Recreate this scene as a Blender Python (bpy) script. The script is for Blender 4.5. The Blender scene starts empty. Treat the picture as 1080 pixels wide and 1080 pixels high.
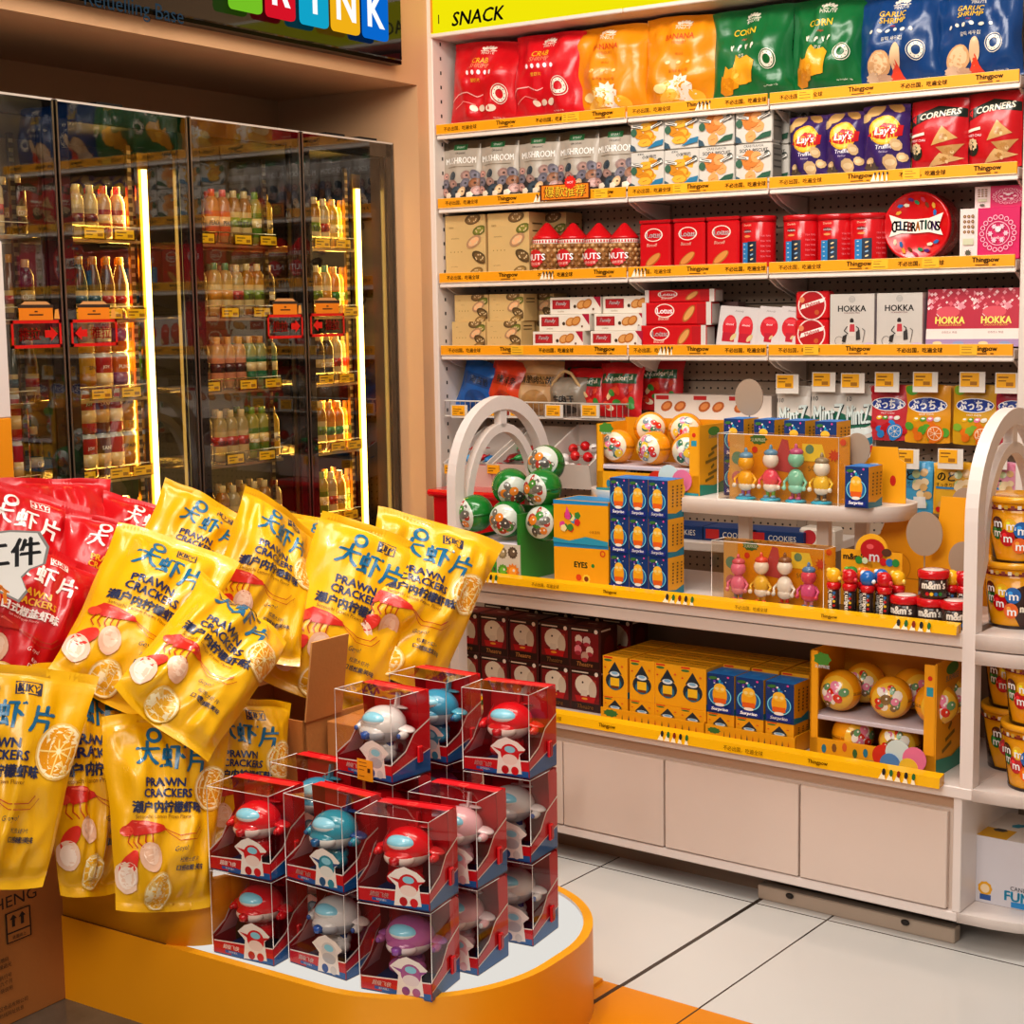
import bpy, math, random
from mathutils import Vector, Matrix, noise
from mathutils.geometry import tessellate_polygon
PI = math.pi
COL = bpy.context.scene.collection
# ------------------------------------------------------------------ camera calibration (metres; X along the snack shelves, Y into them, Z up)
F, YAW, PIT, ROL, AL = 1680.6, -.58467, .12351, .0154, -.06626
CAM = Vector((0, 0, 1.6))
_f = Vector((math.sin(YAW)*math.cos(PIT), math.cos(YAW)*math.cos(PIT), -math.sin(PIT)))
_r = Vector((math.cos(YAW), -math.sin(YAW), 0)); _d = _f.cross(_r)
RGT = _r*math.cos(ROL) + _d*math.sin(ROL); DWN = -_r*math.sin(ROL) + _d*math.cos(ROL); FWD = _f
def ray(x, y): return RGT*((x-540)/F) + DWN*((y-540)/F) + FWD
def onY(x, y, Y): d = ray(x, y); return CAM + d*(Y/d.y)
def onX(x, y, X): d = ray(x, y); return CAM + d*(X/d.x)
def onZ(x, y, z): d = ray(x, y); return CAM + d*((z-1.6)/d.z)
def at(x, y, depth): return CAM + ray(x, y)*depth
# lower display unit's own frame: u along its front, v into it
LB = Vector((-2.394, 3.875, 0)); LT = Vector((math.cos(AL), math.sin(AL), 0)); LN = Vector((-math.sin(AL), math.cos(AL), 0))
def lf(u, v, z): return LB + LT*u + LN*v + Vector((0, 0, z))
def onF(x, y, v):
    d = ray(x, y); p = LB + LN*v - CAM
    q = CAM + d*(p.dot(LN)/d.dot(LN)) - LB
    return q.dot(LT), q.z
# ------------------------------------------------------------------ materials: every print colour comes from the mesh's own colour attribute
def hexc(h):
    if isinstance(h, str):
        h = h.lstrip('#'); h = h if len(h) == 6 else ''.join(q*2 for q in h); return tuple(int(h[i:i+2], 16)/255 for i in (0, 2, 4))
    return h
def lin(h): return tuple(c/12.92 if c <= .04045 else ((c+.055)/1.055)**2.4 for c in hexc(h)) + (1,)
MATS = {}
def mk(name, rough=.5, metal=0, coat=0, bump=0, bscale=60, spec=.5, vary=.06, vscale=9):
    m = bpy.data.materials.new(name); m.use_nodes = True; nt = m.node_tree; b = nt.nodes['Principled BSDF']
    a = nt.nodes.new('ShaderNodeAttribute'); a.attribute_name = 'Col'
    tc = nt.nodes.new('ShaderNodeTexCoord')
    n = nt.nodes.new('ShaderNodeTexNoise'); n.inputs['Scale'].default_value = vscale; n.inputs['Detail'].default_value = 3
    nt.links.new(tc.outputs['Object'], n.inputs['Vector'])
    mr = nt.nodes.new('ShaderNodeMapRange'); mr.inputs['To Min'].default_value = 1-vary; mr.inputs['To Max'].default_value = 1+vary
    nt.links.new(n.outputs['Fac'], mr.inputs['Value'])
    mx = nt.nodes.new('ShaderNodeVectorMath'); mx.operation = 'SCALE'
    nt.links.new(a.outputs['Color'], mx.inputs[0]); nt.links.new(mr.outputs['Result'], mx.inputs['Scale'])
    nt.links.new(mx.outputs['Vector'], b.inputs['Base Color'])
    b.inputs['Roughness'].default_value = rough; b.inputs['Metallic'].default_value = metal
    b.inputs['Coat Weight'].default_value = coat; b.inputs['Coat Roughness'].default_value = .12
    b.inputs['Specular IOR Level'].default_value = spec
    if bump:
        n2 = nt.nodes.new('ShaderNodeTexNoise'); n2.inputs['Scale'].default_value = bscale; n2.inputs['Detail'].default_value = 4
        nt.links.new(tc.outputs['Object'], n2.inputs['Vector'])
        bp = nt.nodes.new('ShaderNodeBump'); bp.inputs['Strength'].default_value = bump; bp.inputs['Distance'].default_value = .01
        nt.links.new(n2.outputs['Fac'], bp.inputs['Height']); nt.links.new(bp.outputs['Normal'], b.inputs['Normal'])
    MATS[name] = m; return m
mk('mirror', .03, coat=.5, vary=.01); mk('card', .42, spec=.45); mk('gloss', .16, coat=.3, vary=.03); mk('film', .3, coat=.25, bump=.25, bscale=14, vary=.05); mk('matte', .75, vary=.05)
mk('paint', .38, bump=.02, bscale=120, vary=.025); mk('metal', .28, metal=1, vary=.04); mk('kraft', .8, bump=.1, bscale=90, vary=.08, vscale=5)
def mk_emit(name, st):
    m = bpy.data.materials.new(name); m.use_nodes = True; nt = m.node_tree; nt.nodes.remove(nt.nodes['Principled BSDF'])
    a = nt.nodes.new('ShaderNodeAttribute'); a.attribute_name = 'Col'
    e = nt.nodes.new('ShaderNodeEmission'); e.inputs['Strength'].default_value = st
    nt.links.new(a.outputs['Color'], e.inputs['Color']); nt.links.new(e.outputs['Emission'], nt.nodes['Material Output'].inputs['Surface'])
    MATS[name] = m
mk_emit('glow', 1.15); mk_emit('led', 9.0); mk_emit('softglow', .62)
def mk_clear(name, ior, tintmix, refl=1.0, rough=.02):
    m = bpy.data.materials.new(name); m.use_nodes = True; nt = m.node_tree; nt.nodes.remove(nt.nodes['Principled BSDF'])
    a = nt.nodes.new('ShaderNodeAttribute'); a.attribute_name = 'Col'
    t = nt.nodes.new('ShaderNodeBsdfTransparent'); nt.links.new(a.outputs['Color'], t.inputs['Color'])
    g = nt.nodes.new('ShaderNodeBsdfGlossy'); g.inputs['Roughness'].default_value = rough
    ge = nt.nodes.new('ShaderNodeNewGeometry'); dt = nt.nodes.new('ShaderNodeVectorMath'); dt.operation = 'DOT_PRODUCT'
    nt.links.new(ge.outputs['Incoming'], dt.inputs[0]); nt.links.new(ge.outputs['Normal'], dt.inputs[1])
    def mth(op, a, b=None, c=None):
        q = nt.nodes.new('ShaderNodeMath'); q.operation = op
        for i, x in enumerate((a, b, c)):
            if x is None: continue
            if isinstance(x, (int, float)): q.inputs[i].default_value = x
            else: nt.links.new(x, q.inputs[i])
        return q.outputs[0]
    f0 = ((ior-1)/(ior+1))**2; k5 = mth('POWER', mth('SUBTRACT', 1.0, mth('ABSOLUTE', dt.outputs['Value'])), 5.0)
    mu = mth('MULTIPLY_ADD', mth('MULTIPLY_ADD', k5, 1-f0, f0), refl, tintmix)
    mu_ = nt.nodes.new('ShaderNodeClamp'); nt.links.new(mu, mu_.inputs[0])
    mx = nt.nodes.new('ShaderNodeMixShader'); nt.links.new(mu_.outputs[0], mx.inputs['Fac'])
    nt.links.new(t.outputs[0], mx.inputs[1]); nt.links.new(g.outputs[0], mx.inputs[2])
    nt.links.new(mx.outputs[0], nt.nodes['Material Output'].inputs['Surface']); MATS[name] = m
mk_clear('clear', 1.45, .015, 1.1); mk_clear('glass', 1.5, .03, 2.2)
# ------------------------------------------------------------------ mesh builder
class MB:
    def __init__(s): s.v = []; s.f = []; s.c = []; s.m = []; s.s = []; s.T = Matrix.Identity(4)
    def p(s, x, y=None, z=None):
        s.v.append(s.T @ (Vector(x) if y is None else Vector((x, y, z)))); return len(s.v)-1
    def face(s, idx, col, mat='card', smooth=False): s.f.append(tuple(idx)); s.c.append(col); s.m.append(mat); s.s.append(smooth)
    def poly(s, pts, col, mat='card'): s.face([s.p(q) for q in pts], col, mat)
    def box(s, x0, y0, z0, x1, y1, z1, col, mat='card', b=0, **side):
        "side colours: front(-y) back right(+x) left top bottom"
        g = side.get
        if b <= 0:
            P = [s.p(x, y, z) for z in (z0, z1) for y in (y0, y1) for x in (x0, x1)]
            for nm, q in (('bottom', (0, 2, 3, 1)), ('top', (4, 5, 7, 6)), ('front', (0, 1, 5, 4)), ('back', (3, 2, 6, 7)), ('left', (2, 0, 4, 6)), ('right', (1, 3, 7, 5))):
                s.face([P[i] for i in q], g(nm, col), mat)
            return
        V = {}
        for i, x in ((-1, x0), (1, x1)):
            for j, y in ((-1, y0), (1, y1)):
                for k, z in ((-1, z0), (1, z1)):
                    V[i, j, k, 'x'] = s.p(x, y-j*b, z-k*b); V[i, j, k, 'y'] = s.p(x-i*b, y, z-k*b); V[i, j, k, 'z'] = s.p(x-i*b, y-j*b, z)
        q4 = ((-1, -1), (1, -1), (1, 1), (-1, 1))
        s.face([V[-1, a, k, 'x'] for a, k in q4][::-1], g('left', col), mat); s.face([V[1, a, k, 'x'] for a, k in q4], g('right', col), mat)
        s.face([V[a, -1, k, 'y'] for a, k in q4], g('front', col), mat); s.face([V[a, 1, k, 'y'] for a, k in q4][::-1], g('back', col), mat)
        s.face([V[a, k, -1, 'z'] for a, k in q4][::-1], g('bottom', col), mat); s.face([V[a, k, 1, 'z'] for a, k in q4], g('top', col), mat)
        for k in (-1, 1):
            for j in (-1, 1):
                s.face([V[-1, j, k, 'y'], V[1, j, k, 'y'], V[1, j, k, 'z'], V[-1, j, k, 'z']], g('top' if k > 0 else 'front', col), mat)
                s.face([V[j, -1, k, 'x'], V[j, 1, k, 'x'], V[j, 1, k, 'z'], V[j, -1, k, 'z']], g('top' if k > 0 else 'right', col), mat)
                s.face([V[k, j, -1, 'x'], V[k, j, 1, 'x'], V[k, j, 1, 'y'], V[k, j, -1, 'y']], g('front' if j < 0 else 'back', col), mat)
                for i in (-1, 1): s.face([V[i, j, k, 'x'], V[i, j, k, 'y'], V[i, j, k, 'z']], col, mat)
    def prism(s, poly, z0, z1, col, mat='card', top=None, smooth=False):
        A = [s.p(x, y, z0) for x, y in poly]; B = [s.p(x, y, z1) for x, y in poly]; n = len(poly)
        for i in range(n): s.face((A[i], A[(i+1) % n], B[(i+1) % n], B[i]), col, mat, smooth)
        s.face(A[::-1], col, mat); s.face([s.p(x, y, z1) for x, y in poly] if smooth else B, top or col, mat)
    def lathe(s, prof, col, mat='gloss', n=16, c=(0, 0), smooth=True, sx=1, sy=1):
        "prof: (r, z) or (r, z, colour of the band above)"
        rings = []
        for q in prof:
            r, z = q[0], q[1]
            rings.append([s.p(c[0]+max(r, 1e-5)*sx*math.cos(2*PI*i/n), c[1]+max(r, 1e-5)*sy*math.sin(2*PI*i/n), z) for i in range(n)])
        for k in range(len(prof)-1):
            cc = prof[k][2] if len(prof[k]) > 2 else col; mm = prof[k][3] if len(prof[k]) > 3 else mat
            for i in range(n): s.face((rings[k][i], rings[k][(i+1) % n], rings[k+1][(i+1) % n], rings[k+1][i]), cc, mm, smooth)
        if prof[0][0] > 1e-4: s.face(rings[0][::-1], col, mat)
        if prof[-1][0] > 1e-4: s.face(rings[-1], prof[-1][2] if len(prof[-1]) > 2 else col, mat)
    def tube(s, pts, r, col, mat='paint', n=8, caps=True, closed=False):
        pts = [Vector(q) for q in pts]; N = len(pts); rings = []; up = Vector((.13, .2, 1)).normalized()
        for i in range(N):
            a = pts[(i-1) % N] if closed or i else pts[i]; b = pts[(i+1) % N] if closed or i < N-1 else pts[i]
            t = (b-a).normalized(); x = t.cross(up)
            if x.length < 1e-3: x = t.cross(Vector((1, 0, 0)))
            x.normalize(); y = x.cross(t); rr = r[i] if isinstance(r, (list, tuple)) else r
            rings.append([s.p(pts[i] + x*rr*math.cos(2*PI*k/n) + y*rr*math.sin(2*PI*k/n)) for k in range(n)])
        for i in range(N if closed else N-1):
            for k in range(n): s.face((rings[i][k], rings[i][(k+1) % n], rings[(i+1) % N][(k+1) % n], rings[(i+1) % N][k]), col, mat, True)
        if caps and not closed: s.face(rings[0], col, mat); s.face(rings[-1][::-1], col, mat)
    def grid(s, fn, nu, nv, col, mat='film', smooth=True, flip=False):
        I = [[s.p(fn(i/nu, j/nv)) for i in range(nu+1)] for j in range(nv+1)]
        for j in range(nv):
            for i in range(nu):
                q = (I[j][i], I[j][i+1], I[j+1][i+1], I[j+1][i])
                s.face(q[::-1] if flip else q, col((i+.5)/nu, (j+.5)/nv) if callable(col) else col, mat, smooth)
    def ell(s, c, r, col, mat='gloss', nu=16, nv=10, rot=None):
        "ellipsoid; col may be a function of the unit direction"
        c = Vector(c); R = rot or Matrix.Identity(3); I = []
        for j in range(nv+1):
            th = -PI/2 + PI*j/nv; row = []
            for i in range(nu):
                ph = 2*PI*i/nu; d = Vector((math.cos(th)*math.cos(ph), math.cos(th)*math.sin(ph), math.sin(th)))
                row.append((s.p(c + R @ Vector((d.x*r[0], d.y*r[1], d.z*r[2]))), d))
            I.append(row)
        for j in range(nv):
            for i in range(nu):
                q = (I[j][i], I[j][(i+1) % nu], I[j+1][(i+1) % nu], I[j+1][i]); dm = (q[0][1]+q[2][1]+q[1][1]+q[3][1])/4
                s.face([a[0] for a in q], col(dm) if callable(col) else col, mat, True)
    def mesh(s, name):
        me = bpy.data.meshes.new(name); me.from_pydata([tuple(q) for q in s.v], [], s.f)
        names = sorted(set(s.m)); ix = {n: i for i, n in enumerate(names)}
        for n in names: me.materials.append(MATS[n])
        me.polygons.foreach_set('material_index', [ix[n] for n in s.m]); me.polygons.foreach_set('use_smooth', s.s)
        at_ = me.color_attributes.new('Col', 'BYTE_COLOR', 'CORNER'); flat = []
        for f, c in zip(s.f, s.c):
            c = hexc(c); flat.extend((c[0], c[1], c[2], 1.0)*len(f))
        at_.data.foreach_set('color_srgb', flat); me.update(); return me
    def obj(s, name, parent=None):
        o = bpy.data.objects.new(name, s.mesh(name)); COL.objects.link(o)
        if parent: o.parent = parent
        return o
# ------------------------------------------------------------------ things
def tag(o, label=None, cat=None, group=None, kind=None):
    if label: o['label'] = label
    if cat: o['category'] = cat
    if group: o['group'] = group
    if kind: o['kind'] = kind
    return o
def put(o, loc, rz=0): o.location = loc; o.rotation_euler = (0, 0, rz); return o
def empty(name, loc=(0, 0, 0), rz=0):
    o = bpy.data.objects.new(name, None); COL.objects.link(o); o.empty_display_size = .05; return put(o, loc, rz)
KIDS = {}
def kids(o): return [c for c in COL.objects if c.parent == o] if o.name not in KIDS else KIDS[o.name]
def copy_tree(o, parent=None, cache={}):
    c = o.copy(); COL.objects.link(c)
    if parent: c.parent = parent
    if o.name not in cache: cache[o.name] = [k.name for k in o.children]
    for k in cache[o.name]: copy_tree(bpy.data.objects[k], c)
    return c
class Proto:
    "first call hands out the prototype itself, later calls a copy of it and its parts"
    def __init__(s, make): s.make = make; s.o = None
    def __call__(s, loc, rz=0, label=None, cat=None, group=None):
        if s.o is None: s.o = o = s.make()
        else: o = copy_tree(s.o)
        put(o, loc, rz); return tag(o, label, cat, group)
ORD = ['first', 'second', 'third', 'fourth', 'fifth', 'sixth', 'seventh', 'eighth', 'ninth', 'tenth']
# ------------------------------------------------------------------ flat artwork laid on a surface, as thin coloured faces of the same mesh
GLY = {}
def glyphs(t, bold=0, shear=0):
    k = (t, bold, shear)
    if k not in GLY:
        cu = bpy.data.curves.new('t', 'FONT'); cu.body = t; cu.resolution_u = 2; cu.offset = bold; cu.shear = shear; cu.fill_mode = 'FRONT'
        o = bpy.data.objects.new('t', cu); COL.objects.link(o)
        dg = bpy.context.evaluated_depsgraph_get(); dg.update(); me = o.evaluated_get(dg).to_mesh()
        V = [(q.co.x, q.co.y) for q in me.vertices]; Fc = []
        for q in me.polygons:
            a = list(q.vertices)
            for i in range(1, len(a)-1): Fc.append((V[a[0]], V[a[i]], V[a[i+1]]))
        o.evaluated_get(dg).to_mesh_clear(); bpy.data.objects.remove(o); bpy.data.curves.remove(cu)
        if V:
            x0, x1 = min(q[0] for q in V), max(q[0] for q in V); y0, y1 = min(q[1] for q in V), max(q[1] for q in V)
            h = max(y1-y0, 1e-4); Fc = [tuple(((q[0]-(x0+x1)/2)/h, (q[1]-(y0+y1)/2)/h) for q in t3) for t3 in Fc]; GLY[k] = (Fc, (x1-x0)/h)
        else: GLY[k] = ([], 1)
    return GLY[k]
class Art:
    def __init__(s, mb, mp, w, h, mat='card', seg=None, eps=.00018):
        s.mb = mb; s.mp = mp; s.w = w; s.h = h; s.mat = mat; s.seg = seg; s.lay = 1; s.eps = eps
    def tris(s, T, col, mat=None):
        L = s.lay*s.eps; s.lay += 1; out = []; st = list(T); g = s.seg
        if g:
            n = 0
            while st:
                a, b, c = st.pop(); n += 1
                e = [((a[0]-b[0])*s.w)**2+((a[1]-b[1])*s.h)**2, ((b[0]-c[0])*s.w)**2+((b[1]-c[1])*s.h)**2, ((c[0]-a[0])*s.w)**2+((c[1]-a[1])*s.h)**2]
                m = max(e)
                if m <= g*g or n > 6000: out.append((a, b, c)); continue
                i = e.index(m); P = (a, b, c); p0, p1, p2 = P[i], P[(i+1) % 3], P[(i+2) % 3]; md = ((p0[0]+p1[0])/2, (p0[1]+p1[1])/2)
                st += [(p0, md, p2), (md, p1, p2)]
        else: out = st
        cache = {}
        for t3 in out:
            ids = []
            for q in t3:
                k = (round(q[0], 5), round(q[1], 5))
                if k not in cache: cache[k] = s.mb.p(s.mp(q[0], q[1], L))
                ids.append(cache[k])
            if len(set(ids)) == 3: s.mb.face(ids, col, mat or s.mat, bool(g))
    def poly(s, pts, col, mat=None):
        if s.seg:
            T = tessellate_polygon([[Vector((a*s.w, b*s.h, 0)) for a, b in pts]]); s.tris([tuple(pts[i] for i in t) for t in T], col, mat)
        else:
            L = s.lay*s.eps; s.lay += 1; s.mb.face([s.mb.p(s.mp(a, b, L)) for a, b in pts], col, mat or s.mat)
    def rect(s, x0, y0, x1, y1, col, mat=None): s.poly([(x0, y0), (x1, y0), (x1, y1), (x0, y1)], col, mat)
    def ell(s, cx, cy, r, col, ry=None, rot=0, n=18, jag=0, mat=None, a0=0, a1=2*PI):
        "r, ry in widths"
        ry = r if ry is None else ry; pts = []; full = abs(a1-a0-2*PI) < 1e-6
        for i in range(n if full else n+1):
            a = a0+(a1-a0)*i/n; k = 1+(jag*(-1)**i)
            x, y = r*k*math.cos(a), ry*k*math.sin(a); x, y = x*math.cos(rot)-y*math.sin(rot), x*math.sin(rot)+y*math.cos(rot)
            pts.append((cx+x, cy+y*s.w/s.h))
        s.poly(pts, col, mat)
    def ring(s, cx, cy, r, wd, col, n=24, a0=0, a1=2*PI, rx=1):
        T = []; k = s.w/s.h
        for i in range(n):
            a, b = a0+(a1-a0)*i/n, a0+(a1-a0)*(i+1)/n
            q = [(cx+rx*rr*math.cos(t), cy+rr*math.sin(t)*k) for rr in (r, r-wd) for t in (a, b)]
            T += [(q[0], q[1], q[3]), (q[0], q[3], q[2])]
        s.tris(T, col)
    def line(s, x0, y0, x1, y1, wd, col):
        k = s.w/s.h; dx, dy = x1-x0, (y1-y0)/k; l = math.hypot(dx, dy) or 1; nx, ny = -dy/l*wd/2, dx/l*wd/2*k
        s.poly([(x0-nx, y0-ny), (x1-nx, y1-ny), (x1+nx, y1+ny), (x0+nx, y0+ny)], col)
    def curve(s, pts, wd, col):
        for a, b in zip(pts, pts[1:]): s.line(*a, *b, wd, col); s.lay -= 1
        s.lay += 1
    def text(s, t, cx, cy, hh, col, wmax=None, rot=0, bold=.0, shear=0, sx=1, mat=None):
        "hh in heights, wmax in widths"
        T, ar = glyphs(t, 0, shear); H = hh*s.h; W = H*ar*sx; fx = sx
        if wmax and W > wmax*s.w: fx = sx*wmax*s.w/W
        c, n = math.cos(rot), math.sin(rot); B = bold*1.15; L0 = s.lay
        for bx, by in (((0, 0),) if not bold else ((-B, -B*.4), (B, -B*.4), (0, B*.6))):
            o = []; s.lay = L0
            for t3 in T:
                o.append(tuple((cx+((q[0]*fx+bx)*H*c-(q[1]+by)*H*n)/s.w, cy+((q[0]*fx+bx)*H*n+(q[1]+by)*H*c)/s.h) for q in t3))
            s.tris(o, col, mat)
    def sub(s, x0, y0, x1, y1):
        a = Art(s.mb, lambda x, y, l: s.mp(x0+x*(x1-x0), y0+y*(y1-y0), l), s.w*(x1-x0), s.h*(y1-y0), s.mat, s.seg, s.eps); a.lay = s.lay; return a
def cl(x, e=0): return min(max(x, e), 1-e)
def front(mb, w, h, d, mat='card', z0=0): return Art(mb, lambda x, y, l: (cl(x)*w-w/2, -d/2-l, z0+cl(y)*h), w, h, mat)
def right(mb, w, h, d, mat='card', z0=0): return Art(mb, lambda x, y, l: (w/2+l, cl(x)*d-d/2, z0+cl(y)*h), d, h, mat)
def topart(mb, w, h, d, mat='card'): return Art(mb, lambda x, y, l: (cl(x)*w-w/2, cl(y)*d-d/2, h+l), w, d, mat)
# ------------------------------------------------------------------ pillow bags
def sgn(x): return -1 if x < 0 else 1
def bag_fn(W, H, T, seed, crumple=.012, pinch=.07, seal=.045, flat_bottom=False, bend=0, bendat=.6, twist=0, taper=0):
    def fn(fx, fy, off=0, side=1):
        s_ = 2*fx-1; t = fy
        w = W/2*(1-pinch*math.sin(PI*t)**.8)*(1-taper*(1-t)**1.3)
        e = 1 if (seal < t < 1-seal) else 0
        tt = min(max((t-seal)/(1-2*seal), 0), 1)
        pr = (math.sin(PI*tt)**.5 if not flat_bottom else (math.sin(PI*min(.5+tt*.5, 1))**.6 if tt > .0 else 0))
        th = T/2*max(0, 1-abs(s_)**2.4)**.62*pr
        env = max(0, 1-abs(s_)**6)*min(1, pr*1.6)
        nz = noise.noise(Vector((s_*1.7, t*2.6, seed*7.3)))*1.0 + .55*noise.noise(Vector((s_*4+3, t*5, seed*3.1)))
        ed = math.exp(-tt*7)+math.exp(-(1-tt)*7)
        r1 = 1-2.4*abs(noise.noise(Vector((s_*1.1+seed, t*1.7-s_*.6, seed*1.7)))); r2 = 1-2.4*abs(noise.noise(Vector((s_*2.3-t, t*3.1+s_, seed*.7+9))))
        nz += .75*r1+.4*r2-.5
        wr = .5*math.sin(s_*17+4*noise.noise(Vector((s_*3, seed*2.2, .3))))*ed*env
        z = side*(th + off) + crumple*(nz*env*(1 if side > 0 else .6)+wr*.8) + .006*noise.noise(Vector((s_*2, t*2, seed)))
        x = s_*w*(1+.05*noise.noise(Vector((t*3.3, sgn(s_)*2, seed)))); y = t*H*(1+.012*noise.noise(Vector((s_*2, seed, 4))))
        z += .35*crumple*math.sin(s_*4+seed*5)*(1-tt*(1-tt)*4)
        y += -.03*H*abs(s_)**3*ed*(1 if t > .5 else -1)*.6
        if twist: z += twist*s_*(t-.3)
        if bend and t > bendat:
            q = (t-bendat)*H; a = bend*min(1, q/(.12*H)); R = .12*H/bend if bend else 1
            if q < .12*H: dz, dy = R*(1-math.cos(q/R)), R*math.sin(q/R)
            else: dz, dy = R*(1-math.cos(bend))+(q-.12*H)*math.sin(bend), R*math.sin(bend)+(q-.12*H)*math.cos(bend)
            y0 = bendat*H; z2 = z; z = z2*math.cos(a)+dz; y = y0+dy-z2*math.sin(a)
        return Vector((x, y, z))
    return fn
def bag(W, H, T, seed, col, art, nu=20, nv=26, mat='film', back=None, seal_col=None, segk=.06, stand=True, **kw):
    "returns MB; local x right, y up, z out of the printed face; stand=True turns it so that z is up and -y the face"
    mb = MB(); fn = bag_fn(W, H, T, seed, **kw)
    if stand: mb.T = Matrix(((1, 0, 0, 0), (0, 0, -1, 0), (0, 1, 0, 0), (0, 0, 0, 1)))
    sc = seal_col or col; sl = kw.get('seal', .045)
    mb.grid(lambda a, b: fn(a, b), nu, nv, (lambda u, v: sc if v > 1-sl or v < sl*.7 else col) if not callable(col) else col, mat)
    mb.grid(lambda a, b: fn(a, b, 0, -1), nu, nv//2, back or col if not callable(col) else back, mat, flip=True)
    if art:
        G = [[fn(i/nu, j/nv) for i in range(nu+1)] for j in range(nv+1)]
        def mp(x, y, l):
            u, v = cl(x, .012)*nu, cl(y, .012)*nv; i, j = min(int(u), nu-1), min(int(v), nv-1); u -= i; v -= j
            a, b, c, d = G[j][i], G[j][i+1], G[j+1][i+1], G[j+1][i]; du = (b-a)*(1-v)+(c-d)*v; dv = (d-a)*(1-u)+(c-b)*u
            q = a*(1-u)*(1-v)+b*u*(1-v)+c*u*v+d*(1-u)*v; return q+du.cross(dv).normalized()*(.0009+l)
        art(Art(mb, mp, W, H, mat, seg=W*segk, eps=.00012))
    return mb
# ================================================================== room shell
def nodemat(name, base, rough, vary=.05, scale=3, bump=0, spec=.5):
    m = bpy.data.materials.new(name); m.use_nodes = True; nt = m.node_tree; b = nt.nodes['Principled BSDF']
    tc = nt.nodes.new('ShaderNodeTexCoord'); n = nt.nodes.new('ShaderNodeTexNoise'); n.inputs['Scale'].default_value = scale; n.inputs['Detail'].default_value = 5
    nt.links.new(tc.outputs['Object'], n.inputs['Vector'])
    r = nt.nodes.new('ShaderNodeValToRGB'); a, c = lin(base), lin(base)
    r.color_ramp.elements[0].color = tuple(q*(1-vary) for q in a[:3])+(1,); r.color_ramp.elements[1].color = tuple(min(1, q*(1+vary)) for q in c[:3])+(1,)
    nt.links.new(n.outputs['Fac'], r.inputs['Fac']); nt.links.new(r.outputs['Color'], b.inputs['Base Color'])
    b.inputs['Roughness'].default_value = rough; b.inputs['Specular IOR Level'].default_value = spec
    if bump:
        n2 = nt.nodes.new('ShaderNodeTexNoise'); n2.inputs['Scale'].default_value = 180; nt.links.new(tc.outputs['Object'], n2.inputs['Vector'])
        bp = nt.nodes.new('ShaderNodeBump'); bp.inputs['Strength'].default_value = bump; bp.inputs['Distance'].default_value = .002
        nt.links.new(n2.outputs['Fac'], bp.inputs['Height']); nt.links.new(bp.outputs['Normal'], b.inputs['Normal'])
    MATS[name] = m; return m, r
WALLC = '#d2a67c'
nodemat('wall', WALLC, .6, .04, 1.5, .12); nodemat('recess', '#b98f66', .7, .05, 1.5, .1)  # recess: wall colour darkened to paint in the shade of the niche
# floor: pale glazed tiles with grout lines in the counter's own direction, darker concrete tile beyond the display island
m, ramp = nodemat('tile', '#d8d6d2', .16, .05, 2.2)
nt = m.node_tree; b = nt.nodes['Principled BSDF']; tc = nt.nodes['Texture Coordinate']
sep = nt.nodes.new('ShaderNodeSeparateXYZ'); nt.links.new(tc.outputs['Object'], sep.inputs[0])
def mnode(op, a, bb=None, c=None):
    q = nt.nodes.new('ShaderNodeMath'); q.operation = op
    for i, x in enumerate((a, bb, c)):
        if x is None: continue
        if isinstance(x, (int, float)): q.inputs[i].default_value = x
        else: nt.links.new(x, q.inputs[i])
    return q.outputs[0]
def linemask(coord, pos, hw): return mnode('LESS_THAN', mnode('ABSOLUTE', mnode('SUBTRACT', coord, pos)), hw)
U, V = sep.outputs['X'], sep.outputs['Y']
msk = linemask(U, .63, .0065)
for p_, w_ in ((.845, .0026), (.125, .0026), (1.65, .0026), (-.68, .0026)): msk = mnode('MAXIMUM', msk, linemask(U, p_, w_))
for p_ in (0., .8, -1.6): msk = mnode('MAXIMUM', msk, linemask(V, p_, .0026))
mixg = nt.nodes.new('ShaderNodeMix'); mixg.data_type = 'RGBA'; nt.links.new(msk, mixg.inputs['Factor']); nt.links.new(ramp.outputs['Color'], mixg.inputs['A'])
mixg.inputs['B'].default_value = lin('#3a322c')
grey = mnode('MULTIPLY', mnode('LESS_THAN', V, -.66), mnode('LESS_THAN', U, .42))
mix2 = nt.nodes.new('ShaderNodeMix'); mix2.data_type = 'RGBA'; nt.links.new(grey, mix2.inputs['Factor']); nt.links.new(mixg.outputs['Result'], mix2.inputs['A'])
ng = nt.nodes.new('ShaderNodeTexNoise'); ng.inputs['Scale'].default_value = 9; ng.inputs['Detail'].default_value = 8
rg = nt.nodes.new('ShaderNodeValToRGB'); rg.color_ramp.elements[0].color = lin('#3f3a33'); rg.color_ramp.elements[1].color = lin('#857a6a'); nt.links.new(tc.outputs['Object'], ng.inputs['Vector'])
nt.links.new(ng.outputs['Fac'], rg.inputs['Fac']); nt.links.new(rg.outputs['Color'], mix2.inputs['B'])
nt.links.new(mix2.outputs['Result'], b.inputs['Base Color'])
mb = MB(); mb.box(-4, -5, -.05, 6, 2.2, 0, '#ffffff', 'tile'); fl = mb.obj('floor'); put(fl, LB, AL); tag(fl, kind='structure')
mb = MB(); mb.box(.36, -1.35, 0, 4, -.662, .0018, '#e58e08', 'gloss')
mb.box(.624, -1.35, .0018, .636, -.662, .0022, '#4a3016', 'matte'); mb.box(.846, -1.35, .0018, .850, -.662, .0022, '#4a3016', 'matte')
st = mb.obj('floor_stripe'); put(st, LB, AL); tag(st, kind='structure')
XS, XD, YJ, ZSF = -3.43, -3.54, 4.62, 2.404
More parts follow.
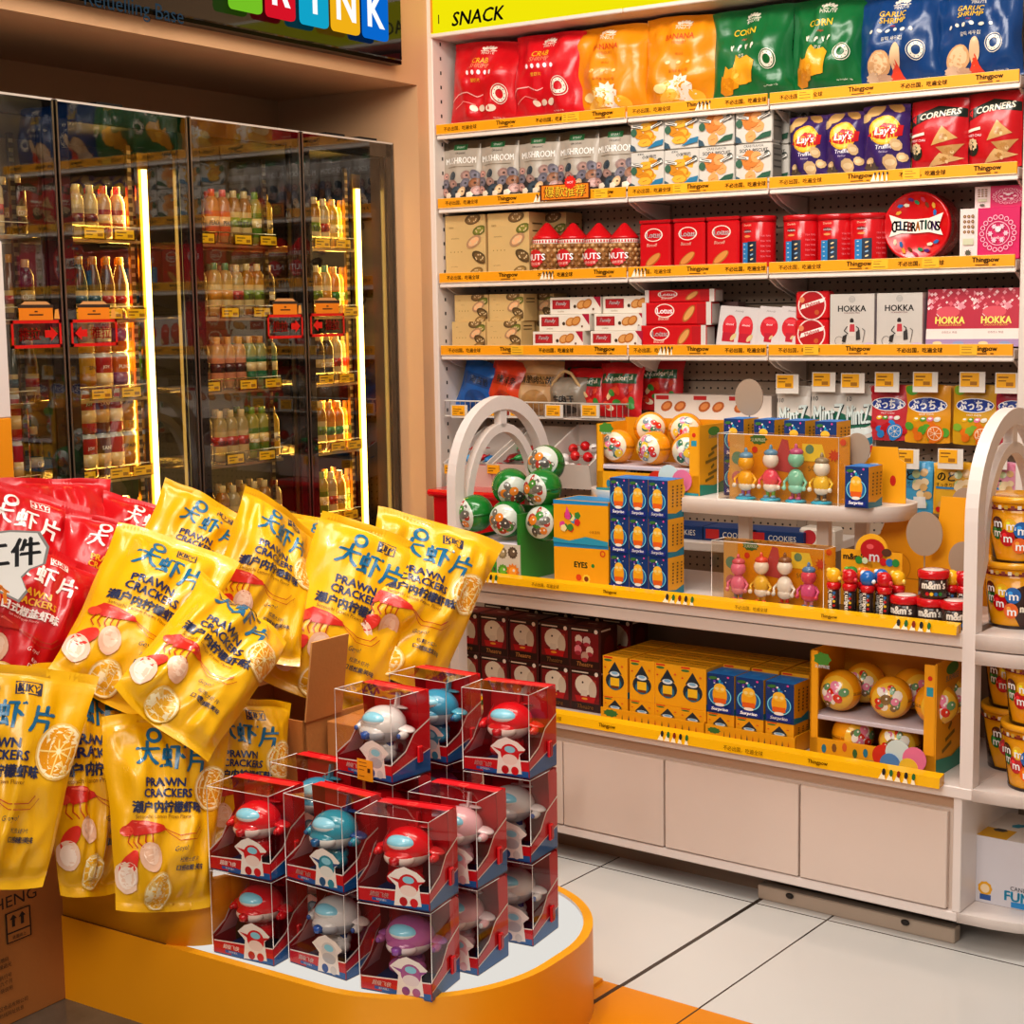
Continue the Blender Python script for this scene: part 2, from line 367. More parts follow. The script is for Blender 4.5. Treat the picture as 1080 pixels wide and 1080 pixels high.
def slab(name, x0, y0, z0, x1, y1, z1, mat='wall'):
    mb = MB(); mb.box(x0, y0, z0, x1, y1, z1, WALLC, mat); return tag(mb.obj(name), kind='structure')
slab('wall_left_soffit', -4.2, .3, ZSF, XS, YJ, 3.35)
slab('wall_left_pier', -4.2, YJ, 0, XS, 5.2, 3.35)
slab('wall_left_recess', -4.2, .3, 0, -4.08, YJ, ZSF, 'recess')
slab('wall_back', XS, 5.06, 0, 2.2, 5.2, 3.35)
# ================================================================== illuminated DRINK sign on the soffit
sign = empty('drink_sign', (XS, 3.0, 2.7)); tag(sign, 'glossy black wall sign with coloured tiles spelling DRINK above the fridge', 'sign')
SY0, SY1, SZ0, SZ1 = 1.9, 4.472, 2.464, 2.86
mb = MB(); mb.T = Matrix.Translation(-Vector(sign.location))
mb.box(XS, SY0, SZ0, XS+.05, SY1, SZ1, '#0c0d0e', 'mirror', .004); mb.box(XS, SY0, SZ0-.012, XS+.046, SY1, SZ0, '#1a1714', 'metal')
ar = Art(mb, lambda x, y, l: (XS+.05+l, SY0+x*(SY1-SY0), SZ0+y*(SZ1-SZ0)), SY1-SY0, SZ1-SZ0)
mb_sign, ar_sign = mb, ar
q = onX(150, 6, XS+.05); fx = (q.y-SY0)/(SY1-SY0); fy = (q.z-SZ0)/(SZ1-SZ0)
ar.text('Refuelling Base', fx-.01, fy-.035, .145, '#3f5666', mat='softglow'); ar.text('饮料补给站', fx-.01, fy+.26, .2, '#dfe8ee', bold=.015, mat='glow')
mb.obj('sign_panel', sign)
ZT_ = sum(onX(x_, y_, XS+.085).z for x_, y_ in ((399, 42), (366, 35), (333, 28)))/3
for ch, cc, xa, xb, yb in (('D', '#7cc32a', 243, 277, 15), ('R', '#d9182c', 282, 312, 24), ('I', '#16a9cc', 318, 347, 31), ('N', '#f2b51c', 351, 380, 38), ('K', '#0c6fd0', 384, 410, 45)):
    Xf = XS+.085; a = onX(xa, yb-3, Xf); c = onX(xb, yb, Xf); w = c.y-a.y; z0 = ZT_; h = .185; yc = (a.y+c.y)/2
    mb = MB(); mb.T = Matrix.Translation(Vector((Xf, yc, z0))-sign.location)
    n = 5; pts = []; r = .016
    for cx, cy, a0 in ((w/2-r, r, -PI/2), (w/2-r, h-r, 0), (-w/2+r, h-r, PI/2), (-w/2+r, r, PI)):
        pts += [(cx+r*math.cos(a0+PI/2*i/n), cy+r*math.sin(a0+PI/2*i/n)) for i in range(n+1)]
    A = [mb.p(-.008, a, b_) for a, b_ in pts]; B = [mb.p(0, a, b_) for a, b_ in pts]; N = len(pts)
    for i in range(N): mb.face((A[i], A[(i+1) % N], B[(i+1) % N], B[i]), cc, 'glow')
    mb.face(B, cc, 'glow')
    ar = Art(mb, lambda x, y, l: (.001+l, (x-.5)*w, y*h), w, h); ar.text(ch, .5, .52, .62, '#ffffff', bold=.035, sx=.85, mat='glow')
    mb.obj('letter_tile', sign)
# ================================================================== snack shelf unit against the back wall
YU, YB = 4.70, 4.98
BX = [-3.405, -2.629, -2.122, -1.344]
SZ = [2.271, 2.013, 1.750, 1.492]
MG = MATS
mp_ = mk('pegboard', .6, vary=.04)
nt = mp_.node_tree; tc = nt.nodes['Texture Coordinate']; b = nt.nodes['Principled BSDF']
sx = nt.nodes.new('ShaderNodeSeparateXYZ'); nt.links.new(tc.outputs['Object'], sx.inputs[0])
fx = mnode('SUBTRACT', mnode('FRACT', mnode('MULTIPLY', sx.outputs['X'], 1/.027)), .5); fz = mnode('SUBTRACT', mnode('FRACT', mnode('MULTIPLY', sx.outputs['Z'], 1/.027)), .5)
d2 = mnode('ADD', mnode('MULTIPLY', fx, fx), mnode('MULTIPLY', fz, fz)); hole = mnode('LESS_THAN', d2, .02)
old = b.inputs['Base Color'].links[0].from_socket
mx = nt.nodes.new('ShaderNodeMix'); mx.data_type = 'RGBA'; nt.links.new(hole, mx.inputs['Factor']); nt.links.new(old, mx.inputs['A']); mx.inputs['B'].default_value = lin('#2a211b')
nt.links.new(mx.outputs['Result'], b.inputs['Base Color'])
unit = empty('snack_shelf_unit', (-2.37, 4.98, 0)); tag(unit, 'tall white snack shelving with orange price strips against the back wall', 'shelf')
def U_(): m_ = MB(); m_.T = Matrix.Translation(-Vector(unit.location)); return m_
WH = '#e6d9cf'
for x0, x1 in ((BX[0]-.045, BX[0]-.004), (BX[3]+.012, BX[3]+.11)):
    mb = U_(); mb.box(x0, YU-.015, 0, x1, YB+.03, 2.78, WH, 'paint', .003)
    for k in range(40):
        z = .8+k*.05
        if x0 < -3: mb.box(x1, YU+.03, z, x1+.0006, YU+.038, z+.012, '#3a3430', 'matte'); mb.box(x1, YB-.03, z, x1+.0006, YB-.022, z+.012, '#3a3430', 'matte')
    mb.obj('upright', unit)
mb = U_(); mb.box(BX[0], YB, 0, BX[3], YB+.02, 2.78, '#b8a18c', 'pegboard')
for z in (2.60, 2.13, 1.87, 1.62, 1.36, 1.1): mb.box(BX[0], YB-.001, z, BX[3], YB, z+.004, '#3c3028', 'matte')
mb.obj('back_panel', unit)
for x in BX[1:3]:
    mb = U_(); mb.box(x-.016, YB-.012, 0, x+.016, YB, 2.7, '#a08d7c', 'paint', .002); mb.obj('slotted_post', unit)
def strip(x0, x1, z, parent, seed):
    "orange price strip with its printing"
    rnd = random.Random(seed); mb = U_(); h = .036; w = x1-x0
    mb.box(x0+.002, YU-.012, z-h, x1-.002, YU-.006, z, '#f7a610', 'card', .001, top='#f7d9a0', bottom='#e8dccf')
    ar = Art(mb, lambda x, y, l: (x0+x*w, YU-.012-l, z-h+y*h), w, h, 'card')
    ar.rect(.003, .02, .997, .07, '#f3e2c0')
    n = max(2, round(w/.19)); 
    for i in range(n):
        cx = (i+.55)/n
        if i % 2 == 0: ar.text('不必出国，吃遍全球', cx, .5, .42, '#4a2206', bold=.015, wmax=.145/w)
        else:
            ar.text('Thingpow', cx, .58, .5, '#3a1a04', bold=.03, wmax=.08/w); ar.line(cx-.03/w, .22, cx+.01/w, .22, .003/w, '#7a4a12'); ar.line(cx+.02/w, .22, cx+.03/w, .22, .003/w, '#7a4a12')
    for i in range(rnd.randint(1, 3)):
        cx = rnd.uniform(.08, .92)
        if rnd.random() < .55:
            ar.rect(cx-.026/w, .1, cx+.026/w, .93, '#f7bd2a')
            for yy in (.75, .55, .3): ar.line(cx-.02/w, yy, cx+rnd.uniform(0, .02)/w, yy, .002/w, '#a8741a')
        else:
            for k in range(4):
                ar.poly([(cx+(-.03+k*.016)/w, .08), (cx+(-.018+k*.013)/w, .75), (cx+(-.014+k*.013)/w, .08)], '#fff3da')
                ar.ell(cx+(-.015+k*.013)/w, .72, .0028/w, '#2b2b2b', ry=.005/w, n=8)
    mb.obj('price_strip', parent)
for k, z in enumerate(SZ):
    for i in range(3):
        x0, x1 = BX[i]+.002, BX[i+1]-.002
        mb = U_(); mb.box(x0, YU-.006, z-.045, x1, YB-.004, z-.014, WH, 'paint', .004); mb.box(x0, YU-.008, z-.052, x1, YU, z-.038, '#efe4da', 'paint', .003)
        for xb in (x0+.006, x1-.012):
            A = [(YU+.02, z-.05), (YU+.05, z-.05), (YB-.01, z-.05), (YB-.01, z-.13), (YB-.06, z-.11), (YU+.08, z-.075)]
            L_ = [mb.p(xb, a, c) for a, c in A]; R_ = [mb.p(xb+.006, a, c) for a, c in A]
            mb.face(L_, WH, 'paint'); mb.face(R_[::-1], WH, 'paint')
            for j in range(6): mb.face((L_[j], L_[(j+1) % 6], R_[(j+1) % 6], R_[j]), WH, 'paint')
        sh = mb.obj('shelf', unit); strip(x0, x1, z, sh, k*7+i)
# lit header boxes
for i in range(3):
    x0, x1 = BX[i]-.004, BX[i+1]-.006; z0 = onY(640, 11, YU-.02).z
    mb = U_(); mb.box(x0, YU-.02, z0, x1, YU+.03, z0+.13, '#f4e80c', 'glow', .002); mb.box(x0, YU-.024, z0-.014, x1, YB, z0, WH, 'paint', .003)
    mb.box(x0, YU-.022, z0+.13, x1, YU+.03, z0+.14, WH, 'paint')
    if i == 0:
        ar = Art(mb, lambda x, y, l: (x0+x*(x1-x0), YU-.02-l, z0+y*.13), x1-x0, .13, 'card')
        ar.text('SNACK', .26, .31, .36, '#2c2a08', bold=.03, shear=.2); ar.text('1', .045, .36, .24, '#2c2a08')
        ar.rect(0, .03, .012, .97, '#d99a10')
    mb.obj('header_sign', unit)
# wire basket shelf with its tag rail at the left, then peg-side lower ledge
ZBK = onY(540, 424, YU).z
mb = U_(); x0, x1 = BX[0]+.01, BX[1]-.005
for z in (ZBK, ZBK-.055): mb.tube([(x0, YU, z), (x1, YU, z)], .003, '#d8d0c6', 'paint', 6)
n = 34
for i in range(n+1):
    x = x0+(x1-x0)*i/n; mb.tube([(x, YU, ZBK), (x, YU, ZBK-.055), (x, YB-.01, ZBK-.055)], .0016, '#d8d0c6', 'paint', 5)
for y in (4.78, 4.86, 4.94): mb.tube([(x0, y, ZBK-.055), (x1, y, ZBK-.055)], .002, '#d8d0c6', 'paint', 5)
bk = mb.obj('wire_basket', unit)
mb = U_(); mb.box(BX[0], YU-.25, .62, BX[3], YB, .66, WH, 'paint', .004); mb.box(BX[0], YU-.22, 0, BX[3], YB, .62, '#b9a897', 'paint'); mb.obj('base_deck', unit)
def ptag(x, z, Y, parent, w=.055, h=.036, tall=False):
    mb = U_(); mb.box(x-w/2-.006, Y-.003, z-h/2-.008, x+w/2+.012, Y-.001, z+h/2+.003, '#ded6cc', 'clear' if False else 'card')
    mb.box(x-w/2, Y-.0045, z-h/2, x+w/2, Y-.003, z+h/2, '#f7b21c', 'card')
    ar = Art(mb, lambda a, b_, l: (x-w/2+a*w, Y-.0045-l, z-h/2+b_*h), w, h); ar.rect(.1, .62, .75, .7, '#9a6410'); ar.rect(.1, .4, .55, .48, '#9a6410'); ar.rect(.62, .15, .9, .38, '#b87a16'); ar.rect(.1, .18, .4, .24, '#9a6410')
    return mb.obj('price_tag', parent)
for px in (484, 520, 546, 584, 622): q = onY(px, 433, YU-.004); ptag(q.x, q.z, YU-.004, bk)
# ================================================================== glass door drinks fridge in the recess
fr = empty('drinks_fridge', (-3.8, 3.6, 0)); tag(fr, 'four door black glass drinks fridge with lit shelves of bottles', 'fridge')
def G_(): m_ = MB(); m_.T = Matrix.Translation(-Vector(fr.location)); return m_
DY = [2.045, 2.565, 3.082, 3.598, 4.116, 4.622]
FT = 2.21
mb = G_(); BK = '#15120e'
mb.box(-4.07, DY[0], 0, -4.04, DY[5], FT-.02, '#241d12', 'matte'); mb.box(-4.07, DY[0], FT-.05, -3.57, DY[5], FT-.01, BK, 'matte'); mb.box(-4.07, DY[0], 0, -3.57, DY[5], .25, BK, 'matte')
mb.box(-4.07, DY[5]-.03, 0, -3.57, DY[5]-.004, FT-.02, '#2a2418', 'metal'); mb.box(-4.07, DY[0], 0, -3.57, DY[0]+.03, FT-.02, '#2a2418', 'metal')
for y in (3.34, 4.37, 4.55): mb.box(-3.9, y-.05, FT, -3.6, y+.05, FT+.02, '#1b1613', 'matte')
mb.obj('cabinet', fr)
def glass_sticker(y0, y1, z0, z1, parent, flip):
    mb = G_(); w, h = y1-y0, z1-z0
    ar = Art(mb, lambda x, y, l: (XD+.003+l, y0+x*w, z0+y*h), w, h, 'card')
    R = '#d8160f'
    for a in ((0, 0, 1, .07), (0, .53, 1, .6), (0, 0, .045, .6), (.955, 0, 1, .6)): ar.rect(*a, R); ar.lay -= 1
    ar.lay += 1
    ar.text('推拉', .36 if not flip else .64, .3, .27, R, bold=.02)
    if not flip: ar.poly([(.66, .22), (.78, .22), (.78, .14), (.92, .3), (.78, .46), (.78, .38), (.66, .38)], R)
    else: ar.poly([(.34, .22), (.22, .22), (.22, .14), (.08, .3), (.22, .46), (.22, .38), (.34, .38)], R)
    ar.rect(.16, .6, .84, .88, '#ef8a1a'); ar.rect(.14, .86, .86, .93, '#3a2c22'); ar.poly([(.2, .93), (.8, .93), (.72, 1.0), (.28, 1.0)], '#d9a066'); ar.poly([(.86, .62), (.97, .62), (.95, .84), (.88, .82)], '#e9a24a'); ar.rect(.36, .7, .64, .73, '#5a3414'); ar.rect(.47, .77, .53, .8, '#5a3414')
    return mb.obj('sticker', parent)
STK = {1: ((12, 63), (325, 367), False), 2: ((75, 122), (323, 365), True), 3: ((282, 318), (316, 357), False), 4: ((327, 362), (320, 355), True)}
for i in range(5):
    y0, y1 = DY[i]+.005, DY[i+1]-.006; z0, z1 = .12, FT; bl, br, bt = .042, .036, .05
    mb = G_()
    for a, c in ((y0, y0+bl), (y1-br, y1)): mb.box(-3.575, a, z0, XD-.004, c, z1, '#0a0a0c', 'gloss')
    mb.box(-3.575, y0, z1-bt, XD-.004, y1, z1, '#0a0a0c', 'gloss'); mb.box(-3.575, y0, z0, XD-.004, y1, z0+.08, '#0a0a0c', 'gloss')
    for a, c in ((y0-.001, y0+.005), (y1-.005, y1+.001)): mb.box(-3.575, a, z0, XD+.001, c, z1, '#8f8880', 'metal')
    mb.box(-3.575, y0, z1-.004, XD+.001, y1, z1+.002, '#cfc4b8', 'paint')
    mb.box(-3.566, y0+bl, z0+.08, XD-.012, y0+bl+.006, z1-bt, '#6b6255', 'metal'); mb.box(-3.566, y1-br-.006, z0+.08, XD-.012, y1-br, z1-bt, '#6b6255', 'metal')
    d = mb.obj('glass_door', fr)
    mb = G_(); mb.poly([(XD, y0+.005, z0), (XD, y1-.005, z0), (XD, y1-.005, z1-.004), (XD, y0+.005, z1-.004)], '#f4f2ea', 'glass'); mb.obj('glass_pane', d)
    if i in STK:
        (xa, xb), (ya, yb), flip = STK[i]; A = onX(xa, yb, XD); B = onX(xb, (ya+yb)/2-19, XD)
        zz = onX((xa+xb)/2, yb-1, XD).z; glass_sticker(A.y, B.y, zz-.003, zz+(.125 if i < 3 else .128), d, flip)
FZ = [1.84, 1.605, 1.37, 1.13, .88]
for i in range(1, 5):
    y0, y1 = DY[i]+.045, DY[i+1]-.04
    if i in (2, 4): y1 -= .095
    for k, z in enumerate(FZ):
        mb = G_()
        for j in range(11): x = -4.0+j*.036; mb.tube([(x, y0, z), (x, y1, z)], .0022, '#b9ad90', 'metal', 5)
        for j in range(9): y = y0+(y1-y0)*j/8; mb.tube([(-4.0, y, z-.002), (-3.64, y, z-.002), (-3.628, y, z+.035)], .0018, '#cdbf95', 'metal', 5)
        mb.tube([(-3.628, y0, z+.035), (-3.628, y1, z+.035)], .0022, '#d7cda8', 'metal', 5); mb.box(-3.634, y0, z-.012, -3.626, y1, z-.002, '#c9b88a', 'metal')
        sh = mb.obj('wire_shelf', fr)
        rnd = random.Random(i*11+k)
        if i == 1: ys = [y1-.28]
        else: ys = [y0+(y1-y0)*f for f in ((.22, .62, .9) if (i+k) % 2 else (.45, .8))]
        for y in ys:
            mb = G_(); w = .075; mb.box(-3.624, y-w/2-.008, z-.004, -3.622, y+w/2+.008, z+.032, '#d9d2a8', 'clear'); mb.box(-3.622, y-w/2, z, -3.620, y+w/2, z+.028, '#fcc81c', 'card')
            ar = Art(mb, lambda a, c, l: (-3.62+l, y-w/2+a*w, z+c*.028), w, .028); ar.rect(.08, .62, .6, .75, '#8a6410'); ar.rect(.08, .3, .4, .42, '#8a6410'); ar.rect(.65, .18, .92, .5, '#a8781a'); mb.obj('price_tag', sh)
for i in (2, 4):
    yl = DY[i+1]-.115
    mb = G_(); mb.box(-3.64, yl-.02, .3, -3.625, yl+.022, 2.1, '#c9a040', 'metal'); mb.obj('light_post', fr)
    mb = G_(); mb.box(-3.625, yl-.006, .32, -3.615, yl+.008, 2.05, '#ffdf86', 'led'); mb.obj('light_strip', fr)
for i in range(1, 5):
    for yp in ((DY[i+1]-.155,) if i in (2, 4) else (DY[i+1]-.075,)):
        mb = G_(); mb.box(-3.65, yp-.008, .26, -3.64, yp+.008, 2.12, '#857449', 'metal')
        for k in range(70): z = .3+k*.026; mb.box(-3.64, yp-.007, z, -3.6385, yp+.007, z+.011, '#e8d9a0', 'metal')
        mb.obj('slotted_rail', fr)
# ---- bottles and cans
def bottle_kind(H, R, neck, body, label, cap, style='bottle', lab2=None, word=None):
    tn = lambda c, k=(.86, .76, .56): tuple(a*b for a, b in zip(hexc(c), k))  # bakes the golden strip light into every drink's colours, darker and yellower
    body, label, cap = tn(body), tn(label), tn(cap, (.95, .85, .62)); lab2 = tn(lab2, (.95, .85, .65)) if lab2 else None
    def make():
        mb = MB()
        if style == 'can':
            mb.lathe([(R*.8, 0), (R, .008*1, label), (R, H-.012, '#b9b6ae'), (R*.86, H, '#b9b6ae')], label, 'metal' if False else 'gloss', 14)
            for z0, z1 in ((.25, .55),): mb.lathe([(R*1.006, H*z0), (R*1.006, H*z1)], lab2 or body, 'gloss', 14)
        else:
            hs = H*neck
            mb.lathe([(R*.85, 0), (R, .006), (R, hs*.18, label), (R*1.01, hs*.2, label), (R*1.01, hs*.78, label), (R, hs*.8, body), (R*.98, hs, body), (R*.7, hs+(H-hs)*.4, body), (R*.38, H-.022, body), (R*.36, H-.016, body)], body, 'gloss', 14)
            if lab2: mb.lathe([(R*1.02, hs*.42), (R*1.02, hs*.66)], lab2, 'gloss', 14)
        if word:
            rr = R*1.03; ar = Art(mb, lambda x, y, l: ((rr+l)*math.sin((x-.5)*1.6), -(rr+l)*math.cos((x-.5)*1.6), y*H), rr*1.6, H, 'card', seg=.006); ar.text(word, .5, neck*.5 if style != 'can' else .68, .085, '#2c2014' if sum(hexc(label)) > 1.3 else '#fff6e0', bold=.02, wmax=.9)
        o = mb.obj('drink_can' if style == 'can' else 'drink_bottle')
        m2 = MB()
        if style == 'can': m2.lathe([(R*.84, H-.003), (R*.84, H+.001), (R*.2, H)], '#c9c6bd', 'metal', 12); m2.obj('can_lid', o)
        else: m2.lathe([(R*.44, H-.024), (R*.47, H-.023), (R*.47, H-.002), (R*.4, H)], cap, 'gloss', 12); m2.obj('cap', o)
        return o
    return Proto(make)
# (kind, look, proto)
BT = {
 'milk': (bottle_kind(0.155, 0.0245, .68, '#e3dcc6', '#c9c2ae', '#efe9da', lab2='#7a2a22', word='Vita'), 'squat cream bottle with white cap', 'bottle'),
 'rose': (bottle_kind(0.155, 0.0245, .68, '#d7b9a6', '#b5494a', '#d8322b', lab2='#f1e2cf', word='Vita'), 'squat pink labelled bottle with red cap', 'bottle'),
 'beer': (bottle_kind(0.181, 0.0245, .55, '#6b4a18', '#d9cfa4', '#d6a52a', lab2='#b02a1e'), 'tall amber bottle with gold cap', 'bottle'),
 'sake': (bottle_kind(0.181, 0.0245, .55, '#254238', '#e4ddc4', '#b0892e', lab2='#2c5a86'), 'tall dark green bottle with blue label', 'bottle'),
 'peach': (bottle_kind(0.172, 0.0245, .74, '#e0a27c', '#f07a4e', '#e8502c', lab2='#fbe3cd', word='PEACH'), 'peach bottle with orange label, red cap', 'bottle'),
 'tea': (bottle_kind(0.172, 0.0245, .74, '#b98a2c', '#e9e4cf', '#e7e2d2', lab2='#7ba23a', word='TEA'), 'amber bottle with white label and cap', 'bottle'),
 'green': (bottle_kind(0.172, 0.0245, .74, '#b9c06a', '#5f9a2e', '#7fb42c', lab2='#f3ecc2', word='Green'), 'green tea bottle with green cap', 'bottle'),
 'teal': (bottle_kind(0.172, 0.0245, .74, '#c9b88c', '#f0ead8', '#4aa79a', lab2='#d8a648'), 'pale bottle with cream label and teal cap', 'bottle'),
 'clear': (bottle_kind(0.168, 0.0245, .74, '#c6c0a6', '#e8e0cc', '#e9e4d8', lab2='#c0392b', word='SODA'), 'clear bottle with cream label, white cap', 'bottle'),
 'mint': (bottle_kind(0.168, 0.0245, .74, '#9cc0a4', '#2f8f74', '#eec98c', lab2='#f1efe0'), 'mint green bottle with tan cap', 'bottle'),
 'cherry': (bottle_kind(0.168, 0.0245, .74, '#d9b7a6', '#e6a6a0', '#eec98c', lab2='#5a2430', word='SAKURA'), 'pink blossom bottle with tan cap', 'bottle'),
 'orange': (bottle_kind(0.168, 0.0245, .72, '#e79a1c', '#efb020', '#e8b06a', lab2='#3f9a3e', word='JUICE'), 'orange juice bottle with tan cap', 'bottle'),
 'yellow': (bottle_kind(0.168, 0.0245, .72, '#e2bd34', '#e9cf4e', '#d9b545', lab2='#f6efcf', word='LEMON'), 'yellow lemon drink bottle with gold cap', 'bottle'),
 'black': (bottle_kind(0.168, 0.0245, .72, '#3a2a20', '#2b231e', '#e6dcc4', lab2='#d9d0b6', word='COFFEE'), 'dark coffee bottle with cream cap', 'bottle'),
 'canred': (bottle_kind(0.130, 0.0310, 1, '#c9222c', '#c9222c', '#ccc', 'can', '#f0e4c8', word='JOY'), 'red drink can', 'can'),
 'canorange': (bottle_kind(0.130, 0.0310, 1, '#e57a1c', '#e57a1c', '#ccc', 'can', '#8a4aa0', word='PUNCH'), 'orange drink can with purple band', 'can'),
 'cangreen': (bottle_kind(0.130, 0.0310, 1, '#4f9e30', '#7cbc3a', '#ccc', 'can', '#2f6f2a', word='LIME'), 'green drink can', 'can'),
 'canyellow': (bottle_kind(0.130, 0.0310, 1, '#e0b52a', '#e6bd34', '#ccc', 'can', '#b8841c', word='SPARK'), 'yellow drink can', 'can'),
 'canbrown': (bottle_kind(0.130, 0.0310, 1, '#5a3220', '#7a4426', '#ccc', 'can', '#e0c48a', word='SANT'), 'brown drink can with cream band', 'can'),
}
SHN = ['top', 'second', 'third', 'fourth', 'lowest']; DRN = {1: 'cropped', 2: 'second', 3: 'third', 4: 'last'}
ROWS = {
 (1, 0): ['clear', 'black'], (1, 1): ['sake', 'beer', 'black'], (1, 2): ['teal', 'sake', 'beer'], (1, 3): ['clear', 'canred', 'black'],
 (2, 0): ['milk', 'milk', 'rose', 'rose', 'milk'], (2, 1): ['sake', 'sake', 'beer', 'beer', 'sake'], (2, 2): ['canyellow', 'canred', 'canorange', 'cangreen'], (2, 3): ['canred', 'canbrown', 'canred', 'canyellow', 'canyellow'], (2, 4): ['tea', 'clear', 'beer', 'tea'],
 (3, 0): ['peach', 'peach', 'tea', 'tea', 'green', 'yellow'], (3, 1): ['teal', 'teal', 'clear', 'tea', 'tea', 'black'], (3, 2): ['cherry', 'cherry', 'cherry', 'mint', 'mint', 'mint'], (3, 3): ['clear', 'clear', 'clear', 'green', 'green', 'yellow'], (3, 4): ['tea', 'clear', 'yellow', 'tea', 'tea', 'clear'],
 (4, 0): ['tea', 'clear', 'yellow', 'yellow'], (4, 1): ['tea', 'teal', 'orange', 'yellow'], (4, 2): ['black', 'black', 'clear', 'clear'], (4, 3): ['tea', 'orange', 'orange', 'yellow'], (4, 4): ['green', 'clear', 'yellow', 'tea'],
}
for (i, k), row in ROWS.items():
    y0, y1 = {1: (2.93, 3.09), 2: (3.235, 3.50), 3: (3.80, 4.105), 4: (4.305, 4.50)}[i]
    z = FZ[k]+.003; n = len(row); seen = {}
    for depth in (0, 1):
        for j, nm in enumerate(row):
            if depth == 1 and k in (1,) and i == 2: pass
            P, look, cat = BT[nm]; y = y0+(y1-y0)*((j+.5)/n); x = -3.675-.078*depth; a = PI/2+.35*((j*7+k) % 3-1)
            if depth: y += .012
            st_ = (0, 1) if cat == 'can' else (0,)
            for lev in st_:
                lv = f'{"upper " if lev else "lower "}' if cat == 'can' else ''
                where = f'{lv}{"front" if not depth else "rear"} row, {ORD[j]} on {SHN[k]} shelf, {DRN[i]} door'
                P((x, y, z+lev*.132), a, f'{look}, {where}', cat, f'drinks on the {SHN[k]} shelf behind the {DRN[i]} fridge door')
# ================================================================== snack products on the shelf unit
GAP = .012
def shelfbox(x0, x1, ytop, k, Y):
    "pixel extents on shelf k -> centre X, width, height, floor z"
    ym = ytop+20; a = onY(x0, ym, Y).x; b_ = onY(x1, ym, Y).x; zf = SZ[k]-GAP; return (a+b_)/2, b_-a, onY((x0+x1)/2, ytop, Y).z-zf, zf
def carton_mb(w, h, d, col, fr_=None, rt=None, tp=None, mat='card', b=.0012, **side):
    mb = MB(); mb.box(-w/2, -d/2, 0, w/2, d/2, h, col, mat, b, **side)
    if fr_: fr_(front(mb, w, h, d))
    if rt: rt(right(mb, w, h, d))
    if tp: tp(topart(mb, w, h, d))
    return mb
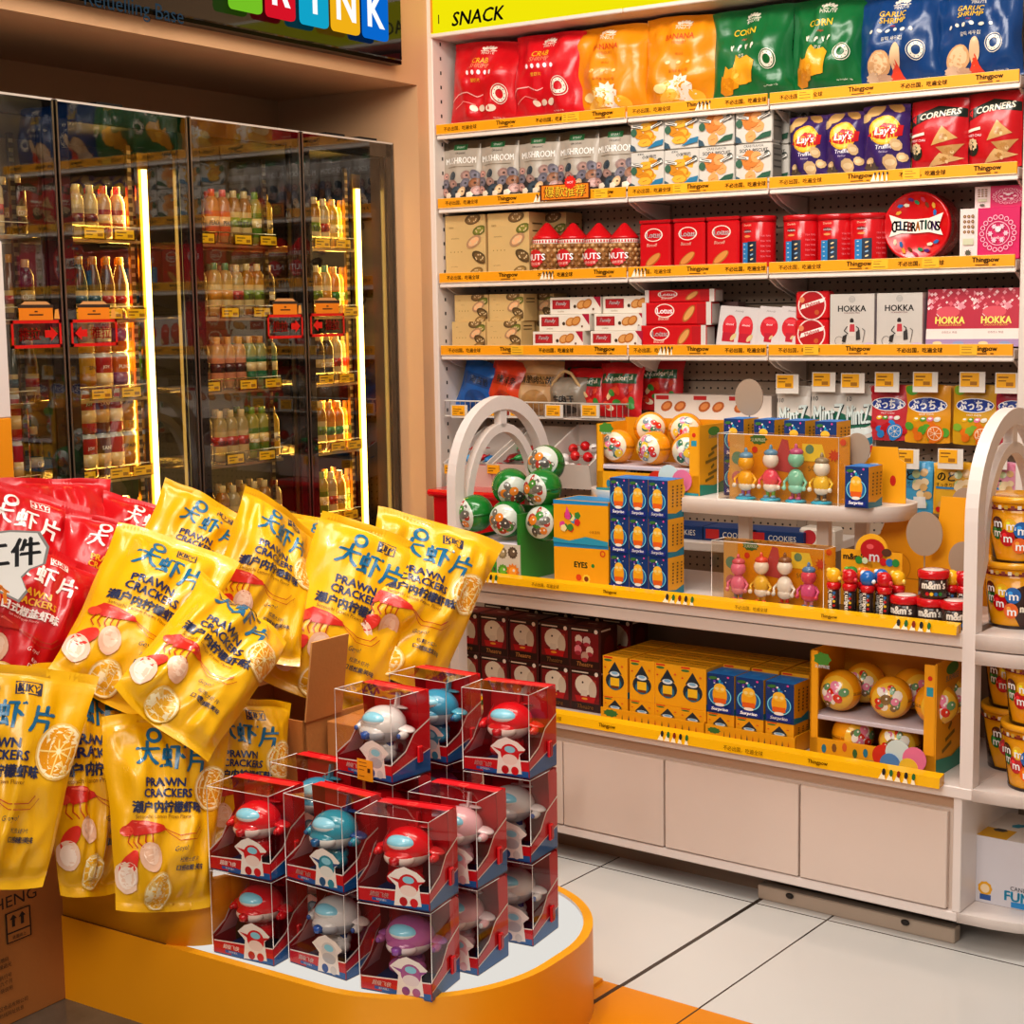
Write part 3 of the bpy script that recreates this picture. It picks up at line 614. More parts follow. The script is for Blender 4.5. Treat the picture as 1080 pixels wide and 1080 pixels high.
# ---- big pinched crisp bags, top shelf
def crown(a, cx, cy, s, col):
    for i in range(-2, 3): a.ell(cx+i*.03*s, cy+(.018-.006*abs(i))*s*1.2, .016*s, col, ry=.026*s, rot=-i*.5, n=8); a.lay -= 1
    a.lay += 1; a.line(cx-.09*s, cy-.02*s, cx+.09*s, cy-.02*s, .008*s, col)
def seal_stamp(a, cx, cy, r, col):
    a.ring(cx, cy, r, r*.42, col, 20); a.ring(cx, cy, r*1.25, r*.09, col, 20)
    for i in range(10): t = i*PI/5; a.ell(cx+r*.8*math.cos(t), cy+r*.8*math.sin(t)*a.w/a.h, r*.07, '#444', n=6); a.lay -= 1
    a.lay += 1
def chip_art(kind):
    def art(a):
        W = '#f4ead8'; crown(a, .53, .885, 1.1, W); a.text('PINUTE', .53, .835, .035, W)
        if kind == 'crab':
            a.text('CRAB', .45, .745, .062, '#f3b52a', bold=.02, shear=.15); a.text('SHRIMP', .45, .68, .052, '#f08a6a', bold=.02, shear=.15)
            for i in range(5): a.ell(.3+i*.08, .6, .022, '#f3e6ee', ry=.03, rot=.5, n=8)
            a.text('蟹虾片', .42, .51, .045, '#f2c23a')
            a.curve([(.05, .28), (.15, .36), (.3, .38), (.42, .33), (.5, .36)], .012, '#f4b7b0'); a.curve([(.1, .2), (.24, .28), (.4, .24)], .01, '#f0908a')
            seal_stamp(a, .74, .36, .09, W)
            for i in range(3): a.ell(.38+i*.12, .2, .055, '#f6e3cc', ry=.036, rot=.35*(i-1), n=12)
            a.text('Net Weight: 110g', .7, .1, .018, W)
        elif kind == 'banana':
            a.text('BANANA', .5, .74, .06, '#d9481c', bold=.01); a.text('YOGURT', .5, .675, .03, '#c9702a'); a.text('바나나', .5, .56, .03, '#d0601c')
            for i in range(3): a.ell(.36+i*.13, .47, .03, '#f7d98a', ry=.018, rot=.3, n=8)
            a.text('요거트 바나나칩', .5, .38, .034, '#c9641c'); 
            a.ell(.45, .18, .2, '#e9a41c', ry=.13); a.ell(.45, .18, .15, '#f7d98a', ry=.095); a.ell(.52, .24, .13, '#fbf3e4', jag=.2, ry=.1); a.ell(.6, .14, .1, '#f4e9da', jag=.25, n=14); a.ell(.37, .12, .12, '#f2c04a', ry=.06, rot=.4); a.ell(.72, .12, .1, '#f0b52e', ry=.06, rot=-.4); a.ell(.28, .2, .08, '#f6df9a', ry=.05)
        elif kind == 'corn':
            a.text('CORN', .45, .72, .07, '#f2c12e', bold=.02); a.text('chips', .45, .64, .03, '#e0452a', shear=.3)
            for i in range(4): a.ell(.3+i*.09, .555, .012, W, ry=.035, rot=.3*(-1)**i, n=8); a.ell(.3+i*.09+.02, .57, .01, W, ry=.02, n=6)
            a.text('콘칩', .42, .47, .035, W); seal_stamp(a, .76, .4, .085, W)
            for dx, dy, sc, c in ((.16, .18, 1, '#e79a1a'), (.28, .24, 1.25, '#f2ab26'), (.12, .12, .8, '#d98a14')):
                a.poly([(dx, dy), (dx+.06*sc, dy+.2*sc), (dx+.1*sc, dy+.16*sc), (dx+.18*sc, dy+.18*sc), (dx+.25*sc, dy+.13*sc), (dx+.2*sc, dy-.03*sc), (dx+.08*sc, dy-.05*sc)], c)
            a.ell(.35, .27, .04, '#f9c95a', ry=.02, rot=.6); a.text('Net Weight: 110g', .78, .13, .02, W)
        else:
            a.text('GARLIC', .45, .765, .058, '#f2c12e', bold=.02, shear=.1); a.text('SHRIMP', .45, .695, .058, '#f2c12e', bold=.02, shear=.1); a.text('chips', .45, .635, .026, '#e0452a', shear=.3)
            for i in range(6): a.ell(.22+i*.09, .58+.008*(i % 2), .028, W, ry=.02, rot=.5*(-1)**i, n=8)
            a.text('갈릭 새우칩', .46, .49, .045, W); seal_stamp(a, .72, .37, .085, W)
            a.ell(.3, .24, .13, '#d9a878', ry=.16, rot=-.7); a.ell(.3, .25, .1, '#ecc79c', ry=.13, rot=-.7); a.ell(.5, .3, .055, '#e9c49a', ry=.15, rot=-.15); a.poly([(.42, .12), (.5, .28), (.56, .12), (.6, .07), (.4, .07)], '#e5472e'); a.ell(.22, .12, .09, '#d8b496', ry=.06, jag=.12); a.ell(.35, .1, .08, '#caa284', ry=.05, jag=.1); a.text('Net Weight: 110g', .78, .08, .02, W)
    return art
CH = [('crab', '#cf0f1c', 472, 545, 42, 'red crab shrimp crisp bag slumped against the shelf side, beside the other red bag', .10, .06),
      ('crab', '#d40f20', 537, 612, 33, 'red crab shrimp crisp bag standing next to the orange banana bags', -.05, .02),
      ('banana', '#e8930f', 600, 680, 25, 'orange banana crisp bag touching a red crab shrimp bag', .0, .0),
      ('banana', '#e8930f', 676, 757, 14, 'orange banana crisp bag touching a green corn bag', .06, .03),
      ('corn', '#0f6a35', 750, 833, 5, 'green corn crisp bag touching an orange banana bag', .02, -.02),
      ('corn', '#0f6a35', 830, 909, -5, 'green corn crisp bag touching a blue garlic shrimp bag', .0, .02),
      ('garlic', '#0d3f78', 903, 993, -9, 'blue garlic shrimp crisp bag touching a green corn bag', .0, .0),
      ('garlic', '#0d3f78', 986, 1078, -14, 'blue garlic shrimp crisp bag at the end of the row by the upright', -.04, -.02)]
for i, (kd, c, x0, x1, yt, lab, rz, ry) in enumerate(CH):
    xc, w, h, zf = shelfbox(x0, x1, yt, 0, YU+.05); w *= 1.03
    o = bag(w, h, .12, 3+i*1.7, c, chip_art(kd), crumple=.02, pinch=.05, seal=.04, bend=0).obj('crisp_bag')
    put(o, (xc, YU+.075, zf), rz); o.rotation_euler.x = -.07; o.rotation_euler.y = ry
    tag(o, lab, 'crisp bag', 'large crisp bags on the top shelf')
for i, (kd, c, px, lab) in enumerate((('crab', '#b80d18', 520, 'dark red crisp bag tucked behind the two red crab shrimp bags'), ('banana', '#b3121c', 668, 'red crisp bag in the gap behind the orange banana bags'))):
    xc = onY(px, 70, YU+.19).x; o = bag(.25, .31, .08, 40+i, c, None, nu=10, nv=12).obj('crisp_bag'); put(o, (xc, YU+.2, SZ[0]-GAP), .05); tag(o, lab, 'crisp bag', 'large crisp bags on the top shelf')
# ---- row 2: mushroom pouches, biscuit packs, purple and red crisp bags
def mush_art(a):
    a.rect(.02, .86, .98, .97, '#4a3a26'); a.rect(.02, .0, .98, .05, '#2b2b30')
    a.rect(.33, .84, .67, .93, '#1f6b3a'); a.text('SMART', .5, .885, .035, '#e8f0e0'); a.text('ORGANIC', .5, .79, .03, '#3a3026'); a.text('MUSHROOM', .5, .67, .1, '#fdfaf4', bold=.03, wmax=.86, sx=.8); a.line(.15, .57, .85, .57, .012, '#8a7a66')
    rnd = random.Random(4); cols = ['#c98a3c', '#9a7a70', '#8a5a3c', '#b58a80', '#3a4650', '#d9b48a', '#6f6a74']
    a.rect(.02, .05, .98, .3, '#3a3434')
    for r_ in range(3):
        for j in range(4):
            cx, cy, rr = .13+j*.25+rnd.uniform(-.05, .05), .42-r_*.13, rnd.uniform(.1, .14); c = rnd.choice(cols); a.ell(cx, cy, rr, c, ry=rr*.8, rot=rnd.uniform(-1, 1), n=12); a.ell(cx, cy, rr*.62, tuple(min(1, q*1.18) for q in hexc(c)), ry=rr*.5, n=10); a.ell(cx+.02, cy, rr*.28, tuple(q*.6 for q in hexc(c)), ry=rr*.2, n=8)
    for cx in (.25, .5, .78): a.ell(cx, .1, .07, '#f1e3cc', ry=.06, jag=.1, n=10)
P = Proto(lambda: bag(.168, .215, .05, 21, '#b7ab9c', mush_art, nu=14, nv=16, crumple=.005, pinch=.02, flat_bottom=True, seal_col='#4a3a26').obj('mushroom_pouch'))
for i, px in enumerate((487, 526, 568.5, 609.5, 650)):
    xc, w, h, zf = shelfbox(px-20, px+20, 145, 1, YU+.04); P((xc, YU+.045, zf), .02*(i % 3-1), f'grey pouch of mushroom crisps, {ORD[i]} from the wall pier in its row', 'snack pouch', 'mushroom crisp pouches')
def sq_art(kind):
    def art(a):
        a.rect(.02, .02, .98, .98, '#dad4ca')
        if kind: a.text('CRAB FLAVOR', .5, .93, .06, '#333', wmax=.8); a.text('SODA BISCUIT', .5, .82, .085, '#2e2a28', bold=.03, wmax=.86)
        else: a.text('蛋黄味', .3, .93, .06, '#333'); a.text('小米锅巴', .55, .85, .1, '#4a423a', bold=.02)
        c0, c1 = ('#e0873a', '#f0aa66') if kind else ('#d98f1c', '#f2b83a')
        rnd = random.Random(2+kind)
        for j in range(11):
            cx, cy = .5+rnd.uniform(-.2, .2), .42+rnd.uniform(-.27, .27); a.ell(cx, cy, .2 if not kind else .15, c0 if j % 2 else c1, ry=.1 if not kind else .14, rot=rnd.uniform(-1, 1), n=12, jag=.04)
            a.line(cx-.06, cy-.02, cx+.06, cy+.02, .012, '#b8651c')
        a.ell(.12, .5, .09, '#3f6a52', ry=.1); a.ell(.88, .72, .08, '#4a4f4a', n=14); a.poly([(.02, .02), (.02, .2), (.14, .14), (.2, .02)], '#3f5a6a')
        a.poly([(.5, .06), (.95, .14), (.98, .28), (.75, .24)], '#2f7fa6' if not kind else '#2f5f48')
        for (xa, ya, xb, yb) in ((.05, .68, .38, .62), (.62, .6, .95, .72)): a.line(xa, ya, xb, yb, .085, '#222'); a.line(xa, ya, xb, yb, .065, '#f5efe4'); a.line(xa+.05, ya, xb-.05, yb, .02, '#333')
    return art
def sqside(a):
    a.rect(.05, .05, .95, .95, '#8d867c'); 
    for y in (.85, .7, .55, .4): a.line(.15, y, .85, y, .06, '#55504a')
PK = [Proto(lambda k=k: carton_mb(.128, .124, .075, '#ddd6cb', sq_art(k), sqside, None, 'film', .008).obj('biscuit_pack')) for k in (0, 1)]
cols_ = ((685, 0), (721, 0), (757.5, 1), (797, 1))
for j, (px, kd) in enumerate(cols_):
    for lev in (0, 1):
        xc, w, h, zf = shelfbox(px-18, px+18, 128, 1, YU+.03)
        PK[kd]((xc, YU+.055, zf+.124*lev), .015*((j+lev) % 3-1), f'{"upper" if lev else "lower"} white pack of {"crab soda biscuits" if kd else "golden rice crisps"} in the {("column beside the mushroom pouches", "next column from the pouches", "column beside the rice crisps", "column nearest the purple bags")[j]}', 'biscuit pack', 'square white biscuit packs')
for j, px in enumerate((830, 842)):
    for lev in (0, 1):
        q = onY(px, 160, YU+.17); PK[1]((q.x-.03, YU+.15+.06*j, SZ[1]-GAP+.124*lev), .0, f'{"upper" if lev else "lower"} white biscuit pack in the {("second", "third")[j]} rank behind the front packs', 'biscuit pack', 'square white biscuit packs')
def lays_art(a):
    rnd = random.Random(8)
    a.ell(.3, .92, .2, '#d9b070', ry=.12, rot=.4, jag=.03); a.ell(.72, .95, .2, '#c79a58', ry=.1, rot=-.5, jag=.03); a.ell(.1, .82, .13, '#dcb87c', ry=.1)
    a.ell(.52, .63, .33, '#f2b41a', ry=.31); a.ell(.52, .63, .29, '#f6cf4a', ry=.27); a.poly([(.16, .56), (.5, .73), (.9, .68), (.88, .54), (.5, .5)], '#c8141c'); a.text("Lay's", .53, .61, .14, '#fff', bold=.03, shear=.2, wmax=.6)
    a.text('Truffle', .5, .4, .06, '#f4eef6', bold=.02, shear=.1); a.text('flavour', .5, .33, .03, '#d7c4e0')
    for cx, cy, r_ in ((.75, .42, .14), (.62, .18, .17), (.86, .24, .12), (.2, .2, .11)): a.ell(cx, cy, r_, '#d9b684', ry=r_*.8, rot=cx*3, jag=.03); a.ell(cx, cy, r_*.6, '#e9cfa2', ry=r_*.4)
    for cx in (.15, .28): a.ell(cx, .12, .1, '#5a4a3a', jag=.2, n=12)
P = Proto(lambda: bag(.15, .225, .07, 31, '#3d2466', lays_art, nu=14, nv=18, crumple=.008, pinch=.03, seal_col='#5a3a86').obj('crisp_bag'))
for i, (x0, x1, yt, lab, dz) in enumerate(((831, 873, 122, 'purple truffle crisp bag nearest the white biscuit packs', 0), (869, 913, 118, 'purple truffle crisp bag in the middle of the three', 0), (909, 960, 110, 'purple truffle crisp bag nearest the red corn snack bags', 0))):
    xc, w, h, zf = shelfbox(x0, x1, yt, 1, YU+.05); o = P((xc, YU+.06, zf), .03*(i-1), lab, 'crisp bag', 'purple crisp bags'); o.scale = (w/.15*.98, 1, h/.225)
o = P((onY(958, 150, YU+.15).x, YU+.15, SZ[1]-GAP), -.15, 'purple truffle crisp bag standing behind the front purple bags', 'crisp bag', 'purple crisp bags')
def corner_art(a):
    a.poly([(.0, .62), (.45, .76), (1, .72), (1, .84), (.5, .9), (0, .76)], '#14251c'); a.ell(.1, .73, .06, '#d8232a', jag=.4, n=10); a.text('CORNERS', .55, .785, .085, '#f4ead6', bold=.04, rot=.1, shear=.15, wmax=.78)
    for pts, c in (([(.42, .36), (.6, .62), (.86, .44)], '#d2a868'), ([(.5, .34), (.95, .36), (.72, .16)], '#c4965a'), ([(.35, .08), (.55, .26), (.95, .16)], '#dcb67a')):
        a.poly(pts, c); cx, cy = sum(q[0] for q in pts)/3, sum(q[1] for q in pts)/3; a.ell(cx, cy, .07, '#b98848', ry=.05, jag=.15); a.ell(cx+.05, cy-.03, .03, '#e8cc98')
    a.ell(.14, .28, .12, '#1c2a22', ry=.14); a.ell(.14, .33, .1, '#dcc79c', jag=.1); a.line(.04, .5, .3, .53, .05, '#f4ead6'); a.text('SWEET CHILI', .17, .44, .03, '#fff', wmax=.3); a.text('원맛 콘칩', .4, .04, .03, '#fff')
P = Proto(lambda: bag(.19, .25, .07, 51, '#c3101c', corner_art, nu=14, nv=16, crumple=.006, pinch=.02).obj('crisp_bag'))
for i, (x0, x1, yt, lab) in enumerate(((960, 1022, 104, 'red corn crisp bag with dark banner beside the purple bags'), (1020, 1079, 96, 'red corn crisp bag with dark banner against the upright'))):
    xc, w, h, zf = shelfbox(x0, x1, yt, 1, YU+.05); o = P((xc, YU+.06, zf), -.06, lab, 'crisp bag', 'red corn crisp bags'); o.scale = (w/.19, 1, h/.25)
# hot-seller badge clipped on the second strip
q0, q1 = onY(571, 211, YU-.02), onY(620, 188, YU-.02); w, h = q1.x-q0.x, q1.z-q0.z
mb = MB(); mb.prism([(-w/2, -.002), (w/2, -.002), (w/2, 0), (-w/2, 0)], 0, h*.8, '#7a2c0c', 'card'); ar = Art(mb, lambda x, y, l: (x*w-w/2, -.002-l, y*h), w, h)
ar.rect(-.04, -.05, 1.04, .8, '#5c2408'); ar.rect(0, 0, 1, .75, '#f28a1a'); ar.text('爆款推荐', .5, .38, .62, '#7a2408', bold=.05, wmax=.97); ar.text('爆款推荐', .5, .4, .6, '#ffd23a', bold=.0, wmax=.94); ar.ell(.62, .85, .12, '#e02a1c', jag=.12, n=24); ar.text('HOT', .62, .85, .13, '#fff')
o = mb.obj('promotion_badge'); put(o, ((q0.x+q1.x)/2, YU-.0155, q0.z)); tag(o, 'orange and yellow promotion badge clipped to the second price strip', 'badge')
# ---- row 3
def tan_art(big):
    def art(a):
        a.text('everytime', .25, .62, .035, '#8a6a3a', wmax=.34); 
        for i in range(4): a.ell(.14+i*.09, .4, .014, '#a0803c', n=6)
        a.text('oat cookies', .22, .16, .02, '#9a7a4a', wmax=.3); a.text('燕麦饼', .16, .8, .03, '#8a6a3a')
        for cx, cy, r_, rot, c in ((.7, .93, .2, .2, '#6e5432'), (.86, .74, .17, .3, '#6a6a2a'), (.72, .56, .2, .5, '#b88e68'), (.86, .3, .2, -.5, '#5a4426'), (.78, .06, .17, .3, '#8a6c3c')):
            a.ell(cx, cy, r_, c, ry=r_*.55, rot=rot, n=16); a.ell(cx, cy, r_*.72, tuple(min(1, q*1.3) for q in hexc(c)), ry=r_*.36, rot=rot, n=14)
            for j in range(7): t = j*1.9; a.ell(cx+r_*.45*math.cos(t), cy+r_*.22*math.sin(t), .018, '#e0c89a', n=6); a.lay -= 1
            a.lay += 1
    return art
def kraftside(a): a.line(.2, .82, .8, .82, .05, '#6a4e28'); a.line(.2, .7, .8, .7, .04, '#6a4e28')
xc, w, h, zf = shelfbox(469, 512, 227, 2, YU+.03); w1 = w-.004; h1 = h
P = Proto(lambda: carton_mb(w1, h1, .11, '#d8b67a', tan_art(1), kraftside).obj('cookie_box'))
for i, (px, dy, lab) in enumerate(((490.5, 0, 'large tan cookie box against the shelf side'), (536, 0, 'large tan cookie box between its twin and the nut jars'), (505, .115, 'large tan cookie box behind the one against the shelf side'), (575, .115, 'large tan cookie box standing behind the nut jars'))):
    P((onY(px, 250, YU+.03+dy).x, YU+.03+.055+dy, SZ[2]-GAP), 0, lab, 'cookie box', 'large tan cookie boxes')
def jar():
    mb = MB(); H = .165
    mb.lathe([(.040, 0), (.047, .006), (.048, .07), (.046, .098, '#e9dccb'), (.047, .1, '#f2e8dc'), (.047, .113, '#cf1420')], '#a5713f', 'gloss', 20)
    rnd = random.Random(5)
    for r_ in range(6):
        for j in range(13):
            t = 2*PI*(j+.5*(r_ % 2))/13; mb.ell((.0455*math.cos(t), .0455*math.sin(t), .012+r_*.0155), (.0085, .0085, .0085), rnd.choice(['#b98850', '#9c6a38', '#c99a62', '#8a5a30', '#7d4a22']), 'gloss', 6, 5)
    rr = .0545; ar = Art(mb, lambda x, y, l: ((rr+l)*math.sin((x-.5)*1.1-.25), -(rr+l)*math.cos((x-.5)*1.1-.25), .01+y*.08), .06, .08, 'card', seg=.012); ar.ell(.5, .5, .5, '#cf1a22', jag=.05, n=28); ar.text('NUTS', .5, .55, .26, '#fff', bold=.03); ar.text('混合坚果', .5, .28, .12, '#ffd9c9')
    ar2 = Art(mb, lambda x, y, l: ((.0475+l)*math.sin(x*2*PI), -(.0475+l)*math.cos(x*2*PI), .1+y*.012), .3, .012, 'card', seg=.012)
    for i in range(30): ar2.rect(i/30, .1, i/30+.016, .8, '#cf1420'); ar2.lay -= 1
    o = mb.obj('nut_jar'); m2 = MB(); m2.lathe([(.0475, .112), (.0475, .12), (.044, .124), (.009, .166), (.004, .169), (0, .1695)], '#d4121c', 'gloss', 20); m2.obj('lid', o); return o
P = Proto(jar)
for i, px in enumerate((576.5, 604, 631, 658)):
    xc, w, h, zf = shelfbox(px-14, px+14, 235, 2, YU+.05); o = P((xc, YU+.055, zf), .1*i, f'nut jar with pointed red lid, {ORD[i]} from the tan cookie boxes', 'jar', 'nut jars with red lids'); s_ = h/.169; o.scale = (w/.098, w/.098, s_)
def lotus_tin(w, h, d):
    mb = MB(); mb.box(-w/2, -d/2, 0, w/2, d/2, h-.012, '#cf141d', 'gloss', .006)
    a = front(mb, w, h, d, 'gloss'); a.ring(.47, .70, .19, .025, '#f4e9da', rx=1.55); a.text('Lotus', .47, .70, .11, '#fff', bold=.04, wmax=.46); a.text('Biscoff', .42, .5, .06, '#f4d9c0', bold=.02, shear=.2, wmax=.5)
    a.ell(.45, .2, .3, '#b3692c', ry=.12, rot=.65); a.ell(.46, .215, .26, '#d9944a', ry=.09, rot=.65)
    o = mb.obj('biscuit_tin'); m2 = MB(); m2.box(-w/2-.001, -d/2-.001, h-.012, w/2+.001, d/2+.001, h, '#b80f18', 'gloss', .003); m2.obj('lid', o); return o
xc, w, h, zf = shelfbox(674, 706, 232, 2, YU+.03); wl, hl = w, h
P = Proto(lambda: lotus_tin(wl, hl, .1))
for i, px in enumerate((690, 726, 761.5)): P((onY(px, 255, YU+.03).x, YU+.08, SZ[2]-GAP), .02, f'square red biscuit tin, {ORD[i]} from the nut jars', 'tin', 'square red biscuit tins')
def tall_tin():
    mb = MB(); R, H = .054, .178
    mb.lathe([(R*.97, 0), (R, .004), (R, H-.02, '#c4121c'), (R*.97, H-.016)], '#d0151e', 'gloss', 24, sx=1.05, sy=.9)
    ar = Art(mb, lambda x, y, l: ((R*1.05+l)*math.sin((x-.5)*2.2+.1), -(R*.9+l)*math.cos((x-.5)*2.2+.1), y*H), .115, H, 'card', seg=.014)
    ar.text('Danish', .3, .82, .04, '#f6d9b8'); ar.ell(.3, .7, .12, '#7a1a20', ry=.06); ar.text('cookies', .3, .7, .035, '#fff'); ar.ell(.3, .6, .1, '#e89a5a', ry=.035)
    ar.rect(.12, .0, .32, .48, '#2f86c4'); ar.rect(.32, .0, .56, .5, '#16283f')
    for i in range(5): ar.ell(.44, .06+i*.09, .05, ('#d9a05a', '#e9d2a0', '#8ab0d0')[i % 3], ry=.026, rot=.5, n=8); ar.ell(.22, .08+i*.09, .035, '#bfe0ee', ry=.02, n=8)
    for i in range(5): ar.text('TEA TIME', .8, .2+i*.1, .03, '#e58a94')
    o = mb.obj('cookie_tin'); m2 = MB(); m2.lathe([(R*1.03, H-.022), (R*1.03, H-.003), (R*.98, H), (0, H)], '#c8121c', 'gloss', 24, sx=1.05, sy=.9); m2.obj('lid', o); return o
P = Proto(tall_tin)
for i, (px, lab) in enumerate(((799, 'beside the square red tins'), (844, 'second of four'), (880.5, 'third of four'), (915, 'beside the big round tin'))):
    xc, w, h, zf = shelfbox(px-18, px+18, 228-i, 2, YU+.05); o = P((xc, YU+.06, zf), 0.1*i, f'rounded red Danish cookie tin, {lab}', 'tin', 'rounded red cookie tins'); o.scale = (1, 1, h/.178)
# big round tin standing on edge
q = onY(967, 238, YU+.06); R = onY(1003, 238, YU+.06).x-q.x
tin = empty('celebration_tin', (q.x, YU+.06, SZ[2]-GAP)); tag(tin, 'big round red chocolate tin standing on its edge', 'tin')
mb = MB(); mb.T = Matrix.Translation((0, 0, R+.002)) @ Matrix.Rotation(PI/2, 4, 'X'); mb.lathe([(R*.97, -.11), (R*.98, -.105), (R*.98, -.03), (R*.98, -.01)], '#b10f18', 'gloss', 40); mb.obj('tin_body', tin)
mb = MB(); mb.T = Matrix.Translation((0, 0, R+.002)) @ Matrix.Rotation(PI/2, 4, 'X'); mb.lathe([(R, -.03), (R, .002), (R*.985, .006), (R*.93, .007), (R*.9, .004), (0, .004)], '#cf1119', 'gloss', 40)
ar = Art(mb, lambda x, y, l: (x*2*R-R, y*2*R-R, .0055+l), 2*R, 2*R, 'gloss')
rnd = random.Random(3)
for i in range(26):
    t = i*2*PI/26+.1; 
    if abs(math.sin(t)) < .42: continue
    rr = .34+.05*(i % 2); ar.ell(.5+rr*math.cos(t)*.95, .5+rr*math.sin(t), .045, ['#5a2a7a', '#e8dcc0', '#2f6fb0', '#d9a03a', '#7a3a1c', '#c43a5a', '#2f8a5a'][i % 7], ry=.025, rot=t+1, jag=.1, n=10)
ar.poly([(.1, .36), (.16, .5), (.1, .68), (.3, .61), (.5, .6), (.7, .61), (.9, .68), (.84, .5), (.9, .36), (.7, .41), (.5, .4), (.3, .41)], '#f6efe2')
for i, chx in enumerate('CELEBRATIONS'): ar.text(chx, .175+i*.059, .505+.012*math.sin(i), .16 if i == 0 else .13, ['#222', '#222', '#1f6fb0', '#222', '#c43a2a', '#222', '#e0861a', '#222', '#1f8a6a', '#222', '#5a2a7a', '#222'][i], bold=.04, wmax=.06); ar.lay -= 1
mb.obj('lid', tin)
def pink_art(a):
    a.rect(0, 0, .3, 1, '#efdcd6')
    for i in range(3):
        for j in range(4): a.ell(.08+i*.07, .55+j*.1, .028, '#7a5434', n=8); a.ell(.08+i*.07, .55+j*.1, .015, '#c49a6a', n=6)
    a.rect(.06, .3, .24, .42, '#cfd0b0'); a.ell(.15, .14, .05, '#5a5a4a', jag=.2)
    c = '#f4b9cc'
    for i in range(18): t = i*2*PI/18; a.ring(.65+.27*math.cos(t), .5+.27*math.sin(t)*a.w/a.h, .042, .014, c, 10); a.lay -= 1
    a.lay += 1; a.ring(.65, .5, .2, .012, c)
    for t in range(6): a.ell(.65+.13*math.cos(t*1.05), .5+.13*math.sin(t*1.05)*a.w/a.h, .04, '#f2c4d2', jag=.25, n=12)
    a.ell(.65, .58, .05, '#f8dfe4', jag=.2); a.text('bonbon', .65, .42, .06, '#ffe9ee')
def pinktop(a): a.rect(.0, .0, 1, 1, '#d8206a')
xc, w, h, zf = shelfbox(1012, 1075, 219, 2, YU+.03); wp, hp = w, h
P = Proto(lambda: carton_mb(wp, hp, .15, '#cf1560', pink_art, None, None).obj('gift_box'))
P((xc, YU+.11, zf), 0, 'pink gift box with lace ring print, lower of two by the upright', 'gift box', 'pink gift boxes')
o = P((xc+.02, YU+.13, zf+hp+.001), .04, 'pink gift box with lace ring print, stacked on top of the other', 'gift box', 'pink gift boxes'); o.scale = (.86, .9, .42)
# ---- row 4
xc, w, h, zf = shelfbox(476, 512, 311, 3, YU+.03); ws, hs = w-.003, h/2
P = Proto(lambda: carton_mb(ws, hs, .09, '#d8b67a', tan_art(0), kraftside).obj('cookie_box'))
for j, px in enumerate((494, 531)):
    for lev in (0, 1): P((onY(px, 340, YU+.03).x+.005*lev, YU+.075+.012*lev, SZ[3]-GAP+hs*lev), 0, f'small tan cookie box, {"upper" if lev else "lower"}, in the stack {"against the shelf side" if j == 0 else "beside the white cookie packs"}', 'cookie box', 'small tan cookie boxes')
for lev in (0, 1): P((onY(562, 325, YU+.13).x, YU+.2, SZ[3]-GAP+hs*lev), 0, f'small tan cookie box, {"upper" if lev else "lower"}, standing behind the front stacks', 'cookie box', 'small tan cookie boxes')
def fam_art(a):
    a.rect(.05, .3, .4, .85, '#9c1c22'); a.rect(.07, .34, .38, .8, '#b8242a'); a.text('Family', .225, .6, .26, '#fff', bold=.03, shear=.25, wmax=.27); a.text('cookies', .22, .17, .1, '#9a7a4a')
    a.ell(.63, .55, .1, '#c07a34', ry=.07, rot=.4); a.ell(.63, .56, .075, '#dba05c', ry=.05, rot=.4); a.ell(.74, .6, .1, '#b86e2a', ry=.07, rot=.6); a.ell(.74, .61, .075, '#d6954c', ry=.05, rot=.6); a.poly([(.86, 1), (1, 1), (1, .35)], '#b3163a'); a.ell(.5, .45, .03, '#4a3420', n=8); a.ell(.86, .28, .02, '#7a4a2a', n=8)
P = Proto(lambda: carton_mb(.205, .058, .06, '#ece2d4', fam_art, None, None, b=.002).obj('cookie_pack'))
for lev, row in enumerate(((588, 650), (593, 652), (603, 660))):
    for j, px in enumerate(row): P((onY(px, 350, YU+.03).x, YU+.06+.012*lev, SZ[3]-GAP+.0585*lev), 0, f'white cookie pack with red label, {("bottom", "middle", "top")[lev]} of the stack {("next to the tan boxes", "next to the red biscuit packs")[j]}', 'cookie pack', 'white cookie packs with red label')
def lot_art(a):
    a.ring(.33, .64, .09, .012, '#f4e9da', rx=1.6); a.text('Lotus', .33, .64, .24, '#fff', bold=.04, wmax=.24); a.text('Biscoff', .32, .3, .14, '#f4d9c0', shear=.2, wmax=.24); a.ell(.68, .5, .13, '#b3692c', ry=.055, rot=.9); a.ell(.685, .51, .11, '#dca05a', ry=.04, rot=.9)
    a.rect(0, 0, .06, 1, '#d9cfc8'); a.rect(.93, 0, 1, 1, '#d9cfc8'); a.rect(.8, .05, .92, .95, '#b8121c')
P = Proto(lambda: carton_mb(.255, .075, .07, '#cf141d', lot_art, None, None, 'film', .006, left='#d9cfc8', right='#c9bdb6').obj('biscuit_pack'))
for lev, px in enumerate((708, 712, 714)):
    o = P((onY(px, 350, YU+.03).x, YU+.065+.008*lev, SZ[3]-GAP+.0755*lev), .01*lev, f'long red caramel biscuit pack, {("bottom", "middle", "top")[lev]} of the stack of three', 'biscuit pack', 'long red biscuit packs')
    if lev == 2: o.scale.z = .55
for i, px in enumerate((752, 768)):
    for lev in (0, 1):
        mb = carton_mb(.07, .06, .06, '#8a6a66', lambda a: (a.ell(.5, .5, .2, '#7a141c'),)); o = mb.obj('snack_box'); put(o, (onY(px, 330, YU+.17).x, YU+.2, SZ[3]-GAP+.06*lev)); o.scale.z = 1.5; tag(o, f'grey snack box with dark red dot, {"upper" if lev else "lower"}, {("first", "second")[i]} column behind red packs', 'snack box', 'grey snack boxes at the rear')
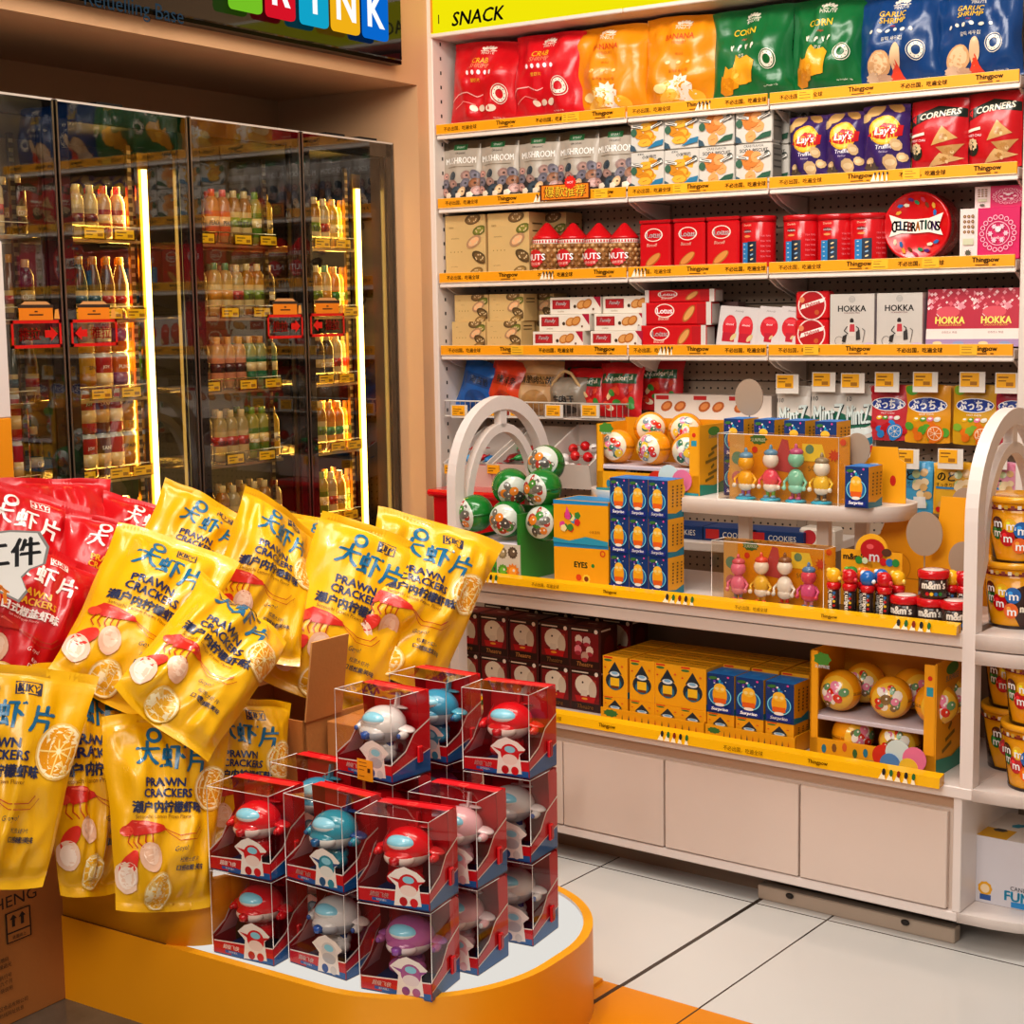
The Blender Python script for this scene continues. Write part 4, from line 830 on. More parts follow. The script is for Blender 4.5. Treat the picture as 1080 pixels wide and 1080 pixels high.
def oval_art(n):
    def art(a):
        xs = (.3, .7) if n == 2 else (.5,)
        a.text('Almondy', .5, .88, .06, '#8a7a7a', shear=.25)
        for x in xs: a.ell(x, .48, .17 if n == 2 else .36, '#cf1c2c', ry=.27 if n == 2 else .52*.9*.55*1.6); a.ell(x, .62, .13 if n == 2 else .26, '#e0404a', ry=.1); a.rect(x-.15, .12, x+.15, .34, '#b8122e'); a.ell(x+.12, .24, .1, '#d7c08a', ry=.05, rot=.9); a.text('almond', x, .55, .05, '#fff', wmax=.24)
    return art
for i, (x0, x1, n) in enumerate(((748, 793, 2), (790, 817, 1), (813, 839, 1))):
    xc, w, h, zf = shelfbox(x0, x1, 324, 3, YU+.03); mb = carton_mb(w*.96, h, .05, '#d4ccca', oval_art(n), None, None, 'film', .004); o = mb.obj('almond_pack'); put(o, (xc+.01, YU+.07, zf), 0); o.rotation_euler.x = -.12; o.rotation_euler.y = .08
    tag(o, ('wide silver pack with two red ovals leaning by the red biscuit packs', 'narrow silver pack with one red oval beside the wide pack', 'narrow silver pack with one red oval beside the red square packs')[i], 'snack pack', 'silver packs with red ovals')
def mb_art(a):
    a.ell(.5, .5, .38, '#b5121c'); a.ring(.5, .5, .42, .04, '#f4d9d0'); a.poly([(.15, .35), (.85, .62), (.9, .78), (.2, .52)], '#f8eee6'); a.text('Maltese', .52, .56, .13, '#b5121c', rot=.3, bold=.03, wmax=.62); a.ell(.2, .7, .08, '#e08a5a'); a.ell(.65, .25, .07, '#c45a2a')
P = Proto(lambda: carton_mb(.112, .088, .05, '#cf121c', mb_art, None, None, 'film', .006).obj('chocolate_pack'))
for lev in (0, 1): P((onY(855, 345, YU+.03).x, YU+.06+.004*lev, SZ[3]-GAP+.089*lev), 0, f'red chocolate pack with white slanted banner, {"upper" if lev else "lower"} of two', 'chocolate pack', 'red chocolate packs')
P((onY(868, 330, YU+.13).x, YU+.15, SZ[3]-GAP), 0, 'red chocolate pack standing behind the two front ones', 'chocolate pack', 'red chocolate packs').scale.z = 1.9
def hokka_w(a):
    a.ring(.5, .9, .07, .006, '#888'); a.rect(.44, .85, .56, .94, '#b9b4ae'); a.text('HOKKA', .5, .73, .11, '#1d1a18', bold=.03, wmax=.66); a.text('HOKKAIDO MILK', .5, .65, .028, '#7a3a3a', wmax=.6)
    a.ell(.5, .5, .045, '#2a2422', ry=.06); a.poly([(.44, .22), (.4, .4), (.46, .47), (.54, .47), (.6, .4), (.56, .22)], '#d9cfc6'); a.poly([(.45, .3), (.46, .44), (.56, .44), (.57, .3)], '#c23a44'); a.curve([(.4, .4), (.33, .32), (.42, .26)], .02, '#2a2422'); a.curve([(.6, .4), (.66, .36), (.62, .26)], .02, '#2a2422'); a.ring(.22, .13, .1, .008, '#3a3432'); a.poly([(.3, .22), (.4, .26), (.36, .1), (.28, .12)], '#2f2a28'); a.poly([(.6, .3), (.68, .34), (.7, .16), (.6, .14)], '#3a3634'); a.curve([(.75, .1), (.8, .32), (.74, .36)], .012, '#3a3634'); a.text('Egg Rolls', .42, .05, .05, '#4a4442', shear=.3); a.ell(.9, .03, .16, '#c9b4d0', ry=.08)
def hokka_r(a):
    rnd = random.Random(6); a.rect(0, .3, 1, 1, '#b8203c')
    for i in range(70):
        t = rnd.random(); x = rnd.random(); y = .62+.38*rnd.random() if x > .45 else .5+.5*rnd.random()
        if rnd.random() < .8: a.ell(x, y, rnd.uniform(.02, .05), rnd.choice(['#f4c9cc', '#e89aa6', '#f8e0de', '#d9606e']), jag=.2, n=8); a.lay -= 1
    a.lay += 1; a.ell(.45, .6, .25, '#d8505e', ry=.12); a.text('HOKKA', .5, .46, .12, '#f8e06a', bold=.05, wmax=.62); a.text('CHOCOLATE BISCUIT', .5, .375, .03, '#f4c94a', wmax=.58); a.rect(0, .13, 1, .31, '#efe0d8'); a.text('白色恋人 特选', .5, .25, .04, '#8a5a5a'); a.rect(0, 0, 1, .13, '#a88ab0'); a.ell(.25, .06, .1, '#e0cc9a', ry=.04); a.ell(.7, .06, .12, '#8a9ac0', ry=.04)
xc, w, h, zf = shelfbox(875, 923, 310, 3, YU+.03); wh, hh = w-.004, h
for i, (px, dy, lab) in enumerate(((898.5, 0, 'white egg roll box with line drawing beside the red chocolate packs'), (948.5, 0, 'white egg roll box with line drawing beside the red blossom boxes'), (956, .09, 'white egg roll box hidden behind its twin'))):
    if i == 0: P = Proto(lambda: carton_mb(wh, hh, .07, '#cdc6be', hokka_w, lambda a: a.rect(.1, .1, .9, .9, '#b9a9b4')).obj('biscuit_box'))
    P((onY(px, 335, YU+.03+dy).x, YU+.065+dy, SZ[3]-GAP), .0, lab, 'biscuit box', 'white egg roll boxes')
for i, (px, lab) in enumerate(((1000, 'red blossom biscuit box beside the white egg roll boxes'), (1049, 'red blossom biscuit box against the upright'))):
    if i == 0: P2 = Proto(lambda: carton_mb(wh*.99, hh*1.04, .06, '#b3203a', hokka_r, lambda a: a.rect(.1, .1, .9, .9, '#8a1430')).obj('biscuit_box'))
    o = P2((onY(px, 335, YU+.03).x, YU+.07, SZ[3]-GAP), 0, lab, 'biscuit box', 'red blossom biscuit boxes'); o.rotation_euler.x = -.1
# ---- basket bags
def plainbag(c, word, c2, tc='#222'):
    def art(a): a.rect(.08, .52, .92, .74, c2); a.text(word, .5, .63, .14, tc, bold=.03, wmax=.78); a.ell(.5, .25, .28, c2, ry=.2)
    return art
BB = [(481, 527, 380, '#1c62b0', '海苔脆', '#134a8c', '#0a2340', 'blue seaweed snack bag slumped in the wire basket', .25), (512, 556, 379, '#d8431c', '辣味条', '#b5300f', '#2a0e06', 'orange red snack bag leaning in the wire basket', .2),
      (544, 594, 379, '#c9a276', '香脆肉松饼', '#a87c4a', '#2a1a0e', 'kraft snack bag with dark lettering in the wire basket', .05)]
for i, (x0, x1, yt, c, wd, c2, tc, lab, ry) in enumerate(BB):
    xc, w, h, zf = shelfbox(x0, x1, yt, 3, YU+.08); z0 = ZBK-.05; h = onY((x0+x1)/2, yt, YU+.1).z-z0
    o = bag(w, h, .06, 60+i, c, plainbag(c, wd, c2, tc), nu=14, nv=16, crumple=.012).obj('snack_bag'); put(o, (xc-.02, YU+.09, z0), 0); o.rotation_euler.y = ry; o.rotation_euler.x = -.12; tag(o, lab, 'snack bag', 'bags in the wire basket')
sack = empty('net_sack', (onY(598, 420, YU+.07).x, YU+.08, ZBK-.05)); tag(sack, 'small drawstring sack of dark snacks with looped handle in the wire basket', 'sack')
h = onY(598, 398, YU+.08).z-(ZBK-.05)
bag(.16, h, .08, 66, '#8d8070', lambda a: (a.text('牛肉干', .5, .45, .2, '#14110f', bold=.04, wmax=.8), a.ell(.5, .18, .3, '#3a342e', ry=.1)), nu=14, nv=14, crumple=.01).obj('sack_body', sack)
mb = MB(); mb.tube([(-.07, 0, h*.55), (-.05, -.02, h*.85), (-.02, -.02, h*1.1), (.0, -.02, h*1.17), (.025, -.02, h*1.1), (.05, -.02, h*.85), (.075, 0, h*.5)], .006, '#c9a472', 'matte', 8); mb.obj('handle', sack)
def red_nut(a):
    a.rect(.1, .6, .9, .78, '#1f5a34'); a.text('Wonderful', .5, .69, .09, '#f4ead6', bold=.03, rot=.08, wmax=.78)
    rnd = random.Random(9)
    for i in range(16): a.ell(rnd.uniform(.15, .85), rnd.uniform(.12, .5), .1, rnd.choice(['#d9452a', '#3f8a3a', '#e8c79a', '#a01420', '#f0e0c0']), ry=.06, rot=i, n=10)
P = Proto(lambda: bag(.18, .2, .06, 71, '#c4161c', red_nut, nu=14, nv=14, crumple=.01).obj('nut_bag'))
for i, (px, yy, dy, lab) in enumerate(((612, 425, .06, 'red nut bag with green label beside the drawstring sack'), (648, 425, .05, 'red nut bag with green label standing full face above the ball display'), (690, 425, .14, 'red nut bag lying behind, past the yellow balls'), (612, 415, .2, 'dark red nut bag at the rear of the wire basket'))):
    q = onY(px, yy, YU+dy); o = P((q.x, YU+dy+.03, ZBK-.05 if i != 2 else ZBK-.03), .1*(i-1), lab, 'nut bag', 'red nut bags'); o.rotation_euler.x = -.2; o.scale.z = (.85, .95, .9, 1.05)[i]
# ---- slanted acrylic bins under the basket
BN = [(466, 522, 447, 492), (511, 574, 449, 497), (566, 640, 446, 503), (628, 690, 446, 505)]
rnd = random.Random(12)
for i, (x0, x1, y0, y1) in enumerate(BN):
    Y0 = YU-.10; a, c = onY(x0, (y0+y1)/2+20, Y0), onY(x1, (y0+y1)/2+20, Y0); w = .215; zt = onY((x0+x1)/2, 490, Y0).z; zb = zt-.085
    bn = empty('candy_bin', (a.x+w/2, Y0, zb)); tag(bn, f'slanted pale candy bin, {ORD[i]} from the wall pier', 'bin', 'slanted candy bins')
    mb = MB(); D = .27; t = .004; hw = w/2-.004
    for s_ in (-1, 1):
        x = s_*hw; P_ = [(x, .02, 0), (x, 0, .085), (x, D, .20), (x, D, .03)]
        A_ = [mb.p(q) for q in P_]; B_ = [mb.p(q[0]-s_*t, q[1], q[2]) for q in P_]; mb.face(A_, '#dccfc4', 'paint'); mb.face(B_[::-1], '#e8ddd4', 'paint')
        for j in range(4): mb.face((A_[j], A_[(j+1) % 4], B_[(j+1) % 4], B_[j]), '#f2e9e0', 'paint')
    mb.poly([(-hw, .02, 0), (hw, .02, 0), (hw, 0, .085), (-hw, 0, .085)], '#d9ccc0', 'paint'); mb.poly([(-hw, .024, .001), (hw, .024, .001), (hw, .004, .085), (-hw, .004, .085)], '#d9ccc0', 'paint'); mb.poly([(-hw, .02, 0), (hw, .02, 0), (hw, D, .03), (-hw, D, .03)], '#b9aca2', 'paint'); mb.poly([(-hw, D, .03), (hw, D, .03), (hw, D, .2), (-hw, D, .2)], '#cfc2b8', 'paint')
    mb.obj('bin_body', bn)
    mb = MB(); mb.box(-hw+.01, -.004, .05, -hw+.06, .0, .08, '#f3b01c', 'card'); ar = Art(mb, lambda x, y, l: (-hw+.01+x*.05, -.004-l, .05+y*.03), .05, .03); ar.rect(.1, .55, .7, .68, '#8a5a10'); ar.rect(.1, .25, .5, .38, '#8a5a10'); mb.obj('price_tag', bn)
    kinds = (['#2a7fc0', '#4a9fd8', '#c0202a'], ['#b01c24', '#8a1a1c', '#2f9a4a'], ['#d8141c', '#f2ece6', '#e02a2a'], ['#e8e0dc', '#d84a5a', '#f2c9cc'])[i]
    for j in range(12 if i else 9):
        mb = MB(); c = kinds[j % 3]
        if i < 2: mb.ell((0, 0, 0), (.034, .016, .012), c, 'film', 10, 6); mb.box(-.045, -.01, -.001, -.03, .01, .001, c, 'film'); mb.box(.03, -.01, -.001, .045, .01, .001, c, 'film')
        else:
            mb.ell((0, 0, 0), (.018, .018, .018), c, 'gloss', 10, 8); mb.box(-.032, -.008, -.001, -.016, .008, .001, c, 'film'); mb.box(.016, -.008, -.001, .032, .008, .001, c, 'film')
        o = mb.obj('wrapped_candy'); r_, k_ = j//4, j % 4
        o.location = Vector(bn.location)+Vector((-hw+.04+k_*.045+rnd.uniform(-.006, .006), .05+r_*.06, .062+r_*.03+rnd.uniform(0, .012))); o.rotation_euler = (rnd.uniform(-.4, .4), rnd.uniform(-.3, .3), rnd.uniform(0, 3))
        cn = {'#2a7fc0': 'blue', '#4a9fd8': 'light blue', '#c0202a': 'red', '#b01c24': 'red', '#8a1a1c': 'dark red', '#2f9a4a': 'green', '#d8141c': 'red', '#f2ece6': 'white', '#e02a2a': 'bright red', '#e8e0dc': 'white', '#d84a5a': 'rose', '#f2c9cc': 'pale pink'}[c]
        tag(o, f'{cn} wrapped candy in the {ORD[i]} slanted bin from the wall pier', 'candy', f'{cn} candies in the {ORD[i]} bin')
# ---- pegged bags on the right: hook with tag, bag hanging under it
def mint_art(a):
    a.rect(.0, .86, 1, 1, '#d8cfc4'); a.text('110', .12, .8, .06, '#333'); a.ell(.5, .5, .55, '#1f6a52', ry=.26, rot=.12); a.ell(.52, .36, .5, '#e9f2f0', ry=.14, rot=.12); a.text('MintZ', .52, .58, .26, '#132c2a', bold=.045, rot=.1, shear=.2, wmax=.86); a.text('MintZ', .51, .59, .26, '#e4f1ee', bold=.02, rot=.1, shear=.2, wmax=.86); a.poly([(0, .22), (.4, .2), (1, .3), (1, .2), (.4, .1), (0, .12)], '#2a7f9a'); a.poly([(0, .09), (.4, .08), (1, .18), (1, .08), (.4, .0), (0, .02)], '#d8323a')
def pu_art(c1, c2):
    def art(a):
        a.ell(.16, .93, .14, c1); a.text('UHA 味覚', .6, .9, .05, '#3a2a5a'); a.ell(.5, .66, .44, '#fff', ry=.17); a.ell(.5, .66, .42, '#2344a0', ry=.15); a.text('ぷっちょ', .5, .66, .16, '#fff', bold=.05, wmax=.74); a.text('FRUIT CHEW', .5, .5, .03, '#fff')
        for i, c in enumerate(('#f2c22a', '#5fae3a', '#f08ab0', '#f2f0e0')): a.ell(.28+i*.15, .42, .075, c, ry=.05, rot=.3); a.ell(.28+i*.15, .43, .04, '#fff', ry=.02)
        rnd = random.Random(3)
        for i in range(12): a.ell(rnd.uniform(.1, .9), rnd.uniform(.06, .34), .11, c1 if i % 2 else c2, ry=.09, rot=i, n=10)
        a.ell(.68, .18, .19, c2); a.ell(.68, .18, .15, '#fff3da'); a.ell(.68, .18, .135, c2); 
        for t in range(7): a.line(.68, .18, .68+.13*math.cos(t*.9), .18+.13*math.sin(t*.9)*a.w/a.h, .01, '#fff3da')
    return art
def nodo_art(c):
    def art(a):
        a.rect(0, .86, 1, 1, c); a.text('龍角散の', .3, .92, .05, '#fff'); a.rect(.0, .0, .06, 1, c); a.text('のど', .34, .74, .17, '#15120f', bold=.03); a.text('すっきり飴', .34, .58, .08, '#15120f', wmax=.56); a.rect(.06, .5, .6, .54, '#3f8ac0')
        rnd = random.Random(7)
        for i in range(9): a.ell(rnd.uniform(.6, .95), rnd.uniform(.3, .85), .1, rnd.choice(['#f0d9b0', '#d9b072', '#c9d8a0', '#e8a03a']), n=10)
        for i in range(5): a.ell(.2+.15*i, .2+.05*(i % 2), .08, rnd.choice(['#f2e0c0', '#e0b060', '#9ac07a']), n=10)
        a.ell(.14, .1, .07, '#d8232a'); a.rect(.55, .12, .85, .34, '#e8e4de')
    return art
PEG = [(836, 407, 440, 36, 'mint', '#e3ddd4', 'white mint candy bag with green swoosh, nearest the round grey disc', 828, 403), (873, 405, 440, 38, 'mint', '#e3ddd4', 'white mint candy bag with green swoosh, in the middle of three', 866.5, 401), (905, 405, 455, 30, 'mint', '#e3ddd4', 'white mint candy bag with green swoosh, beside the red fruit chew bag', 897, 402),
       (937, 406, 465, 41, 'pur', '#cf3a44', 'red and blue fruit chew bag with Japanese lettering', 933, 401), (978, 406, 468, 48, 'puo', '#e8a01c', 'orange fruit chew bag beside the red and blue one', 973.5, 401), (1028, 406, 470, 46, 'puo2', '#d9a41c', 'green and orange fruit chew bag between its neighbours, behind the white arch', 1023, 401), (1070, 408, 470, 40, 'pur2', '#b8324a', 'dark red fruit chew bag cut by the frame edge', 1061, 402),
       (962, 487, 542, 42, 'nb', '#4aa6cf', 'blue throat candy bag on the lower hooks', 954, 482), (1006, 488, 544, 44, 'ny', '#e6b030', 'yellow throat candy bag on the lower hooks', 1000, 482), (1054, 488, 545, 36, 'np', '#e8a0b8', 'pink throat candy bag on the lower hooks behind the white arch', 1046, 482)]
SHN_ = ['first mint', 'middle mint', 'last mint', 'red and blue chew', 'orange chew', 'green and orange chew', 'dark red chew', 'blue throat candy', 'yellow throat candy', 'pink throat candy']
AR = {'mint': mint_art, 'pur': pu_art('#c41c2a', '#2f8fd8'), 'puo': pu_art('#5fae3a', '#ee7c1a'), 'puo2': pu_art('#8ab83a', '#ee7c1a'), 'pur2': pu_art('#c41c4a', '#e8a02a'), 'nb': nodo_art('#3f9fd0'), 'ny': nodo_art('#e8a91c'), 'np': nodo_art('#e07a9a')}
for i, (px, yt, yb, wp_, kd, c, lab, tx, ty) in enumerate(PEG):
    Y = YU+.1; q0, q1 = onY(px, yt, Y), onY(px, yb, Y); w = onY(px+wp_/2, yt, Y).x-onY(px-wp_/2, yt, Y).x; h = q0.z-q1.z
    if kd == 'mint': h = .235
    n = 2
    for k in range(n):
        mb = bag(w, h, .022, 80+i, c, AR[kd] if k == 0 else None, nu=10, nv=12, crumple=.003, pinch=.01, seal=.06)
        o = mb.obj('candy_bag'); put(o, (q0.x, Y+.01+.03*k, q0.z-h), .0); tag(o, lab if k == 0 else f'candy bag hanging second on the {SHN_[i]} hook, behind its front bag', 'candy bag', 'candy bags hanging on hooks')
    hk = empty('display_hook', (q0.x, YB, q0.z)); tag(hk, f'wire hook with yellow tag holding the {SHN_[i]} bags', 'hook', 'hooks on the pegboard')
    mb = MB(); mb.tube([(0, 0, -.012), (0, -.2, -.012), (0, -.215, -.004)], .0025, '#c9c0b6', 'metal', 6); mb.tube([(0, 0, .012), (0, -.21, .012), (0, -.215, .02)], .002, '#c9c0b6', 'metal', 6); mb.obj('hook_wire', hk)
    qt = onY(tx, ty, YU+.055); ww, hh_ = .066, .05; mb = MB(); xo, zo = qt.x-q0.x, qt.z-q0.z
    mb.box(xo-ww/2, -.222, zo-hh_/2-.012, xo+ww/2+.012, -.2195, zo+hh_/2, '#e4dcd2', 'card'); mb.box(xo-ww/2+.004, -.2235, zo-hh_/2+.006, xo+ww/2-.006, -.222, zo+hh_/2-.003, '#f4b11c', 'card')
    ar = Art(mb, lambda x, y, l: (xo-ww/2+x*ww, -.2235-l, zo-hh_/2+y*hh_), ww, hh_); ar.rect(.14, .68, .6, .76, '#8a5a10'); ar.rect(.14, .48, .5, .54, '#8a5a10'); ar.rect(.5, .2, .82, .42, '#a8701a'); mb.obj('price_tag', hk)
# cookie boxes on the ledge behind the ball display
def ck_art(a):
    for x in (.3, .62): a.ell(x, .55, .15, '#b4602c', ry=.1, rot=.5, n=12); a.ell(x, .56, .1, '#d98a4a', ry=.06, rot=.5, n=10)
    a.rect(.05, .8, .35, .95, '#c02a2a')
P = Proto(lambda: carton_mb(.16, .09, .09, '#e0d2c6', ck_art).obj('cookie_box'))
zf = onY(740, 445, YU+.1).z
mb = U_(); mb.box(BX[1], YU-.02, zf-.03, BX[2]+.06, YB, zf, WH, 'paint', .003); mb.obj('shelf', unit)
for i, px in enumerate((712, 752, 790)): P((onY(px, 430, YU+.12).x, YU+.165, zf), 0, f'white cookie box behind the ball display, {ORD[i]} from the red nut bags', 'cookie box', 'white cookie boxes behind the ball display')
# red plastic tub and dark packs seen through the white arch
tub = empty('red_tub', onY(505, 520, YU-.12)); tub.location.z = onY(488, 545, YU-.12).z-.12; tag(tub, 'red plastic tub with lid seen behind the white arch', 'tub')
mb = MB(); mb.box(-.14, -.09, 0, .14, .09, .22, '#c8101a', 'gloss', .01); mb.obj('tub_body', tub); mb = MB(); mb.box(-.155, -.105, .2, .155, .105, .225, '#e0141f', 'gloss', .008); mb.obj('lid', tub)
mb = MB(); mb.box(-.13, -.01, 0, .13, .01, .06, '#d9151f', 'film', .004); o = mb.obj('red_packet'); o.location = onY(462, 553, YU-.2)-Vector((0, 0, .05)); o.rotation_euler = (.5, .1, .2); tag(o, 'small red packet lying below the red tub by the wall pier', 'packet')
# ================================================================== low display counter with arched ends
ct = empty('display_counter', LB, AL); tag(ct, 'white display counter with two arched ends, cupboard doors and curved end shelves', 'counter')
CW = '#e9ded8'; CB = '#dccabd'
def half_end(u0, vc, sv, su, sg=1, n=18): return [(u0, vc-sv)]+[(u0+sg*su*math.sin(PI*i/n)**.8, vc-sv*math.cos(PI*i/n)) for i in range(1, n)]+[(u0, vc+sv)]
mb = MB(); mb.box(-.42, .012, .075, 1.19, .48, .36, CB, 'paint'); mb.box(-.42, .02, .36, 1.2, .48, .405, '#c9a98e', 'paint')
mb.box(-.42, -.004, .075, 1.2, .48, .10, CW, 'paint', .003); mb.obj('carcass', ct)
mb = MB(); mb.box(-.36, .1, 0, 1.0, .42, .075, '#8d7a68', 'paint'); mb.obj('plinth', ct)
mb = MB(); mb.box(.62, .035, .0, 1.18, .075, .04, '#b8a694', 'paint', .003); mb.ell((.72, .03, .03), (.012, .006, .008), '#2a211b', 'matte', 8, 6); mb.ell((1.05, .03, .03), (.012, .006, .008), '#2a211b', 'matte', 8, 6); mb.obj('cable_rail', ct)
for a, c in ((-.40, -.004), (0., .343), (.349, .762), (.768, 1.172)):
    mb = MB(); mb.box(a, -.006, .104, c, .012, .355, '#e2d0c4', 'paint', .002); mb.obj('cupboard_door', ct)
mb = MB(); mb.box(1.186, -.004, .10, 1.208, .48, .405, CW, 'paint', .002); mb.box(1.2, .40, .10, 1.5, .42, .405, '#b59f8c', 'paint'); mb.prism(half_end(1.2, .238, .242, .34), .075, .10, CW, 'paint', smooth=True); mb.obj('end_cubby', ct)
mb = MB(); mb.box(-.42, -.012, .395, 1.236, .49, .425, CW, 'paint', .003); mb.prism(half_end(1.236, .24, .252, .36), .395, .425, CW, 'paint', smooth=True); mb.obj('lower_shelf', ct)
mb = MB(); mb.box(-.385, -.008, .775, 1.203, .48, .812, CW, 'paint', .003); mb.box(-.385, -.002, .738, 1.203, .48, .771, '#dccdc2', 'paint', .002); mb.obj('upper_shelf', ct)
mb = MB()
for z0, z1 in ((.775, .812), (.738, .771)): mb.prism(half_end(1.236, .24, .252, .36), z0, z1, CW, 'paint', smooth=True)
mb.obj('curved_end_shelf', ct)
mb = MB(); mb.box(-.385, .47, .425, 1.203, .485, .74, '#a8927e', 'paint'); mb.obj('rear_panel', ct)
def rail(u0, u1, z, h, seed):
    mb = MB(); P = [(-.006, z), (-.034, z-h*.2), (-.038, z-h), (-.006, z-h*.9)]
    A = [mb.p(u0, v, w) for v, w in P]; B = [mb.p(u1, v, w) for v, w in P]
    for i in range(4): mb.face((A[i], A[(i+1) % 4], B[(i+1) % 4], B[i]), '#f6bb12', 'gloss')
    mb.face(A[::-1], '#d99a10', 'gloss'); mb.face(B, '#d99a10', 'gloss')
    w = u1-u0; ar = Art(mb, lambda x, y, l: (u0+x*w, -.038+.004*y-l, z-h+y*h*.8), w, h*.8, 'gloss'); rnd = random.Random(seed)
    n = int(w/.2)
    for i in range(n):
        cx = (i+.5)/n
        if i % 3 == 0:
            for k in range(5): ar.poly([(cx+(-.05+k*.022)/w, .06), (cx+(-.038+k*.02)/w, .9), (cx+(-.03+k*.02)/w, .06)], '#fff0d0'); ar.ell(cx+(-.036+k*.02)/w, .8, .005/w, ['#2b2b2b', '#2f6f3a', '#8a2a1a'][k % 3], ry=.009/w, n=8)
        elif i % 3 == 1: ar.text('不必出国，吃遍全球', cx, .5, .5, '#6a3a0a', wmax=.15/w)
        else: ar.text('Thingpow', cx, .55, .5, '#5a2d08', bold=.02, wmax=.08/w)
    return mb.obj('price_rail', ct)
rail(-.37, 1.198, .836, .026, 1); rail(-.37, 1.162, .452, .032, 2)
def arch(u0, u1):
    mb = MB(); vc, HW, zs, za = .24, .25, 1.085, 1.348; n = 24
    def ringpath(hw, top, zb): return [(vc-hw, zb)]+[(vc-hw*math.cos(PI*i/n), zs+(top-zs)*math.sin(PI*i/n)) for i in range(n+1)]+[(vc+hw, zb)]
    def band(O, I):
        ids = []
        for (a, c), (e, g) in zip(O, I): ids.append([mb.p(u0, a, c), mb.p(u1, a, c), mb.p(u1, e, g), mb.p(u0, e, g)])
        for p_, q in zip(ids, ids[1:]):
            for j in range(4): mb.face((p_[j], p_[(j+1) % 4], q[(j+1) % 4], q[j]), CW, 'paint', False)
        mb.face(ids[0], CW, 'paint'); mb.face(ids[-1], CW, 'paint')
    band(ringpath(HW, za, .41), ringpath(HW-.042, za-.042, .41))
    zs2 = 1.06
    O = [(vc-.19*math.cos(PI*i/n), zs2-.06+(1.262-zs2+.06)*math.sin(PI*i/n)) for i in range(n+1)]; I = [(vc-.165*math.cos(PI*i/n), zs2-.08+(1.235-zs2+.08)*math.sin(PI*i/n)) for i in range(n+1)]
    O = [(vc-HW+.042, .94)]+O+[(vc+HW-.042, .94)]; I = [(vc-HW+.042, .90)]+I+[(vc+HW-.042, .90)]
    u0_, u1_ = u0, u1; u0 += .004; u1 -= .004; band(O, I); mb.box(u0, vc-.016, 1.25, u1, vc+.016, za-.04, CW, 'paint')
    return mb.obj('end_arch', ct)
arch(-.418, -.385); arch(1.203, 1.236)
# raised oval platform on posts
pl = empty('raised_platform', lf(.45, .27, .812), AL); tag(pl, 'white oval raised platform on posts standing on the counter', 'platform')
mb = MB(); n = 40; pts = []
for i in range(n):
    t = 2*PI*i/n; c, s_ = math.cos(t), math.sin(t); pts.append((.5*sgn(c)*abs(c)**.55, .165*sgn(s_)*abs(s_)**.8))
mb.prism(pts, 1.043-.812, 1.083-.812, '#efe6de', 'paint', smooth=True); mb.obj('platform_top', pl)
for x, y in ((.265, -.04), (.33, .06), (-.3, -.02), (-.3, .08), (.0, .0)): mb = MB(); mb.box(x-.018, y-.012, 0, x+.018, y+.012, .232, '#e6d9cc', 'paint', .002); mb.obj('post', pl)
PT = 1.084
# ------------------------------------------------------------------ generic character-free print for the small blind boxes
def blue_art(a):
    a.rect(.03, .03, .97, .97, '#123a78'); rnd = random.Random(3)
    for i in range(14): a.ell(rnd.uniform(.08, .92), rnd.uniform(.55, .95), rnd.uniform(.02, .06), rnd.choice(['#2f8ad0', '#e04a9a', '#7a4ab8', '#2fb0c8', '#f2f0f0']), n=8)
    a.ell(.24, .9, .16, '#3f7a3a', ry=.07, rot=.1); a.ring(.5, .45, .42, .04, '#7fd8ee', 28); a.ell(.5, .45, .37, '#1f6aa8')
    a.ell(.5, .48, .27, '#f0a818', ry=.46); a.ell(.5, .66, .22, '#f7c23a', ry=.2); a.rect(.27, .28, .73, .40, '#e5641c'); a.ell(.4, .64, .07, '#f4d98a'); a.ell(.6, .64, .07, '#f4d98a'); a.ell(.5, .24, .18, '#f4ece0', ry=.07)
    a.poly([(.1, .08), (.9, .04), (.93, .16), (.5, .2), (.07, .2)], '#1a2f8a'); a.text('Surprise', .5, .12, .1, '#fff', bold=.05, shear=.2, wmax=.78)
def blue_side(a):
    a.rect(0, 0, 1, 1, '#eba516'); a.poly([(0, .0), (1, 0), (1, .22), (.5, .12), (0, .16)], '#1f7f98')
    for x in (.3, .55, .78):
        for i in range(7): a.rect(x-.04, .3+i*.085, x+.05, .34+i*.085, '#5a3a10')
def blue_top(a): a.rect(.0, .0, 1, 1, '#1d7fd0'); a.rect(.3, .4, .6, .7, '#2f95e0')
BW, BH, BD = .0635, .108, .085
PBLUE = Proto(lambda: carton_mb(BW, BH, BD, '#123a78', blue_art, blue_side, blue_top).obj('blind_box'))
def yellow_art(a):
    a.ell(.22, .9, .16, '#4a7a3a', ry=.06); a.rect(.06, .95, .4, .99, '#d8321c'); a.ell(.5, .4, .37, '#25313c', ry=.42); a.poly([(.22, .58), (.5, .88), (.78, .58)], '#25313c'); a.ell(.5, .33, .27, '#2f6f8a', ry=.3); a.rect(.32, .28, .68, .48, '#f2c021'); a.ell(.5, .58, .2, '#dfe6ea', ry=.12); a.ell(.5, .6, .13, '#8ab8d8', ry=.07); a.rect(.34, .22, .66, .28, '#7a3a14'); a.ell(.8, .78, .05, '#e0662a', n=8); a.ell(.12, .72, .04, '#d8481c', n=8)
def yellow_top(a):
    for y in (.2, .8): a.line(.1, y, .9, y, .05, '#7a5a14')
    a.text('SURPRISE', .5, .5, .12, '#6a4a10', wmax=.8)
YW, YH = .0615, .118
PYEL = Proto(lambda: carton_mb(YW, YH, .085, '#efa914', yellow_art, blue_side, yellow_top).obj('blind_box'))
G1 = 'blue and yellow surprise boxes stacked on the counter'
